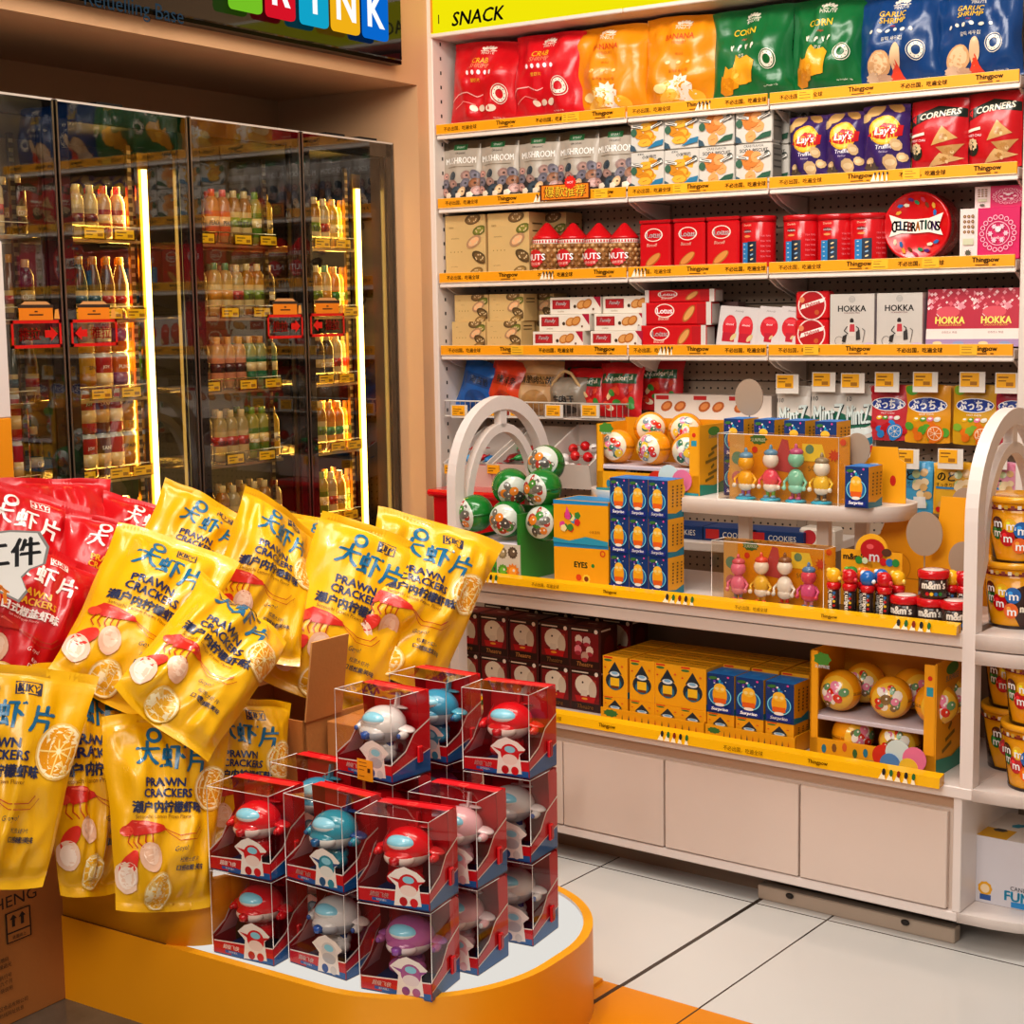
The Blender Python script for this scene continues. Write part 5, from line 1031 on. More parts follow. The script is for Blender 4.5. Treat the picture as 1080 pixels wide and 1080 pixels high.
for r_ in range(3):
    for c_ in range(3):
        u = .177+.0645*c_; PBLUE(lf(u, .075, .8125+BH*r_), AL, f'blue surprise box, {("bottom", "middle", "top")[r_]} row, {("next to the yellow carton", "centre column", "next to the figure set")[c_]}', 'box', G1)
# yellow cartons
def cart_art(lower):
    def art(a):
        a.poly([(0, 1), (1, 1), (1, .93), (0, .9)], '#1f8fc8')
        if not lower:
            rnd = random.Random(2)
            for i in range(12): a.ell(.3+rnd.uniform(-.16, .16), .48+rnd.uniform(-.2, .2), .055, rnd.choice(['#3f8a3a', '#e0489a', '#2f9ad0', '#d8322a', '#f2e0a0']), n=10, jag=.08)
            a.poly([(.22, .64), (.26, .86), (.33, .64)], '#e0489a'); a.text('小羊系列', .76, .3, .07, '#8a5a14', wmax=.36); a.poly([(0, 0), (1, 0), (1, .1), (.6, .18), (.3, .06), (0, .12)], '#2f9ab8')
        else: a.text('EYES', .5, .52, .13, '#1f3a1c', bold=.06); a.ell(.72, .52, .03, '#2f8a3a'); a.ell(.46, .22, .05, '#d8481c'); a.ell(.6, .2, .07, '#f6d040', jag=.1); a.ell(.6, .2, .04, '#7a3a14'); a.ring(.9, .82, .05, .02, '#d8481c', 12)
    return art
for lev in (0, 1):
    mb = carton_mb(.192, .125, .13, '#f0a714', cart_art(lev == 0), blue_side, lambda a: a.rect(.05, .1, .95, .9, '#1f8fc8')); o = mb.obj('carton'); put(o, lf(.042, .10, .8125+.1255*lev), AL); tag(o, f'yellow carton {"with EYES print under the other one" if not lev else "with blue top stacked beside the blue surprise boxes"}', 'carton', 'yellow cartons beside the surprise boxes')
# green display of printed balls
gd = empty('green_ball_display', lf(-.275, .11, .8125), AL); tag(gd, 'green card display stand holding printed green balls beside the arch', 'display stand')
mb = MB(); W_, D_, H_ = .195, .17, .185
mb.box(-W_/2, -D_/2, 0, W_/2, D_/2, .012, '#2f7a2a', 'card'); mb.box(-W_/2, D_/2-.004, 0, W_/2, D_/2, H_+.02, '#2a6a2a', 'card'); mb.box(-W_/2, -D_/2, 0, -W_/2+.004, D_/2, .12, '#2a6a2a', 'card'); mb.box(-W_/2, -D_/2, 0, W_/2, -D_/2+.004, .05, '#3f9a2f', 'card')
ar = Art(mb, lambda x, y, l: (-W_/2+x*W_, -D_/2-l, y*.05), W_, .05); rnd = random.Random(8)
for i in range(14): ar.ell(.05+i*.07, rnd.uniform(.3, .6), .02, rnd.choice(['#8a8078', '#c0402a', '#e6ddd0', '#5a4a3a']), ry=.03, n=8)
mb.obj('tray', gd)
mb = MB(); mb.box(-W_/2, -D_/2-.002, .098, W_/2, D_/2, .110, '#ddd2dc', 'paint', .002); mb.obj('ledge', gd)
mb = MB(); mb.box(W_/2, -D_/2-.004, 0, W_/2+.012, D_/2, .20, '#2f7a2a', 'card', right='#3f8f35'); mb.box(W_/2-.075, -D_/2-.008, 0, W_/2+.012, -D_/2-.004, .108, '#cfc6b4', 'card')
ar = Art(mb, lambda x, y, l: (W_/2-.075+x*.087, -D_/2-.008-l, y*.108), .087, .108)
for cx, cy, r_, c in ((.25, .75, .2, '#8a7a5a'), (.7, .78, .2, '#5a4a3a'), (.28, .25, .22, '#5f9a2e'), (.7, .25, .26, '#e8872a')): ar.ell(cx, cy, r_, c, jag=.08 if c != '#e8872a' else .15, n=24); ar.ell(cx, cy, r_*.6, tuple(min(1, q*1.25) for q in hexc(c))); ar.ell(cx+.05, cy+.04, r_*.2, '#f2ead6')
mb.obj('printed_side', gd)
def ball(R, base, patch, seed, spots):
    def make():
        mb = MB(); mb.ell((0, 0, R), (R, R, R), base, 'gloss', 32, 22)
        mb.lathe([(R*1.003, R-.004), (R*1.006, R), (R*1.003, R+.004)], tuple(q*.8 for q in hexc(base)), 'gloss', 24)
        def mp(x, y, l):
            th, ph = (x-.5)*2.1, (y-.5)*2.1; r_ = R+.0009+l; d = Vector((math.sin(th)*math.cos(ph*.9), -math.cos(th)*math.cos(ph), math.sin(ph))).normalized(); return d*r_+Vector((0, 0, R))
        ar = Art(mb, mp, R*2, R*2, 'gloss', seg=R*.17, eps=.00008); ar.ell(.5, .5, .46, patch, n=28); rnd = random.Random(seed)
        for i in range(20): t, q = rnd.uniform(0, 6.28), rnd.uniform(.03, .33); c = spots[i % len(spots)]; ar.ell(.5+q*math.cos(t), .5+q*math.sin(t), rnd.uniform(.07, .14), c, ry=rnd.uniform(.06, .12), rot=t, n=9); ar.ell(.5+q*math.cos(t)+.02, .5+q*math.sin(t)+.02, .025, '#f6f0e4', n=6)
        return mb.obj('surprise_ball')
    return Proto(make)
GB = [ball(.057, '#1f7a2c', '#d3d8cc', s_, ['#6f6a60', '#e0862a', '#8a8478', '#4a8a34', '#b03a2c', '#55504a']) for s_ in (1, 2)]
gb = [(503, 541, .07), (536, 547, .07), (574, 551, .065), (537, 512, .11), (574, 514, .085), (574, 489, .12)]
gp = [(onF(a, b, c)[0], c, onF(a, b, c)[1]-.057-.8125) for a, b, c in gb]
nm = ['beside the arch', 'middle of the front row', 'beside the printed side panel', 'second tier by the arch', 'second tier by the yellow carton', 'topmost of the pile']
for i, (u, v, z) in enumerate(gp): o = GB[i % 2](lf(u, v, .8125+z), AL+(-.4, .25, .1, .9, -.15, .3)[i], f'green printed surprise ball, {nm[i]}', 'ball', 'green printed balls'); o.rotation_euler.x = (.1, 0, -.1, .3, .1, -.3)[i]
for i, u in enumerate((-.335, -.245)): o = GB[i](lf(u, .1, .8125+.013), AL+.3, f'green printed ball inside the dark tray under the ledge, {("beside the arch", "beside the printed panel")[i]}', 'ball', 'green printed balls'); o.scale = (.76, .76, .74)
# yellow display frame of yellow balls (one on the platform, one on the lower shelf)
def yframe(loc, rz, W_, D_, H_, label, side_z):
    g = empty('yellow_ball_display', loc, rz); tag(g, label, 'display stand', 'yellow card ball displays'); Y = '#efa714'; t = .022
    mb = MB(); mb.box(-W_/2, -D_/2, 0, -W_/2+t, -D_/2+.006, H_, Y, 'card'); mb.box(W_/2-t*1.4, -D_/2, 0, W_/2, -D_/2+.006, H_, Y, 'card'); mb.box(-W_/2, -D_/2, 0, W_/2, -D_/2+.006, .055, Y, 'card'); mb.box(-W_/2, D_/2-.004, 0, W_/2, D_/2, H_+.01, '#d8930f', 'card'); mb.box(-W_/2, -D_/2, 0, -W_/2+.004, D_/2, H_, Y, 'card')
    mb.box(-W_/2, -D_/2, 0, W_/2, D_/2, .006, '#c98a10', 'card')
    ar = Art(mb, lambda x, y, l: (-W_/2+x*W_, -D_/2-l, y*H_), W_, H_); ar.ell(.1, .93, .07, '#4f8f35', ry=.05, jag=.1, n=14); ar.text('SURPRISE', .1, .86, .03, '#e4eef0', wmax=.12); ar.rect(.93, .72, .98, .8, '#2f9ab0'); ar.ell(.955, .88, .018, '#d8321c')
    for i in range(10): ar.ell(.12+i*.085, .1+.02*(i % 3), .02, ['#2f7f98', '#8a5a2a', '#e0662a', '#3f6a3a'][i % 4], ry=.035, n=8)
    ar.poly([(0, 0), (1, 0), (1, .03), (.5, .06), (0, .03)], '#2f8f98')
    mb.obj('card_frame', g)
    mb = MB(); mb.box(-W_/2+.004, -D_/2+.002, side_z, W_/2-.004, D_/2-.006, side_z+.012, '#cfc4cc', 'paint', .002); mb.obj('ledge', g)
    mb = MB(); mb.box(W_/2-.002, -D_/2, 0, W_/2+.002, D_/2, H_+.004, Y, 'card'); ar = Art(mb, lambda x, y, l: (W_/2+.002+l, -D_/2+x*D_, y*H_), D_, H_); ar.text('SURPRISE', .5, .84, .05, '#2f6f8a', wmax=.7); ar.ell(.5, .92, .2, '#4f8f35', ry=.08)
    for i in range(6): ar.line(.2+.1*(i % 3), .2+.09*i, .5+.1*(i % 2), .25+.09*i, .05, '#8a6a14')
    ar.poly([(0, 0), (1, 0), (1, .2), (.5, .12), (0, .16)], '#2f8f78'); mb.obj('printed_side', g)
    mb = MB(); 
    for i, (dx, dz, r_, c) in enumerate(((-.04, .035, .03, '#d8321c'), (.0, .05, .034, '#cfe0e0'), (.045, .04, .032, '#e87aa0'), (-.02, .018, .028, '#5a8ac0'), (.03, .015, .026, '#f2c83a'))): mb.T = Matrix.Translation((W_*.22+dx, -D_/2-.003-.0008*i, dz)) @ Matrix.Rotation(PI/2, 4, 'X'); mb.prism([(r_*math.cos(t*PI/9), r_*math.sin(t*PI/9)) for t in range(18)], -.001, .001, c, 'card')
    mb.obj('shaped_card', g)
    return g
YB_ = [ball(.0495, '#ef9a12', '#f0e2c4', s_, ['#d8321c', '#f2c83a', '#e88aa8', '#8a9aa0', '#3f7a5a', '#f4ece0']) for s_ in (4, 5, 6)]
def upix(px, py, v): return onF(px, py, v)
u0, _ = onF(629, 470, .16); u1, z1_ = onF(737, 452, .16); Wd = u1-u0; Hd = z1_-PT+.004
yframe(lf((u0+u1)/2, .16+.08, PT), AL, Wd, .16, Hd, 'yellow card display of printed balls on the raised platform', .062)
k = 0
for px, py, v, z, lb in ((651, 0, .215, PT+.0745, 'front row beside the white arch side'), (690, 0, .215, PT+.0745, 'front row in the middle'), (727, 0, .215, PT+.0745, 'front row beside the printed side panel'), (686, 0, .285, PT+.125, 'heaped at the back over the middle'), (723, 0, .285, PT+.125, 'heaped at the back by the printed side panel')):
    u, _ = onF(px, 450 if z < PT+.1 else 425, v); o = YB_[k % 3](lf(u, v, z), AL+(.1, -.1, .3, .6, .5)[k], f'yellow printed ball on the platform display, {lb}', 'ball', 'yellow printed balls'); o.rotation_euler.x = .1*(k % 3-1); k += 1
for i, px in enumerate((662, 705)): u, _ = onF(px, 478, .215); o = YB_[i](lf(u, .22, PT+.007), AL+1.2, f'yellow ball half hidden under the ledge of the platform display, {("first", "second")[i]} one', 'ball', 'yellow printed balls'); o.scale = (.9, .9, .66)
# figure sets in clear packs: card backing, clear cover, four simple toy figures on turquoise stands
FIGC = [('#f0b020', '#e8e2d8', '#6a9ac0', '#a06ab0'), ('#e8506a', '#f0e6e0', '#6a9ac0', '#6ab04a'), ('#8ad0b8', '#9ae0d0', '#c05a8a', '#b0506a'), ('#f2c83a', '#f4efe6', '#9a8a70', '#5a4a40')]
FIGD = [('#e87a9a', '#e8909a', '#d05a6a', '#7a7a80'), ('#f0c040', '#f2e6d8', '#e0503a', '#d8a030'), ('#f4f0ea', '#e6e0d8', '#8a5a3a', '#d8281c'), ('#e0609a', '#e0506a', '#5a8ac0', '#e890a0')]
def figure_set(loc, rz, W_, H_, D_, figs, label):
    g = empty('figure_set', loc, rz); tag(g, label, 'toy set', 'clear packs of four toy figures')
    mb = MB(); mb.box(-W_/2, D_/2-.004, 0, W_/2, D_/2, H_, '#eaa312', 'card'); ar = Art(mb, lambda x, y, l: (-W_/2+x*W_, D_/2-.004-l, y*H_), W_, H_)
    ar.rect(0, 0, .13, 1, '#d8b070'); ar.ell(.07, .3, .05, '#c07a8a'); ar.ell(.07, .6, .05, '#6a9a8a'); ar.ell(.25, .9, .07, '#3f7a3a', ry=.04, jag=.1); ar.text('SURPRISE', .25, .89, .05, '#e8f0e0', wmax=.12)
    ar.poly([(.36, .45), (.45, .92), (.5, .9), (.52, .66), (.6, .62), (.56, .4)], '#b84a4a'); ar.poly([(.62, .6), (.62, .86), (.78, .86), (.82, .6)], '#e8c83a'); ar.ell(.68, .78, .035, '#6a8a6a'); ar.ell(.95, .9, .025, '#d8481c'); ar.ell(.22, .74, .025, '#c8321c'); ar.ell(.88, .7, .04, '#c8481c', jag=.3)
    for i in range(3): ar.text(('fun', 'pals', 'SQUAD')[i], .36+.2*i, .42+.04*i, .09, '#8a6a2a', rot=.1)
    mb.obj('backing_card', g)
    mb = MB(); mb.box(-W_/2, -D_/2, 0, W_/2, D_/2-.005, H_, '#fbf6ee', 'clear'); mb.obj('clear_cover', g)
    mb = MB(); 
    for a, c in (((-W_/2, -D_/2, 0), (-W_/2, -D_/2, H_)), ((W_/2, -D_/2, 0), (W_/2, -D_/2, H_)), ((-W_/2, -D_/2, H_), (W_/2, -D_/2, H_)), ((-W_/2, -D_/2, 0), (W_/2, -D_/2, 0)), ((-W_/2, -D_/2, H_), (-W_/2, D_/2, H_)), ((W_/2, -D_/2, H_), (W_/2, D_/2, H_))): mb.tube([a, c], .0009, '#f4eee6', 'gloss', 5)
    mb.obj('cover_edge', g)
    for i, (c1, c2, c3, c4) in enumerate(figs):
        x = -W_/2+W_*(.2+.21*i); s_ = H_/.135; mb = MB(); mb.T = Matrix.Translation((x, -D_/2+.028, .001)) @ Matrix.Scale(s_, 4)
        mb.lathe([(.021, 0), (.022, .002), (.018, .005), (0, .0055)], '#35b0d8', 'gloss', 16)
        hts = (.0, .008, .012, -.004)[i]
        for sx_ in (-1, 1): mb.tube([(sx_*.006, 0, .004), (sx_*.007, 0, .022)], .0038, c4, 'gloss', 7); mb.ell((sx_*.008, -.004, .007), (.006, .008, .004), c3, 'gloss', 8, 6)
        mb.ell((0, 0, .04+hts/2), (.018, .013, .021), c1, 'gloss', 14, 10); mb.ell((0, 0, .028), (.0165, .0125, .012), c2, 'gloss', 12, 8)
        for sx_ in (-1, 1): mb.tube([(sx_*.015, 0, .05), (sx_*.024, -.003, .04), (sx_*.022, -.008, .03)], .0032, c1, 'gloss', 7); mb.ell((sx_*.022, -.009, .028), (.005, .005, .005), c2, 'gloss', 8, 6)
        mb.ell((0, 0, .074+hts), (.017, .015, .017), c2 if i % 2 else c1, 'gloss', 14, 10); mb.ell((0, .001, .088+hts), (.015, .014, .009), c3, 'gloss', 12, 6); mb.ell((0, .0, .098+hts), (.004, .004, .008), c3, 'gloss', 8, 6)
        mb.obj('toy_figure', g)
    return g
u0, za = onF(757, 512, .13); u1, zb = onF(884, 525, .13); Wf = u1-u0; zt = onF(760, 457, .13)[1]
figure_set(lf((u0+u1)/2, .165, PT), AL, Wf, zt-PT, .07, FIGC, 'clear pack of four small toy figures on the raised platform')
u0, _ = onF(750, 620, .03); u1, _ = onF(868, 620, .03); zt = onF(810, 575, .03)[1]
figure_set(lf((u0+u1)/2, .068, .8125), AL, u1-u0, zt-.8125, .07, FIGD, 'clear pack of four small toy figures low on the counter')
for i, px in enumerate((777, 809, 841, 874)): u, z = onF(px, 445, .23); PBLUE(lf(u, .255, PT+.108), AL, f'blue surprise box standing behind the platform figure set, {ORD[i]} from the ball display', 'box', G1); PBLUE(lf(u, .255, PT), AL, f'lower blue surprise box hidden behind the platform figure set, {ORD[i]} from the ball display', 'box', G1)
u, _ = onF(903, 510, .12); o = PBLUE(lf(u, .165, PT), AL, 'single blue surprise box at the rounded end of the platform', 'box', G1); o.scale = (1.05, 1, 1.0)
# yellow cut-out card stand behind it, grey disc backs
def cutout(loc, rz, W_, H_, label, hole=None, art=None, slope=0):
    mb = MB(); pts = [(-W_/2, 0), (W_/2, 0), (W_/2, H_*.72), (W_*.34, H_*.8), (W_*.3, H_), (-W_*.3, H_), (-W_*.36, H_*.8), (-W_/2, H_*.74)]
    A = [mb.p(x, -.002+slope*z, z) for x, z in pts]; B = [mb.p(x, .002+slope*z, z) for x, z in pts]; mb.face(A, '#f0a614', 'card'); mb.face(B[::-1], '#cf8f16', 'card')
    for i in range(8): mb.face((A[i], B[i], B[(i+1) % 8], A[(i+1) % 8]), '#e0b050', 'card')
    if art: art(Art(mb, lambda x, y, l: (-W_/2+x*W_, -.002+slope*y*H_-l, y*H_), W_, H_))
    o = mb.obj('yellow_card_stand'); put(o, loc, rz); return tag(o, label, 'card stand', 'yellow shaped card stands')
u, _ = onF(930, 500, .25); cutout(lf(u, .27, PT), AL, .12, onF(935, 472, .25)[1]-PT, 'yellow shaped card stand behind the blue box at the platform end', art=lambda a: (a.ell(.7, .4, .07, '#c8281c', ry=.12), a.rect(.15, .5, .35, .7, '#d8e0e0')))
u, _ = onF(955, 600, .22); cutout(lf(u, .3, .8125), AL, .30, onF(955, 552, .22)[1]-.8125, 'wide yellow card stand behind the dark jars on the counter', art=lambda a: (a.line(.1, .3, .9, .28, .01, '#c07f10'), a.ring(.3, .42, .14, .012, '#d98f10'), a.line(.3, .2, .3, .42, .02, '#8a5a10')))
u, _ = onF(1003, 560, .2); cutout(lf(u, .22, .8125), AL, .115, onF(1003, 470+55, .2)[1]-.8125, 'tall yellow card stand beside the white arch post')
u, _ = onF(1030, 540, .34); cutout(lf(u, .36, .8125), AL, .14, onF(1030, 528, .34)[1]-.8125, 'tallest yellow card stand behind the white arch')
def disc(px, py, r_px, v, label, zfoot):
    u, z = onF(px, py, v); u2, _ = onF(px+r_px, py, v); R = u2-u; g = empty('round_sign', lf(u, v, zfoot), AL); tag(g, label, 'sign', 'blank round card signs')
    mb = MB(); mb.T = Matrix.Translation((0, 0, z-zfoot)) @ Matrix.Rotation(PI/2, 4, 'X'); mb.prism([(R*.92*math.cos(t*PI/20), R*1.08*math.sin(t*PI/20)) for t in range(40)], -.0015, .0015, '#a8917c', 'card'); mb.obj('disc', g)
    mb = MB(); mb.tube([(0, .003, 0), (0, .003, z-zfoot)], .002, '#b8a890', 'gloss', 6); mb.obj('stem', g)
disc(790, 419, 16, .30, 'blank grey round sign standing above the blue surprise boxes', PT)
disc(904, 474, 15, .22, 'blank grey round sign half hidden behind the platform boxes', PT)
disc(975, 563, 21, .17, 'blank grey round sign in front of the wide yellow card stand', .8125)
disc(1016, 590, 17, .15, 'blank grey round sign beside the white arch post', .8125)
disc(1018, 532, 16, .30, 'blank grey round sign high behind the arch post', .8125)
zq = onY(800, 572, YU-.02).z
mb = MB(); mb.T = Matrix.Translation(-Vector(unit.location)); mb.box(BX[1], YU-.1, zq-.03, BX[2]+.2, YB, zq, WH, 'paint', .003); mb.obj('shelf', unit)
PDB = Proto(lambda: carton_mb(.19, .045, .12, '#1c3a6e', lambda a: (a.rect(.05, .15, .3, .85, '#c02a2a'), a.text('COOKIES', .62, .5, .4, '#e8e0d0', wmax=.5)), None, lambda a: a.rect(.04, .05, .96, .95, '#22447c')).obj('flat_box'))
for i, px in enumerate((722, 778, 826)): q = onY(px, 560, YU); put(PDB((q.x, YU, zq+.0005), .02*i, f'flat dark blue box under the platform, {ORD[i]} from the blue surprise stack', 'box', 'flat dark blue boxes'), (q.x, YU, zq+.0005))
mb = carton_mb(.12, .06, .08, '#e9dccc', lambda a: (a.ell(.3, .5, .2, '#c8323a'), a.ell(.7, .5, .18, '#e0b04a')), None, None, 'film', .008); o = mb.obj('snack_pack'); put(o, (onY(866, 565, YU).x, YU, zq+.0005)); tag(o, 'small cream snack pack beside the flat dark blue boxes under the platform', 'snack pack')
# tube toppers with coloured candy heads in a card display
u0, _ = onF(873, 640, .03); u1, _ = onF(938, 640, .03); zt = onF(900, 582, .07)[1]; W_ = u1-u0
td = empty('tube_display', lf((u0+u1)/2, .07, .8125), AL); tag(td, 'yellow backed card display of candy tubes on the counter', 'display stand')
mb = MB(); H_ = zt-.8125; mb.box(-W_/2-.005, -.055, 0, W_/2+.005, .04, .016, '#3a3430', 'gloss', .002); mb.box(-W_/2, .036, 0, W_/2, .04, H_, '#eaa516', 'card')
R = .045; mb.T = Matrix.Translation((0, .038, H_)) @ Matrix.Rotation(PI/2, 4, 'X'); mb.prism([(R*math.cos(t*PI/20), R*math.sin(t*PI/20)) for t in range(40)], -.002, .002, '#f0b020', 'card'); mb.T = Matrix.Identity(4)
ar = Art(mb, lambda x, y, l: (-W_/2+x*W_, .0355-l, y*(H_+R)), W_, H_+R); ar.text("m&m's", .22, .7, .08, '#3a2418', bold=.05, wmax=.36); ar.ell(.52, .8, .2, '#b8141c', ry=.17); ar.ell(.48, .84, .06, '#e05a5a', ry=.04); ar.text('m', .55, .7, .09, '#fff', bold=.03); ar.ell(.75, .78, .08, '#5a3420', ry=.06); ar.ell(.3, .66, .06, '#2f8a3a'); ar.ell(.4, .66, .05, '#cfd8b0')
for i, c in enumerate(('#c8141c', '#2f6fb0', '#2f8a3a')): ar.ell(.7+.1*i, .66, .06, c)
mb.obj('backing_card', td)
def tube_make(c, c2):
    def make():
        mb = MB(); mb.lathe([(.014, 0), (.0145, .002), (.0145, .055)], '#3a2a24', 'gloss', 14); ar = Art(mb, lambda x, y, l: ((.0152+l)*math.sin((x-.5)*2), -(.0152+l)*math.cos((x-.5)*2), y*.055), .029, .055, 'card', seg=.01); ar.text("m&m's", .32, .5, .26, '#f4ece0', bold=.05, rot=PI/2)
        for i, cc in enumerate(('#2f6fb0', '#c8141c', '#f2c021', '#c8141c')): ar.ell(.75, .82-.2*i, .12, cc, n=10)
        o = mb.obj('candy_tube'); m2 = MB(); m2.lathe([(.0165, .053), (.019, .06), (.019, .068), (.014, .072)], '#d0141c', 'gloss', 16); m2.ell((0, 0, .088), (.0205, .018, .021), c, 'gloss', 16, 12); m2.ell((-.012, -.002, .101), (.008, .008, .007), c2, 'gloss', 8, 6); m2.ell((.019, -.006, .082), (.006, .006, .006), c2, 'gloss', 8, 6); m2.obj('topper', o); return o
    return Proto(make)
TT = {'yellow': tube_make('#f2b418', '#f6d060'), 'red': tube_make('#c8121c', '#e0404a'), 'blue': tube_make('#1f6ab8', '#e8eef2'), 'orange': tube_make('#ec6a1c', '#f4a060'), 'green': tube_make('#2f8a34', '#5fb04a')}
for i, (cn, fu, v) in enumerate((('yellow', .1, .03), ('red', .37, .03), ('blue', .67, .03), ('red', .95, .03), ('orange', .5, .072), ('blue', .78, .072), ('yellow', 1.05, .072), ('green', .28, .072))): TT[cn](lf(u0+W_*fu*.97, v, .829), AL, f'candy tube with {cn} topper, {"front" if v < .05 else "rear"} row of the card display', 'candy tube', 'candy tubes with toppers')
for i, cn in enumerate(('yellow', 'red')): u, _ = onF(1002+i*13, 620, .08); TT[cn](lf(u, .09, .84), AL, f'candy tube with {cn} topper behind the jars by the arch post', 'candy tube', 'candy tubes with toppers')
mb = MB(); mb.box(-.05, -.04, 0, .05, .04, .0265, '#d99a14', 'card'); o = mb.obj('card_tray'); u, _ = onF(1008, 640, .09); put(o, lf(u, .10, .8125), AL); tag(o, 'low yellow card tray under two candy tubes by the arch post', 'tray')
def cjar():
    mb = MB(); mb.lathe([(.034, 0), (.037, .004), (.037, .05)], '#3a2a24', 'gloss', 20); ar = Art(mb, lambda x, y, l: ((.0381+l)*math.sin((x-.5)*2), -(.0381+l)*math.cos((x-.5)*2), y*.052), .075, .052, 'card', seg=.014); ar.text("m&m's", .5, .68, .4, '#f4ece0', bold=.05, wmax=.8)
    for i, c in enumerate(('#c8141c', '#f2c021', '#2f6fb0', '#2f8a34')): ar.ell(.3+.14*i, .24, .065, c, n=10)
    o = mb.obj('candy_jar'); m2 = MB(); m2.lathe([(.0385, .049), (.0395, .052), (.0395, .066), (.037, .069), (0, .069)], '#cf121c', 'gloss', 20); m2.ell((0, 0, .069), (.03, .03, .003), '#e8d8d0', 'gloss', 14, 4); m2.obj('lid', o); return o
P = Proto(cjar)
for i, (px, v, z, lb) in enumerate(((955, .05, .8125, 'bottom one beside the card display of tubes'), (983, .05, .8125, 'bottom one carrying another jar'), (984, .052, .883, 'stacked on top of another jar'), (1008, .045, .8125, 'bottom one against the arch post'))): u, _ = onF(px, 640, v); P(lf(u, v, z), AL+.2*i, f'dark candy jar with red lid, {lb}', 'jar', 'dark candy jars with red lids')
# ------------------------------------------------------------------ lower shelf
ZL = .4255
def brown_art(kind):
    def art(a):
        a.rect(.03, .03, .97, .97, '#2f1410'); a.rect(.06, .2, .94, .86, '#7d141a'); a.rect(.06, .9, .6, .93, '#e6d9c8'); a.ell(.86, .9, .06, '#f0e6da')
        if kind == 0: a.poly([(.55, .78), (.86, .76), (.84, .45), (.6, .5)], '#a83a2a'); a.ell(.48, .62, .31, '#e2d6c2', ry=.28); a.ell(.74, .52, .13, '#cfc0aa', ry=.25); a.ell(.42, .68, .03, '#3a2a22'); a.rect(.36, .34, .56, .5, '#d8ccba'); a.poly([(.16, .36), (.84, .36), (.78, .22), (.22, .22)], '#b8141a'); a.ell(.48, .3, .1, '#e8a02a', ry=.03)
        else:
            for cx, cy, c in ((.3, .68, '#e8d8c8'), (.56, .66, '#d8c8c0'), (.28, .44, '#e88a9a'), (.66, .44, '#e8d0c0'), (.5, .3, '#c8a090')): a.ell(cx, cy, .12, c, ry=.13, jag=.06); a.ell(cx, cy-.08, .1, '#b03040', ry=.06)
        a.text('Theatre', .5, .115, .1, '#c98a4a', bold=.03, shear=.2, wmax=.8)
    return art
def brown_side(a): a.rect(.04, .9, .6, .94, '#e6d9c8'); a.ell(.5, .5, .3, '#6a1a18', ry=.4)
u0, zl = onF(487, 716, .1); us = [onF(px, 680, .10)[0] for px in (491, 521, 552, 585, 617)]; bw = (us[4]-us[0])/4*.97; bz = .128
PB = [Proto(lambda k=k: carton_mb(bw, bz, .09, '#4a1a16', brown_art(k), brown_side, lambda a: (a.rect(.1, .2, .9, .8, '#7a3a34'), a.rect(.3, .5, .6, .6, '#e0d4c4'))).obj('toy_box')) for k in (0, 1)]
for i, u in enumerate(us):
    for lev in (0, 1): PB[1 if (i == 4 and lev) else 0](lf(u, .145, ZL+bz*lev), AL, f'dark red toy box, {"upper" if lev else "lower"} layer, {("farthest from", "fourth from", "third from", "second from", "beside")[i]} the yellow surprise boxes', 'toy box', 'dark red toy boxes on the lower shelf')
for i, u in enumerate(us): PB[0](lf(u+.01, .30, ZL+bz), AL, f'dark red toy box in the rear rank, {ORD[4-i]} from the yellow surprise boxes', 'toy box', 'dark red toy boxes on the lower shelf'); PB[0](lf(u+.01, .30, ZL), AL, f'dark red toy box under the rear rank, {ORD[4-i]} from the yellow surprise boxes', 'toy box', 'dark red toy boxes on the lower shelf')
# yellow trays with two layers of surprise boxes
yu = [onF(px, 700, .045)[0] for px in (651, 679.5, 706.5, 733)]; du = (yu[3]-yu[0])/3
bu = [onF(px, 700, .045)[0] for px in (757, 786, 823)]
bu = [yu[3]+du*1.02, yu[3]+du*2.06, yu[3]+du*3.12]; yu = yu
sY = du/YW*.985
def tray(ua, ub, label):
    g = MB(); w = ub-ua; g.box(-w/2, -.048, 0, w/2, -.044, .045, '#eaa512', 'card'); g.box(-w/2, -.044, 0, w/2, .3, .004, '#c98a10', 'card'); g.box(w/2-.003, -.048, 0, w/2, .3, .05, '#eaa512', 'card')
    ar = Art(g, lambda x, y, l: (-w/2+x*w, -.048-l, y*.045), w, .045); ar.ell(.1, .68, .07, '#3f7a3a', ry=.03, jag=.1); n = 12
    for i in range(n): ar.poly([(.2+i*.065, .1), (.215+i*.065, .75), (.23+i*.065, .1)], ['#8a6a14', '#5a4a3a', '#c0601c'][i % 3]); ar.ell(.215+i*.065, .3, .012, '#d8c8a0', n=6)
    o = g.obj('card_tray'); put(o, lf((ua+ub)/2, .07, ZL), AL); tag(o, label, 'tray', 'yellow card trays on the lower shelf')
tray(yu[0]-du/2, yu[3]+du/2, 'yellow card tray under the drop printed yellow surprise boxes'); tray(yu[3]+du/2+.003, bu[2]+du*.62, 'yellow card tray under the blue surprise boxes on the lower shelf')
PY2 = PYEL
allu = yu+bu
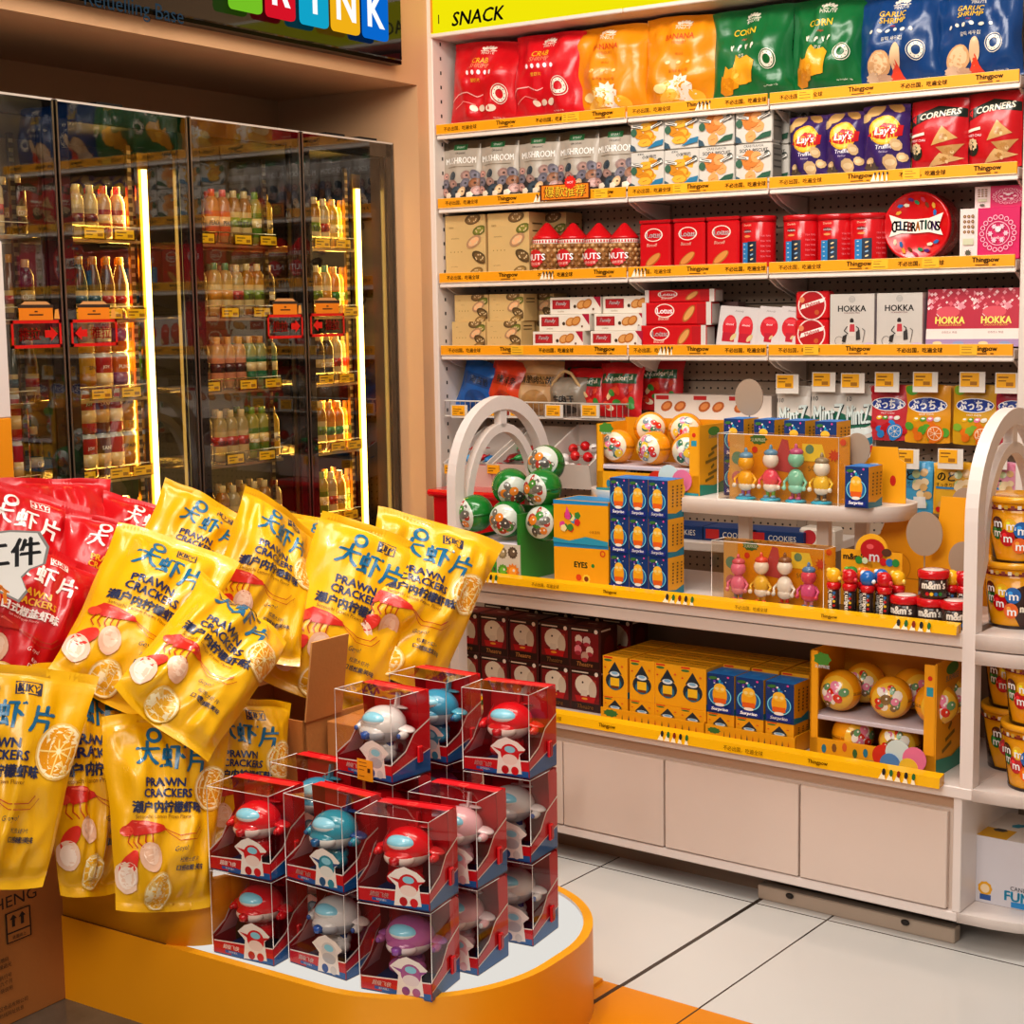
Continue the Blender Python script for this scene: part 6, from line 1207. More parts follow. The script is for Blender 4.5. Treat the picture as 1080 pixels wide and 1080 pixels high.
for i, u in enumerate(allu):
    for dep in range(3):
        for lev in (0, 1):
            if i >= 4 and lev == 1 and dep == 0:
                o = PBLUE(lf(u, .075, ZL+.005+.072), AL, f'blue surprise box on the lower shelf, {ORD[i-4]} from the yellow boxes', 'box', G1); o.scale = (sY*YW/BW, 1, 1.02); continue
            z = ZL+.005+(.072 if lev else 0)
            if lev == 0 and dep > 0: continue
            o = PY2(lf(u, .075+.088*dep, z), AL, f'yellow surprise box, {"upper" if lev else "lower"} layer, {("front", "second", "third")[dep]} rank, {ORD[i]} from the dark red boxes', 'box', 'yellow surprise boxes on the lower shelf'); o.scale = (sY, 1, 1 if lev else .61)
# second yellow ball display
u0, zb = onF(857, 745, .045); u1, zt = onF(1005, 720, .03); W_ = onF(987, 740, .03)[0]-u0; H_ = onF(960, 707, .03)[1]-ZL
yframe(lf(u0+W_/2, .03+.10, ZL), AL, W_, .2, H_+.02, 'yellow card display of printed balls on the lower shelf by the arch post', .105)
YL = [ball(.055, '#efa012', '#f2c03a', s_, ['#d8321c', '#e88aa8', '#f4ece0', '#8a6a3a', '#6a9a6a']) for s_ in (7, 8)]
for i, (px, v, z, lb) in enumerate(((887, .10, .118, 'front row, beside the blue surprise boxes'), (940, .10, .118, 'front row, in the middle'), (988, .10, .118, 'front row, by the corner panel'), (912, .19, .125, 'rear row, near the surprise boxes'), (962, .19, .125, 'rear row, in the middle'), (1003, .19, .125, 'rear row, by the arch post'), (900, .09, .007, 'under the ledge, near the surprise boxes'), (950, .09, .007, 'under the ledge, behind the shaped card'))):
    u, _ = onF(px, 730, v); o = YL[i % 2](lf(u, v, ZL+z), AL+(.1, .3, .6, .2, .9, .4, 1, .2)[i], f'yellow printed ball in the lower display, {lb}', 'ball', 'yellow printed balls')
# ------------------------------------------------------------------ buckets on the curved ends
def bucket():
    mb = MB(); R, H = .082, .155; mb.lathe([(R*.78, 0), (R*.8, .004), (R, H)], '#eda312', 'gloss', 32); fnr = lambda y: R*.8+(R-R*.8)*y
    ar = Art(mb, lambda x, y, l: ((fnr(y)+.0011+l)*math.sin((x-.5)*2.9), -(fnr(y)+.0011+l)*math.cos((x-.5)*2.9), y*H), R*2.6, H, 'gloss', seg=.022, eps=.0003)
    ar.poly([(.0, .0), (.30, .0), (.05, .85), (0, .9)], '#3a1a14'); ar.poly([(.72, .0), (1, 0), (1, .9), (.5, .55)], '#3a1a14'); ar.poly([(0, 0), (1, 0), (1, .05), (0, .05)], '#2a1410')
    for cx, cy, r_, c in ((.33, .5, .075, '#2f7a34'), (.46, .42, .09, '#c4141c'), (.5, .62, .07, '#f2c021'), (.62, .55, .085, '#1f6ab8'), (.6, .3, .08, '#ee6a1a'), (.36, .66, .06, '#5a2a1a')): ar.ell(cx, cy, r_, c, ry=r_*1.15, n=20); ar.ell(cx-r_*.3, cy+r_*.45, r_*.3, tuple(min(1, q*1.4+.1) for q in hexc(c)), n=8); ar.text('m', cx+.01, cy-.03, .09, '#fff', bold=.04)
    ar.text("m&m's", .82, .35, .13, '#f6ead6', bold=.05, wmax=.24); ar.rect(0, .86, 1, .9, '#7a1a1c'); 
    for i in range(16): ar.rect(.02+i*.062, .88, .055+i*.062, .94, ['#e6dccf', '#c9a23a', '#8a3a2a'][i % 3])
    o = mb.obj('candy_bucket'); m2 = MB(); m2.lathe([(R*1.0, H-.006), (R*1.07, H-.004), (R*1.07, H+.008), (R*1.02, H+.011), (R*.9, H+.006), (0, H+.006)], '#f2ac1a', 'gloss', 32); m2.obj('lid', o); return o
P = Proto(bucket)
ue = 1.236
UB = [onF(px, py, v)[0] for px, py, v in ((1073, 640, .165), (1072, 740, .25), (1096, 760, .115))]
bl = [(UB[0], .165, .8125, 0, 'lower of the two on the upper curved shelf'), (UB[0]+.003, .165, .8125+.162, .3, 'upper of the two on the upper curved shelf'), (UB[1], .25, ZL, .5, 'bottom one behind, on the lower curved shelf'), (UB[1], .25, ZL+.162, .2, 'stacked behind, on the lower curved shelf'), (UB[2], .105, ZL, -.2, 'bottom one in front, on the lower curved shelf'), (UB[2], .105, ZL+.162, .0, 'stacked in front, on the lower curved shelf'), (UB[0]+.17, .25, .8125, .9, 'beside the stacked pair, cut by the frame edge')]
for u, v, z, r_, lb in bl: o = P(lf(u, v, z), AL+r_*.6-.15, f'yellow and brown candy bucket, {lb}', 'bucket', 'yellow and brown candy buckets')
# white carton in the cubby
u0, z0 = onF(1028, 950, .1); z1 = onF(1028, 880, .1)[1]; w, h, d = .26, z1-.1, .22
def wc(a): a.ell(.1, .22, .07, '#e8a81c', jag=.05); a.ell(.1, .22, .045, '#f4d9b0'); a.rect(.05, .05, .16, .13, '#2f5aa0'); a.text('FUN', .42, .18, .14, '#2fa0c8', bold=.05); a.poly([(.36, .02), (1, .02), (1, .14), (.36, .1)], '#2f8fd0'); a.text('CANDY', .45, .3, .06, '#4a4a50')
def wt(a):
    a.rect(0, 0, 1, 1, '#e8dfd6'); a.rect(0, 0, .3, .35, '#e0a81c')
    for i in range(9): a.ell(.15+.1*i, .3+.25*(i % 3), .07, ['#3a3430', '#2f9ab8', '#8a6a3a', '#c8a060'][i % 4], ry=.05, rot=i, jag=.1, n=12)
mb = carton_mb(w, h, d, '#d8d4da', wc, None, wt); o = mb.obj('carton'); put(o, lf(u0+w/2, .1+d/2, .1005), AL); tag(o, 'white carton with coloured print on its top in the open end cubby', 'carton')
# ================================================================== yellow display island
mk_emit('island_glow', .9)  # plain white tops get an emissive glow to look bright, no lamp inside
isl = empty('display_island', (-2.4, 2.82, 0)); tag(isl, 'rounded yellow display island with a white top made to glow and a raised step', 'display stand')
def I_(): m_ = MB(); m_.T = Matrix.Translation(-Vector(isl.location)); return m_
def rrect(x0, y0, x1, y1, r, n=12, rl=None):
    pts = []; rl = r if rl is None else rl
    for cx, cy, a0, rr in ((x1-r, y1-r, 0, r), (x0+rl, y1-rl, PI/2, rl), (x0+rl, y0+rl, PI, rl), (x1-r, y0+r, -PI/2, r)): pts += [(cx+rr*math.cos(a0+PI/2*i/n), cy+rr*math.sin(a0+PI/2*i/n)) for i in range(n+1)]
    return pts
XL, XR, Y0, Y1 = -3.25, -1.757, 2.425, 3.22; YE = '#f0a00e'
mb = I_(); O = rrect(XL, Y0, XR, Y1, .36, 16, .04); Iq = rrect(XL+.022, Y0+.022, XR-.022, Y1-.022, .338, 16, .03); n = len(O)
def loop(pts, z): return [mb.p(x, y, z) for x, y in pts]
a, b_, c, d = loop(O, 0), loop(O, .205), loop(O, .205), loop(Iq, .205); e, f_ = loop(Iq, .205), loop(Iq, .196)
for i in range(n):
    j = (i+1) % n; mb.face((a[i], a[j], b_[j], b_[i]), YE, 'paint', True); mb.face((c[i], c[j], d[j], d[i]), '#f2ab1c', 'paint'); mb.face((e[i], e[j], f_[j], f_[i]), '#efe6da', 'paint')
mb.box(XL+.05, Y0+.05, 0, XR-.1, Y1-.05, .01, YE, 'paint'); mb.obj('base', isl)
mb = I_(); mb.prism(rrect(XL+.022, Y0+.022, XR-.022, Y1-.022, .338, 16, .03), .188, .1975, '#fffaf2', 'island_glow'); mb.obj('glowing_white_top', isl)
mb = I_(); mb.prism(rrect(XL+.01, Y0+.006, -2.445, 3.0, .13, 10, .03), .205, .355, YE, 'paint', '#f0a91c', smooth=True); mb.prism(rrect(XL+.025, Y0+.024, -2.463, 2.98, .115, 10, .02), .345, .3565, '#fffaf2', 'island_glow', smooth=True); mb.obj('raised_step', isl)
mb = I_(); mb.box(XL+.02, Y0+.003, .196, -2.56, Y0+.02, .206, '#6e3f0a', 'matte'); mb.obj('painted_gap_shade', isl)  # dark strip painting the shade between base and step
# ------------------------------------------------------------------ brown cartons
CT = '#b8783a'
def carton(name_label, loc, rz, w, d, h, art=None, rart=None, open_=False, col=CT):
    g = empty('cardboard_box', loc, rz); tag(g, name_label, 'box')
    mb = MB(); t = .006
    if not open_: mb.box(-w/2, -d/2, 0, w/2, d/2, h, col, 'kraft', .002)
    else:
        for a_ in ((-w/2, -d/2, 0, w/2, -d/2+t, h), (-w/2, d/2-t, 0, w/2, d/2, h), (-w/2, -d/2, 0, -w/2+t, d/2, h), (w/2-t, -d/2, 0, w/2, d/2, h), (-w/2, -d/2, 0, w/2, d/2, t)): mb.box(*a_, col, 'kraft')
    if art: art(Art(mb, lambda x, y, l: (-w/2+x*w, -d/2-l, y*h), w, h, 'kraft'))
    if rart: rart(Art(mb, lambda x, y, l: (w/2+l, -d/2+x*d, y*h), d, h, 'kraft'))
    mb.obj('box_body', g)
    if not open_: mb = MB(); mb.box(-w/2, -.03, h, w/2, .03, h+.0008, '#c98a4a', 'gloss'); mb.obj('tape', g)
    return g, w, d, h
def flap(g, a, b_, c, d):
    mb = MB(); A = [Vector(q) for q in (a, b_, c, d)]; nn = (A[1]-A[0]).cross(A[2]-A[0]).normalized()*.005
    P0 = [mb.p(q) for q in A]; P1 = [mb.p(q+nn) for q in A]; mb.face(P0, '#c08448', 'kraft'); mb.face(P1[::-1], '#b8783a', 'kraft')
    for i in range(4): mb.face((P0[i], P0[(i+1) % 4], P1[(i+1) % 4], P1[i]), '#d0985a', 'kraft')
    mb.obj('flap', g)
def side_print(a):
    K = '#2e1c12'; a.text('DESHENG', .72, .80, .075, K, bold=.0, sx=1.2)
    for i, x in enumerate((.47, .60, .73)):
        a.rect(x, .53, x+.1, .73, K); a.rect(x+.006, .537, x+.094, .723, '#b8783a'); a.rect(x+.006, .59, x+.094, .6, K)
        if i == 2: 
            for dx in (.03, .065): a.rect(x+dx-.006, .63, x+dx+.006, .69, K); a.poly([(x+dx-.014, .68), (x+dx+.014, .68), (x+dx, .71)], K)
        elif i == 1: a.ell(x+.05, .67, .022, K); a.rect(x+.03, .61, x+.07, .65, K)
        else: a.ell(x+.05, .66, .028, K); a.ell(x+.05, .68, .018, '#b8783a'); a.text('小心', x+.05, .62, .03, K)
        a.text('此面向上', x+.05, .56, .025, K, wmax=.08)
    for y, t_ in ((.44, '生产日期见箱体喷码'), (.40, '储存条件常温干燥避光'), (.33, '净含量规格标准执行号'), (.29, '产地中国保质期九个月'), (.245, '配料表见内包装袋说明')): a.text(t_, .66, y, .03, K, wmax=.5)
    for y, t_ in ((.13, '地址工业园区食品有限公司'), (.085, '电话服务热线网址信息')): a.text(t_, .7, y, .03, K, wmax=.55)
carton('large brown cardboard box standing on the floor beside the yellow island', (-3.12, 2.10, 0), 0, .44, .71, .36, None, side_print)
def stamp(a): a.text('常温保存 小心轻放', .45, .78, .07, '#3a2414', wmax=.5); a.text('请勿重压 保质期', .45, .66, .07, '#3a2414', wmax=.5)
g, w, d, h = carton('open brown carton with raised flaps among the yellow bags', (-2.68, 3.0, .1985), -.05, .37, .27, .43, stamp, None, True)
flap(g, (w/2, -d/2, h), (w/2, -d/2+.13, h), (w/2+.03, -d/2+.13, h+.2), (w/2+.03, -d/2, h+.2)); flap(g, (-w/2, d/2, h), (w/2, d/2, h), (w/2, d/2+.05, h+.18), (-w/2, d/2+.05, h+.18))
g2, w, d, h = carton('closed brown carton behind the toy packs, right beside the open one'.replace('right ', ''), (-2.395, 3.04, .1985), -.03, .18, .24, .42, None, None)
carton('brown carton standing on the raised step underneath the bag pile', (-2.88, 2.82, .357), .0, .5, .3, .22)
carton('brown carton at the rear of the island underneath the red bags', (-3.1, 3.1, .1985), .1, .34, .22, .62)
# ------------------------------------------------------------------ prawn cracker bags
def lemon(a, cx, cy, r, dark='#e59a12', a0=0, a1=2*PI):
    a.ell(cx, cy, r, '#e8c06a', a0=a0, a1=a1, n=24); a.ell(cx, cy, r*.93, '#fbe9bd', a0=a0, a1=a1, n=24); a.ell(cx, cy, r*.84, dark, a0=a0, a1=a1, n=24)
    k = a.w/a.h
    for i in range(9):
        t = a0+(a1-a0)*(i+.5)/9; a.line(cx, cy, cx+r*.84*math.cos(t), cy+r*.84*math.sin(t)*k, r*.06, '#f7d98a'); a.lay -= 1
    a.lay += 1; a.ell(cx, cy, r*.1, '#fbe9bd')
def kiky_art(red):
    B = '#fdf5ee' if red else '#136a92'; D = '#f2b01c' if red else '#26305e'; D2 = '#fdeee6' if red else '#2a3050'; bg = '#cc0a16' if red else '#eab008'
    def art(a):
        a.rect(.52, .865, .68, .925, D2); a.rect(.53, .870, .67, .920, bg); a.text('KIKY', .60, .895, .036, D2, bold=.05, rot=-.06, wmax=.125)
        a.text('大', .30, .795, .125, B, bold=.03, shear=.12); a.ring(.37, .885, .06, .028, B, 16); a.text('虾', .50, .775, .125, B, bold=.03, shear=.12); a.text('片', .70, .76, .125, B, bold=.03, shear=.12)
        a.text('PRAWN', .43, .645, .043, D, bold=.05, sx=1.1); a.text('CRACKERS', .455, .59, .043, D, bold=.05, wmax=.56)
        a.text('瀬户内柠檬虾味' if not red else '日式椒盐虾味', .46, .52, .058, D2, bold=.055, wmax=.74)
        a.text('Setouchi Lemon Prawn Flavor' if not red else 'Salt and Pepper Flavor', .42, .472, .02, '#8a5a14' if not red else '#f4c0b8', wmax=.6)
        if not red: lemon(a, .86, .62, .17)
        a.poly([(.08, .42), (.14, .455), (.26, .45), (.4, .425), (.43, .405), (.3, .385), (.16, .375)], '#c9281a'); a.poly([(.14, .445), (.26, .445), (.38, .42), (.24, .43)], '#e8604a'); a.ell(.1, .4, .05, '#d8452e', ry=.04)
        for i in range(5): a.curve([(.12+i*.045, .385), (.1+i*.05, .345), (.14+i*.05, .315)], .008, '#b82a1c')
        a.curve([(.42, .41), (.56, .375), (.7, .385), (.74, .42)], .006, '#b8401c'); a.curve([(.42, .405), (.56, .35), (.72, .36), (.78, .41)], .005, '#b8401c')
        a.ell(.3, .27, .09, '#e6b89a', ry=.11, rot=.4); a.ell(.3, .28, .06, '#f0cdb4', ry=.07, rot=.4); a.ell(.12, .24, .11, '#d83222', ry=.06, rot=.9); a.ell(.1, .17, .1, '#ecc8b0', ry=.12, rot=.3); a.ell(.1, .17, .07, '#f6e0cf', ry=.085, rot=.3)
        a.text('Goyo!', .58, .31, .03, D2, rot=.12, shear=.3); a.text('松脆大虾片', .66, .262, .024, D2, wmax=.32); a.text('口感松脆美味', .68, .222, .028, D2, bold=.03, wmax=.36)
        lemon(a, .40, .10, .14, '#efb01c')
    return art
YB2, RD = '#eab008', '#cc0a16'
def pose(o, bc, tc, yaw=0, H=None):
    P0, P1 = at(*bc), at(*tc); up = (P1-P0); L = up.length; up.normalize(); nrm = CAM-(P0+P1)/2; nrm -= up*nrm.dot(up); nrm.normalize(); nrm = Matrix.Rotation(yaw, 3, up) @ nrm; rt = up.cross(nrm)
    M = Matrix((rt, up, nrm)).transposed().to_4x4(); M.translation = P0; o.matrix_world = M; return L
def len_(bc, tc): return (at(*tc)-at(*bc)).length
KB = [ # bottom centre (px, py, depth), top centre, width, yaw, red, options, label
 ((172, 962, 3.50), (176, 754, 3.60), .30, .32, 0, dict(crumple=.024, pinch=.05, taper=.3), 'yellow prawn cracker bag hanging over the island step, beside the toy packs'),
 ((98, 946, 3.55), (84, 700, 3.68), .28, .55, 0, dict(crumple=.026, pinch=.08, taper=.45), 'yellow prawn cracker bag between the step bag and the cardboard box bag'),
 ((-12, 938, 3.36), (14, 702, 3.46), .37, .12, 0, dict(crumple=.024, taper=.4), 'yellow prawn cracker bag standing on the large cardboard box'),
 ((245, 905, 3.76), (255, 736, 3.82), .27, .45, 0, dict(crumple=.02, pinch=.05), 'yellow prawn cracker bag tucked behind the toy packs below the open carton'),
 ((168, 768, 3.50), (268, 632, 3.74), .265, .1, 0, dict(crumple=.026, bend=-.55, bendat=.66, pinch=.04), 'yellow prawn cracker bag tilted over with its top folded towards the open carton'),
 ((112, 742, 3.62), (190, 570, 3.86), .30, .1, 0, dict(crumple=.023, twist=.06), 'yellow prawn cracker bag lying back in the middle of the pile'),
 ((168, 660, 3.95), (231, 530, 4.12), .30, .12, 0, dict(crumple=.02), 'yellow prawn cracker bag at the top of the pile beside the red bags'),
 ((258, 690, 3.92), (302, 538, 4.1), .27, .25, 0, dict(crumple=.026, twist=-.1), 'yellow prawn cracker bag behind the folded one with twisted top corner'),
 ((338, 742, 4.02), (400, 558, 4.14), .315, .2, 0, dict(crumple=.02, pinch=.05), 'yellow prawn cracker bag leaning on the carton flap, face fully shown'),
 ((410, 716, 4.08), (466, 552, 4.2), .315, .35, 0, dict(crumple=.03, twist=.12), 'yellow prawn cracker bag at the end of the pile by the shelves'),
 ((330, 660, 4.22), (349, 548, 4.3), .26, .1, 0, dict(crumple=.02), 'yellow prawn cracker bag peeping out at the rear between two others'),
 ((70, 640, 4.02), (56, 504, 4.10), .30, .35, 1, dict(crumple=.02, nop=1), 'red prawn cracker bag at the very back of the red heap'),
 ((0, 690, 3.78), (30, 516, 3.96), .32, .25, 1, dict(crumple=.023), 'red prawn cracker bag behind the round white price placard'),
 ((-2, 742, 3.58), (52, 578, 3.76), .30, .25, 1, dict(crumple=.02), 'red prawn cracker bag below the white price placard'),
 ((92, 690, 3.86), (126, 550, 4.00), .27, .2, 1, dict(crumple=.02), 'red prawn cracker bag between the red heap and the middle yellow bag'),
 ((132, 650, 4.06), (160, 531, 4.20), .26, .2, 1, dict(crumple=.018), 'red prawn cracker bag at the back touching the topmost yellow bag'),
]
for i, (bc, tc, W, yaw, red, kw, lab) in enumerate(KB):
    L = len_(bc, tc); nop = kw.pop('nop', 0); T_ = .12
    if kw.get('bend'): L *= 1.04
    mb = bag(W, L, T_, 100+i*2.3, RD if red else YB2, None if nop else kiky_art(red), nu=36, nv=48, stand=False, segk=.06, seal=.06, seal_col='#d20c18' if red else '#edb60e', **kw)
    o = mb.obj('prawn_cracker_bag'); pose(o, bc, tc, yaw); tag(o, lab, 'crisp bag', 'prawn cracker bags')
# white cut-out price placard in the red bags
q = at(4, 604, 3.42); mb = MB()
pts = [(-.22, .0), (-.12, -.035), (-.06, -.06), (-.02, -.05), (.03, -.085), (.055, -.06), (.045, -.02), (.07, .0), (.11, .01), (.125, .055), (.105, .10), (.03, .112), (-.08, .11), (-.2, .1)]
mb.T = Matrix.Rotation(.06, 4, 'Z')
A = [mb.p(x*.8, y*.8, 0) for x, y in pts]; B = [mb.p(x*.8, y*.8, -.004) for x, y in pts]; mb.face(A, '#8a8682', 'card'); mb.face(B[::-1], '#d8d4ce', 'card')
for i in range(len(pts)): mb.face((A[i], B[i], B[(i+1) % len(pts)], A[(i+1) % len(pts)]), '#6a6662', 'card')
ar = Art(mb, lambda x, y, l: ((x-.5)*.3, (y-.5)*.2, l), .3, .2); ar.poly([(.5+px*.8*.93/.3, .5+(py*.8*.93+.002)/.2) for px, py in pts], '#e6e2dc'); ar.text('第二件', .45, .70, .3, '#2b2a2c', bold=.03, shear=.12, wmax=.66); ar.text('半价', .38, .27, .2, '#e8861c', bold=.05)
o = mb.obj('price_placard'); nrm = (CAM-q).normalized(); rt = Vector((0, 0, 1)).cross(nrm).normalized(); up = nrm.cross(rt); M = Matrix((rt, up, nrm)).transposed().to_4x4(); M.translation = q; o.matrix_world = M
tag(o, 'white cut-out price placard with bold black characters standing in the red bags', 'sign')
# white and orange post seen at the picture edge in front of the fridge
q = onX(9, 300, -3.2)
# ------------------------------------------------------------------ boxed toy aeroplanes
TW, TD, TH = .172, .128, .190
def toy_pack(c1, c2, c3, cw):
    "c1 main, c2 belly, c3 accent, cw wing"
    def make():
        g = empty('toy_pack'); w, d, h = TW, TD, TH; R_, Bl, Wh = '#c9101c', '#0d5fa8', '#f2ece8'
        mb = MB(); t = .002
        mb.box(-w/2+t, -d/2+t, .001, w/2-t, d/2-t, .004, '#0d2f6a', 'card'); mb.box(-w/2+t, d/2-t*2, .004, w/2-t, d/2-t, h-.002, R_, 'card')
        for s_ in (-1, 1):
            x = s_*(w/2-.0012); P_ = [(x, -d/2+t, .004), (x, d/2-t, .004), (x, d/2-t, h-.014), (x, d/2-t-.012, h-.002), (x, d*.16, h-.002), (x, d*.2, h*.60), (x, d*.06, h*.5), (x, -d*.16, h*.32), (x, -d/2+t, h*.22)]
            mb.face([mb.p(q) for q in P_], R_, 'card'); mb.face([mb.p((x-s_*.001, q[1], q[2])) for q in P_][::-1], '#a00d18', 'card')
            a = Art(mb, lambda X, Y, l, s_=s_: (s_*(w/2-.0012+l), -d/2+X*d, Y*h), d, h)
            a.poly([(.02, .02), (.98, .02), (.98, .27), (.55, .2), (.02, .1)], Bl); a.line(.02, .11, .55, .21, .018, Wh); a.line(.55, .21, .98, .28, .018, Wh)
            a.line(.02, .235, .35, .335, .03, Wh); a.line(.35, .335, .57, .52, .03, Wh); a.line(.57, .52, .98, .64, .03, Wh); a.line(.02, .215, .35, .31, .012, '#2a1a2a')
        mb.poly([(-w/2+t, -d/2+.0016, .004), (w/2-t, -d/2+.0016, .004), (w/2-t, -d/2+.0016, h*.22), (w*.2, -d/2+.0016, h*.19), (-w/2+t, -d/2+.0016, h*.17)], R_, 'card')
        a = Art(mb, lambda X, Y, l: (-w/2+X*w, -d/2+.0014-l*.5, Y*h), w, h); a.poly([(.3, .02), (.98, .02), (.98, .09), (.3, .06)], Bl); a.poly([(.02, .17), (.98, .22), (.98, .205), (.02, .155)], Wh); a.text('超级飞侠', .3, .115, .055, Wh, bold=.02, shear=.2, wmax=.32); a.rect(.2, .04, .46, .075, '#2f5aa8'); a.text('变形机器人', .33, .057, .025, Wh, wmax=.24)
        # die cut printed plane on the front
        def D_(x, y): return (.68+(x-.68)*1.45, .02+(y-.03)*1.5)
        a.poly([D_(*q) for q in ((.5, .24), (.58, .3), (.66, .33), (.78, .3), (.86, .25), (.8, .2), (.82, .05), (.56, .03), (.58, .18))], Wh)
        for x, y, r_, c, ry in ((.7, .2, .14, c1, .13), (.7, .155, .115, c2, .07), (.7, .235, .08, '#8fd3ea', .045), (.65, .07, .055, c3, .055), (.75, .07, .055, c1, .055)): a.ell(*D_(x, y), r_, c, ry=ry)
        a.poly([D_(*q) for q in ((.52, .24), (.62, .23), (.62, .2))], cw); a.poly([D_(*q) for q in ((.86, .24), (.78, .23), (.78, .2))], cw)
        # top card: red, chamfered, back half
        mb.poly([(-w/2+t, d/2-t-.001, h-.016), (w/2-t, d/2-t-.001, h-.016), (w/2-t, d/2-.014, h-.001), (-w/2+t, d/2-.014, h-.001)], '#e01622', 'card')
        mb.poly([(-w/2+t, d*.16, h-.001), (w/2-t, d*.16, h-.001), (w/2-t, d/2-.014, h-.001), (-w/2+t, d/2-.014, h-.001)], '#e01622', 'card')
        a = Art(mb, lambda X, Y, l: (-w/2+X*w, d*.16+Y*(d*.34-.014), h-.001+l), w, d*.34-.014); a.rect(.4, .3, .52, .85, '#f06a5a'); a.rect(.415, .4, .505, .75, '#e01622')
        mb.poly([(-w/2+.004, -d/2+.003, h*.2), (-w/2+.004, d*.1, h*.2), (-w/2+.03, d*.2, h*.72), (-w/2+.006, -d/2+.02, h*.24)], '#e8a0a0', 'card')
        mb.obj('card_tray', g)
        mb = MB()
        CL = '#fdf8f4'
        mb.poly([(-w/2, -d/2, h*.0), (w/2, -d/2, 0), (w/2, -d/2, h), (-w/2, -d/2, h)], CL, 'clear')
        mb.poly([(w/2, -d/2, 0), (w/2, d/2, 0), (w/2, d/2, h-.013), (w/2, d/2-.013, h), (w/2, -d/2, h)], CL, 'clear'); mb.poly([(-w/2, -d/2, 0), (-w/2, d/2, 0), (-w/2, d/2, h-.013), (-w/2, d/2-.013, h), (-w/2, -d/2, h)], CL, 'clear')
        mb.poly([(-w/2, -d/2, h), (w/2, -d/2, h), (w/2, d*.2, h), (-w/2, d*.2, h)], CL, 'clear')
        mb.obj('clear_window', g)
        mb = MB(); E = '#ece4e0'; r = .0009
        for p0, p1 in (((-w/2, -d/2, h), (w/2, -d/2, h)), ((w/2, -d/2, h), (w/2, d*.2, h)), ((-w/2, -d/2, h), (-w/2, d*.2, h)), ((w/2, -d/2, h*.22), (w/2, -d/2, h)), ((-w/2, -d/2, 0.002), (-w/2, -d/2, h))): mb.tube([p0, p1], r, E, 'gloss', 5)
        mb.obj('window_edge', g)
        for s_ in (1, -1):
            mb = MB(); mb.box(s_*(w/2+.0035)-.0035, d*.12, h*.16, s_*(w/2+.0035)+.0035, d*.24, h*.36, '#d4141f', 'gloss', .002); mb.box(s_*(w/2+.0075)-.001, d*.14, h*.185, s_*(w/2+.0075)+.001, d*.22, h*.335, '#a50d17', 'gloss'); mb.obj('carry_clip', g)
        # the toy
        mb = MB(); z = h*.57
        mb.ell((0, .002, z), (.054, .05, .042), lambda q: c2 if q.z < -.1 else c1, 'gloss', 24, 18)
        mb.ell((0, -.034, z-.012), (.036, .024, .020), lambda q: c2 if q.z < .3 else c1, 'gloss', 18, 12); mb.lathe([(.011, z-.02), (.012, z-.008), (.004, z-.004)], c3, 'gloss', 12, c=(0, -.056)); mb.ell((0, .005, z-.052), (.032, .026, .022), c1, 'gloss', 14, 10)
        plane = mb.obj('toy_plane', g)
        mb = MB(); mb.ell((0, -.022, z+.017), (.034, .029, .017), lambda q: '#8ed4ee' if q.z > -.1 else '#e6eef0', 'gloss', 20, 14); mb.obj('windscreen', plane)
        for s_ in (-1, 1):
            mb = MB(); R3 = Matrix.Rotation(s_*.18, 3, 'Y')
            mb.ell((s_*.058, .012, z-.004), (.024, .02, .0055), cw, 'gloss', 16, 8, R3); mb.ell((s_*.066, -.004, z-.014), (.010, .017, .010), c1, 'gloss', 10, 8); mb.ell((s_*.066, -.02, z-.014), (.006, .004, .006), c3, 'gloss', 8, 6); mb.obj('wing', plane)
            mb = MB(); mb.ell((s_*.024, -.012, h*.235), (.018, .024, .015), c1, 'gloss', 12, 8); mb.tube([(s_*.02, 0, h*.25), (s_*.018, 0, h*.4)], .010, c3, 'gloss', 8); mb.obj('foot', plane)
        mb = MB(); P_ = [(.036, z+.02), (.05, z+.022), (.056, z+.062), (.046, z+.064)]
        A_ = [mb.p(-.003, y, q) for y, q in P_]; B_ = [mb.p(.003, y, q) for y, q in P_]; mb.face(A_[::-1], cw, 'gloss'); mb.face(B_, cw, 'gloss')
        for i in range(4): mb.face((A_[i], A_[(i+1) % 4], B_[(i+1) % 4], B_[i]), cw, 'gloss')
        mb.ell((0, .05, z+.03), (.03, .009, .004), cw, 'gloss', 12, 6); mb.obj('tail_fin', plane)
        return g
    return Proto(make)
TP = {'red': toy_pack('#d3121f', '#efdcd6', '#b80f1a', '#c9101c'), 'white': toy_pack('#d8d6d6', '#b9bcc4', '#2a55a0', '#ece4e4'), 'teal': toy_pack('#2a90a8', '#e6e8e6', '#1d5a8a', '#1f4f8a'), 'purple': toy_pack('#b0609a', '#eadfe4', '#8a4a9a', '#a05aa0'), 'pink': toy_pack('#e2b4bc', '#f0e6e6', '#d0d4da', '#e8d4d8'), 'blue': toy_pack('#3a9ac0', '#cfe6ee', '#2a6aa0', '#56b0cc')}
TR = .06; TZ = .199
cols = [-2.363, -2.172, -1.966]; rows = [(2.530, 2.565, 2.556), (2.735, 2.745, 2.722), (2.93, 2.93, 2.912)]
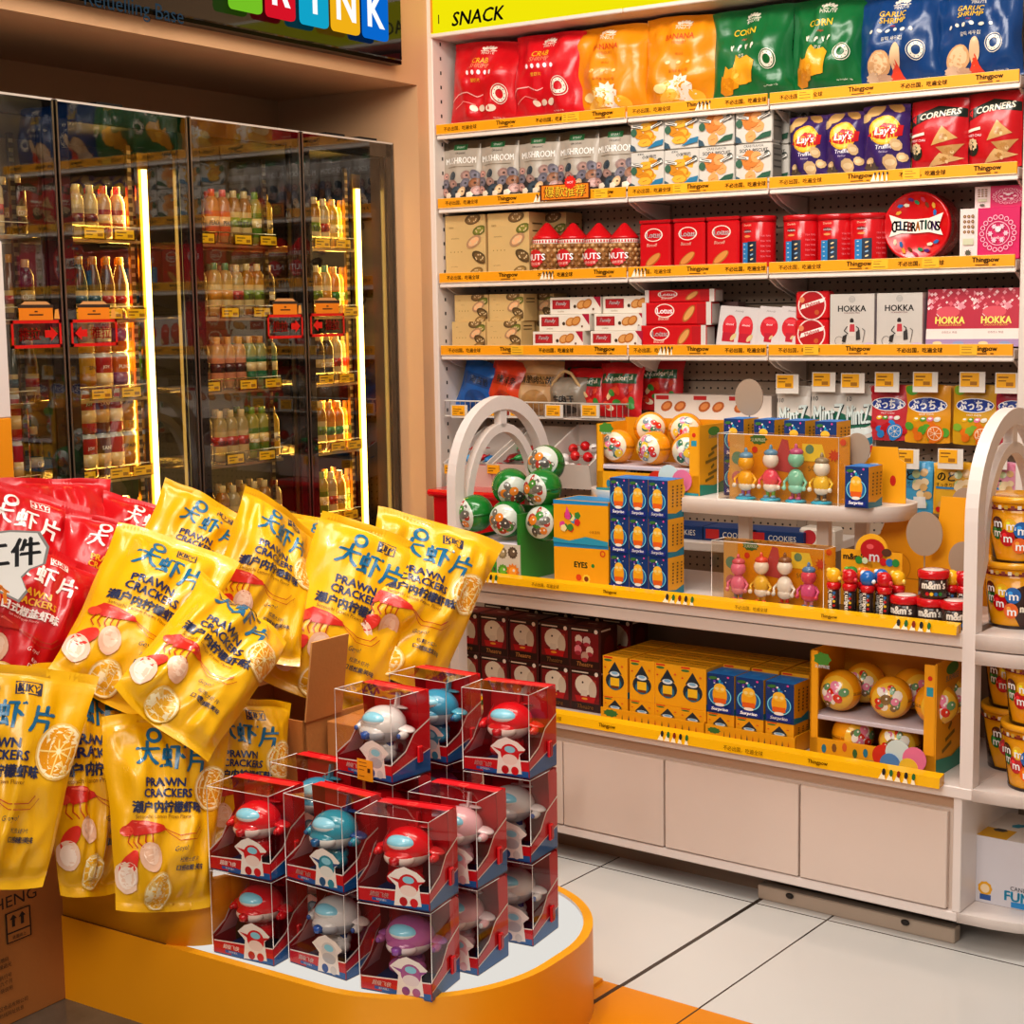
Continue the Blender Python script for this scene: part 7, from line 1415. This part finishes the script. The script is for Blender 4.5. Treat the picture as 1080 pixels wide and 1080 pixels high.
TB = [(0, 0, 0, 'red'), (0, 0, 1, 'red'), (1, 0, 0, 'white'), (1, 0, 1, 'teal'), (2, 0, 0, 'purple'), (2, 0, 1, 'red'),
      (0, 1, 0, 'teal'), (0, 1, 1, 'blue'), (1, 1, 0, 'blue'), (1, 1, 1, 'red'), (1, 1, 2, 'white'), (2, 1, 0, 'pink'), (2, 1, 1, 'pink'),
      (1, 2, 0, 'white'), (1, 2, 1, 'purple'), (1, 2, 2, 'blue'), (2, 2, 0, 'white'), (2, 2, 1, 'white'), (2, 2, 2, 'red')]
CN = ['stack by the yellow bags', 'centre stack', 'stack at the rounded end']; LV = ['bottom', 'second', 'top']; RN = ['front', 'second', 'rear']
jit = random.Random(2)
for c_, r_, l_, kd in TB:
    x, y = cols[c_]+(.012 if r_ and c_ == 2 else 0)+(.012 if r_ == 2 else 0), rows[r_][c_]; z = TZ+(TH+.0025)*l_
    rz = (.03, -.05, .12)[c_] + (0 if r_ == 0 else -.06) + jit.uniform(-.03, .03)
    TP[kd]((x, y, z), rz, f'boxed {kd} toy aeroplane, {("bottom" if l_ == 0 else "middle" if l_ == 1 and (c_, r_, 2) in [(a, b__, c) for a, b__, c, _ in TB] else "top")} of the {RN[r_]} {CN[c_]}', 'toy pack', 'boxed toy aeroplanes on the island')
# orange price label on the white plane pack
pk = [o for o in COL.objects if o.get('label', '').startswith('boxed white toy aeroplane, top of the second centre')][0]
mb = MB(); mb.box(-.02, -TD/2-.0015, -.006, .028, -TD/2-.0005, .042, '#f2a01a', 'card'); ar = Art(mb, lambda x, y, l: (-.02+x*.048, -TD/2-.0015-l, -.006+y*.048), .048, .048)
for yy in (.85, .68, .5, .2): ar.line(.12, yy, .12+.5*(1-.3*(yy < .6)), yy, .035, '#8a4a0a')
ar.rect(.68, .42, .85, .62, '#5a2d08'); o = mb.obj('price_label', pk); o['label'] = 'orange price label'
# white and orange post at the very edge of the view, in front of the fridge
post = empty('display_post', (at(9, 380, 4.12).x, at(9, 380, 4.12).y, 0), .0); tag(post, 'white post with orange lower half at the picture edge before the fridge', 'post')
zt = at(9, 441, 4.12).z
mb = MB(); mb.box(-.08, -.06, 0, 0, 0, zt, '#ee9a12', 'paint', .003); mb.obj('lower_panel', post); mb = MB(); mb.box(-.08, -.06, zt, 0, 0, at(4, 255, 4.12).z, '#e6dcd6', 'paint', .003); mb.obj('upper_panel', post)
# ================================================================== light, sky, camera
w = bpy.data.worlds.new('World'); bpy.context.scene.world = w; w.use_nodes = True
bg = w.node_tree.nodes['Background']; bg.inputs['Color'].default_value = lin('#fff3e6'); bg.inputs['Strength'].default_value = .28
def area(name, loc, tgt, sx, sy, power, col='#fff6ec', spread=PI):
    L = bpy.data.lights.new(name, 'AREA'); L.shape = 'RECTANGLE'; L.size = sx; L.size_y = sy; L.energy = power; L.color = lin(col)[:3]; L.spread = spread
    o = bpy.data.objects.new(name, L); COL.objects.link(o); o.location = loc; o.rotation_euler = (Vector(tgt)-Vector(loc)).to_track_quat('-Z', 'Y').to_euler(); return o
area('aisle_light', (-1.9, 3.1, 3.3), (-2.1, 3.6, 0), 1.8, .5, 30)
area('shelf_light', (-2.1, 3.3, 3.2), (-2.4, 4.9, 1.3), 2.4, .4, 25)
area('front_light', (-.8, 1.0, 3.2), (-2.2, 3.2, .6), 1.8, 1.2, 40)
area('counter_light', (-1.2, 2.6, 3.0), (-1.5, 3.9, .5), 1.2, .5, 13)
area('added_front_fill', (-1.6, -1.4, 3.15), (-2.2, 3.0, .5), 2.2, 1.0, 95)  # unseen lamp added behind the camera to brighten the island's front faces
def spot(name, loc, tgt, power, size=.9, blend=.6, col='#fff6ea', r=.05):
    L = bpy.data.lights.new(name, 'SPOT'); L.energy = power; L.spot_size = size; L.spot_blend = blend; L.color = lin(col)[:3]; L.shadow_soft_size = r
    o = bpy.data.objects.new(name, L); COL.objects.link(o); o.location = loc; o.rotation_euler = (Vector(tgt)-Vector(loc)).to_track_quat('-Z', 'Y').to_euler(); return o
spot('island_spot', (-2.0, 2.4, 3.2), (-2.2, 2.75, .3), 80, .7)
spot('bags_spot', (-2.3, 2.2, 3.2), (-2.7, 3.1, .8), 66, .7)
spot('soffit_spot', (-2.9, 4.2, 3.25), (-3.43, 4.45, 2.55), 14, 1.2, 1, '#ffd9a0')
for i, (y, x) in enumerate(((3.475, -3.7), (4.50, -3.7))):
    area(f'fridge_glow', (x, y-.03, 1.2), (x-.1, y-.5, 1.2), .12, 1.7, 26, '#ffcf6a')
cam = bpy.data.cameras.new('camera'); co = bpy.data.objects.new('camera', cam); COL.objects.link(co)
cam.sensor_width = 36; cam.sensor_fit = 'HORIZONTAL'; cam.lens = F/1080*36; cam.clip_start = .05
M = Matrix((RGT, -DWN, -FWD)).transposed().to_4x4(); M.translation = CAM; co.matrix_world = M
sc = bpy.context.scene; sc.camera = co
sc.view_settings.view_transform = 'Standard'; sc.view_settings.look = 'None'; sc.view_settings.exposure = -.2; sc.view_settings.gamma = .92
sc.cycles.use_denoising = True; sc.cycles.max_bounces = 10; sc.cycles.transparent_max_bounces = 24; sc.cycles.sample_clamp_indirect = 6
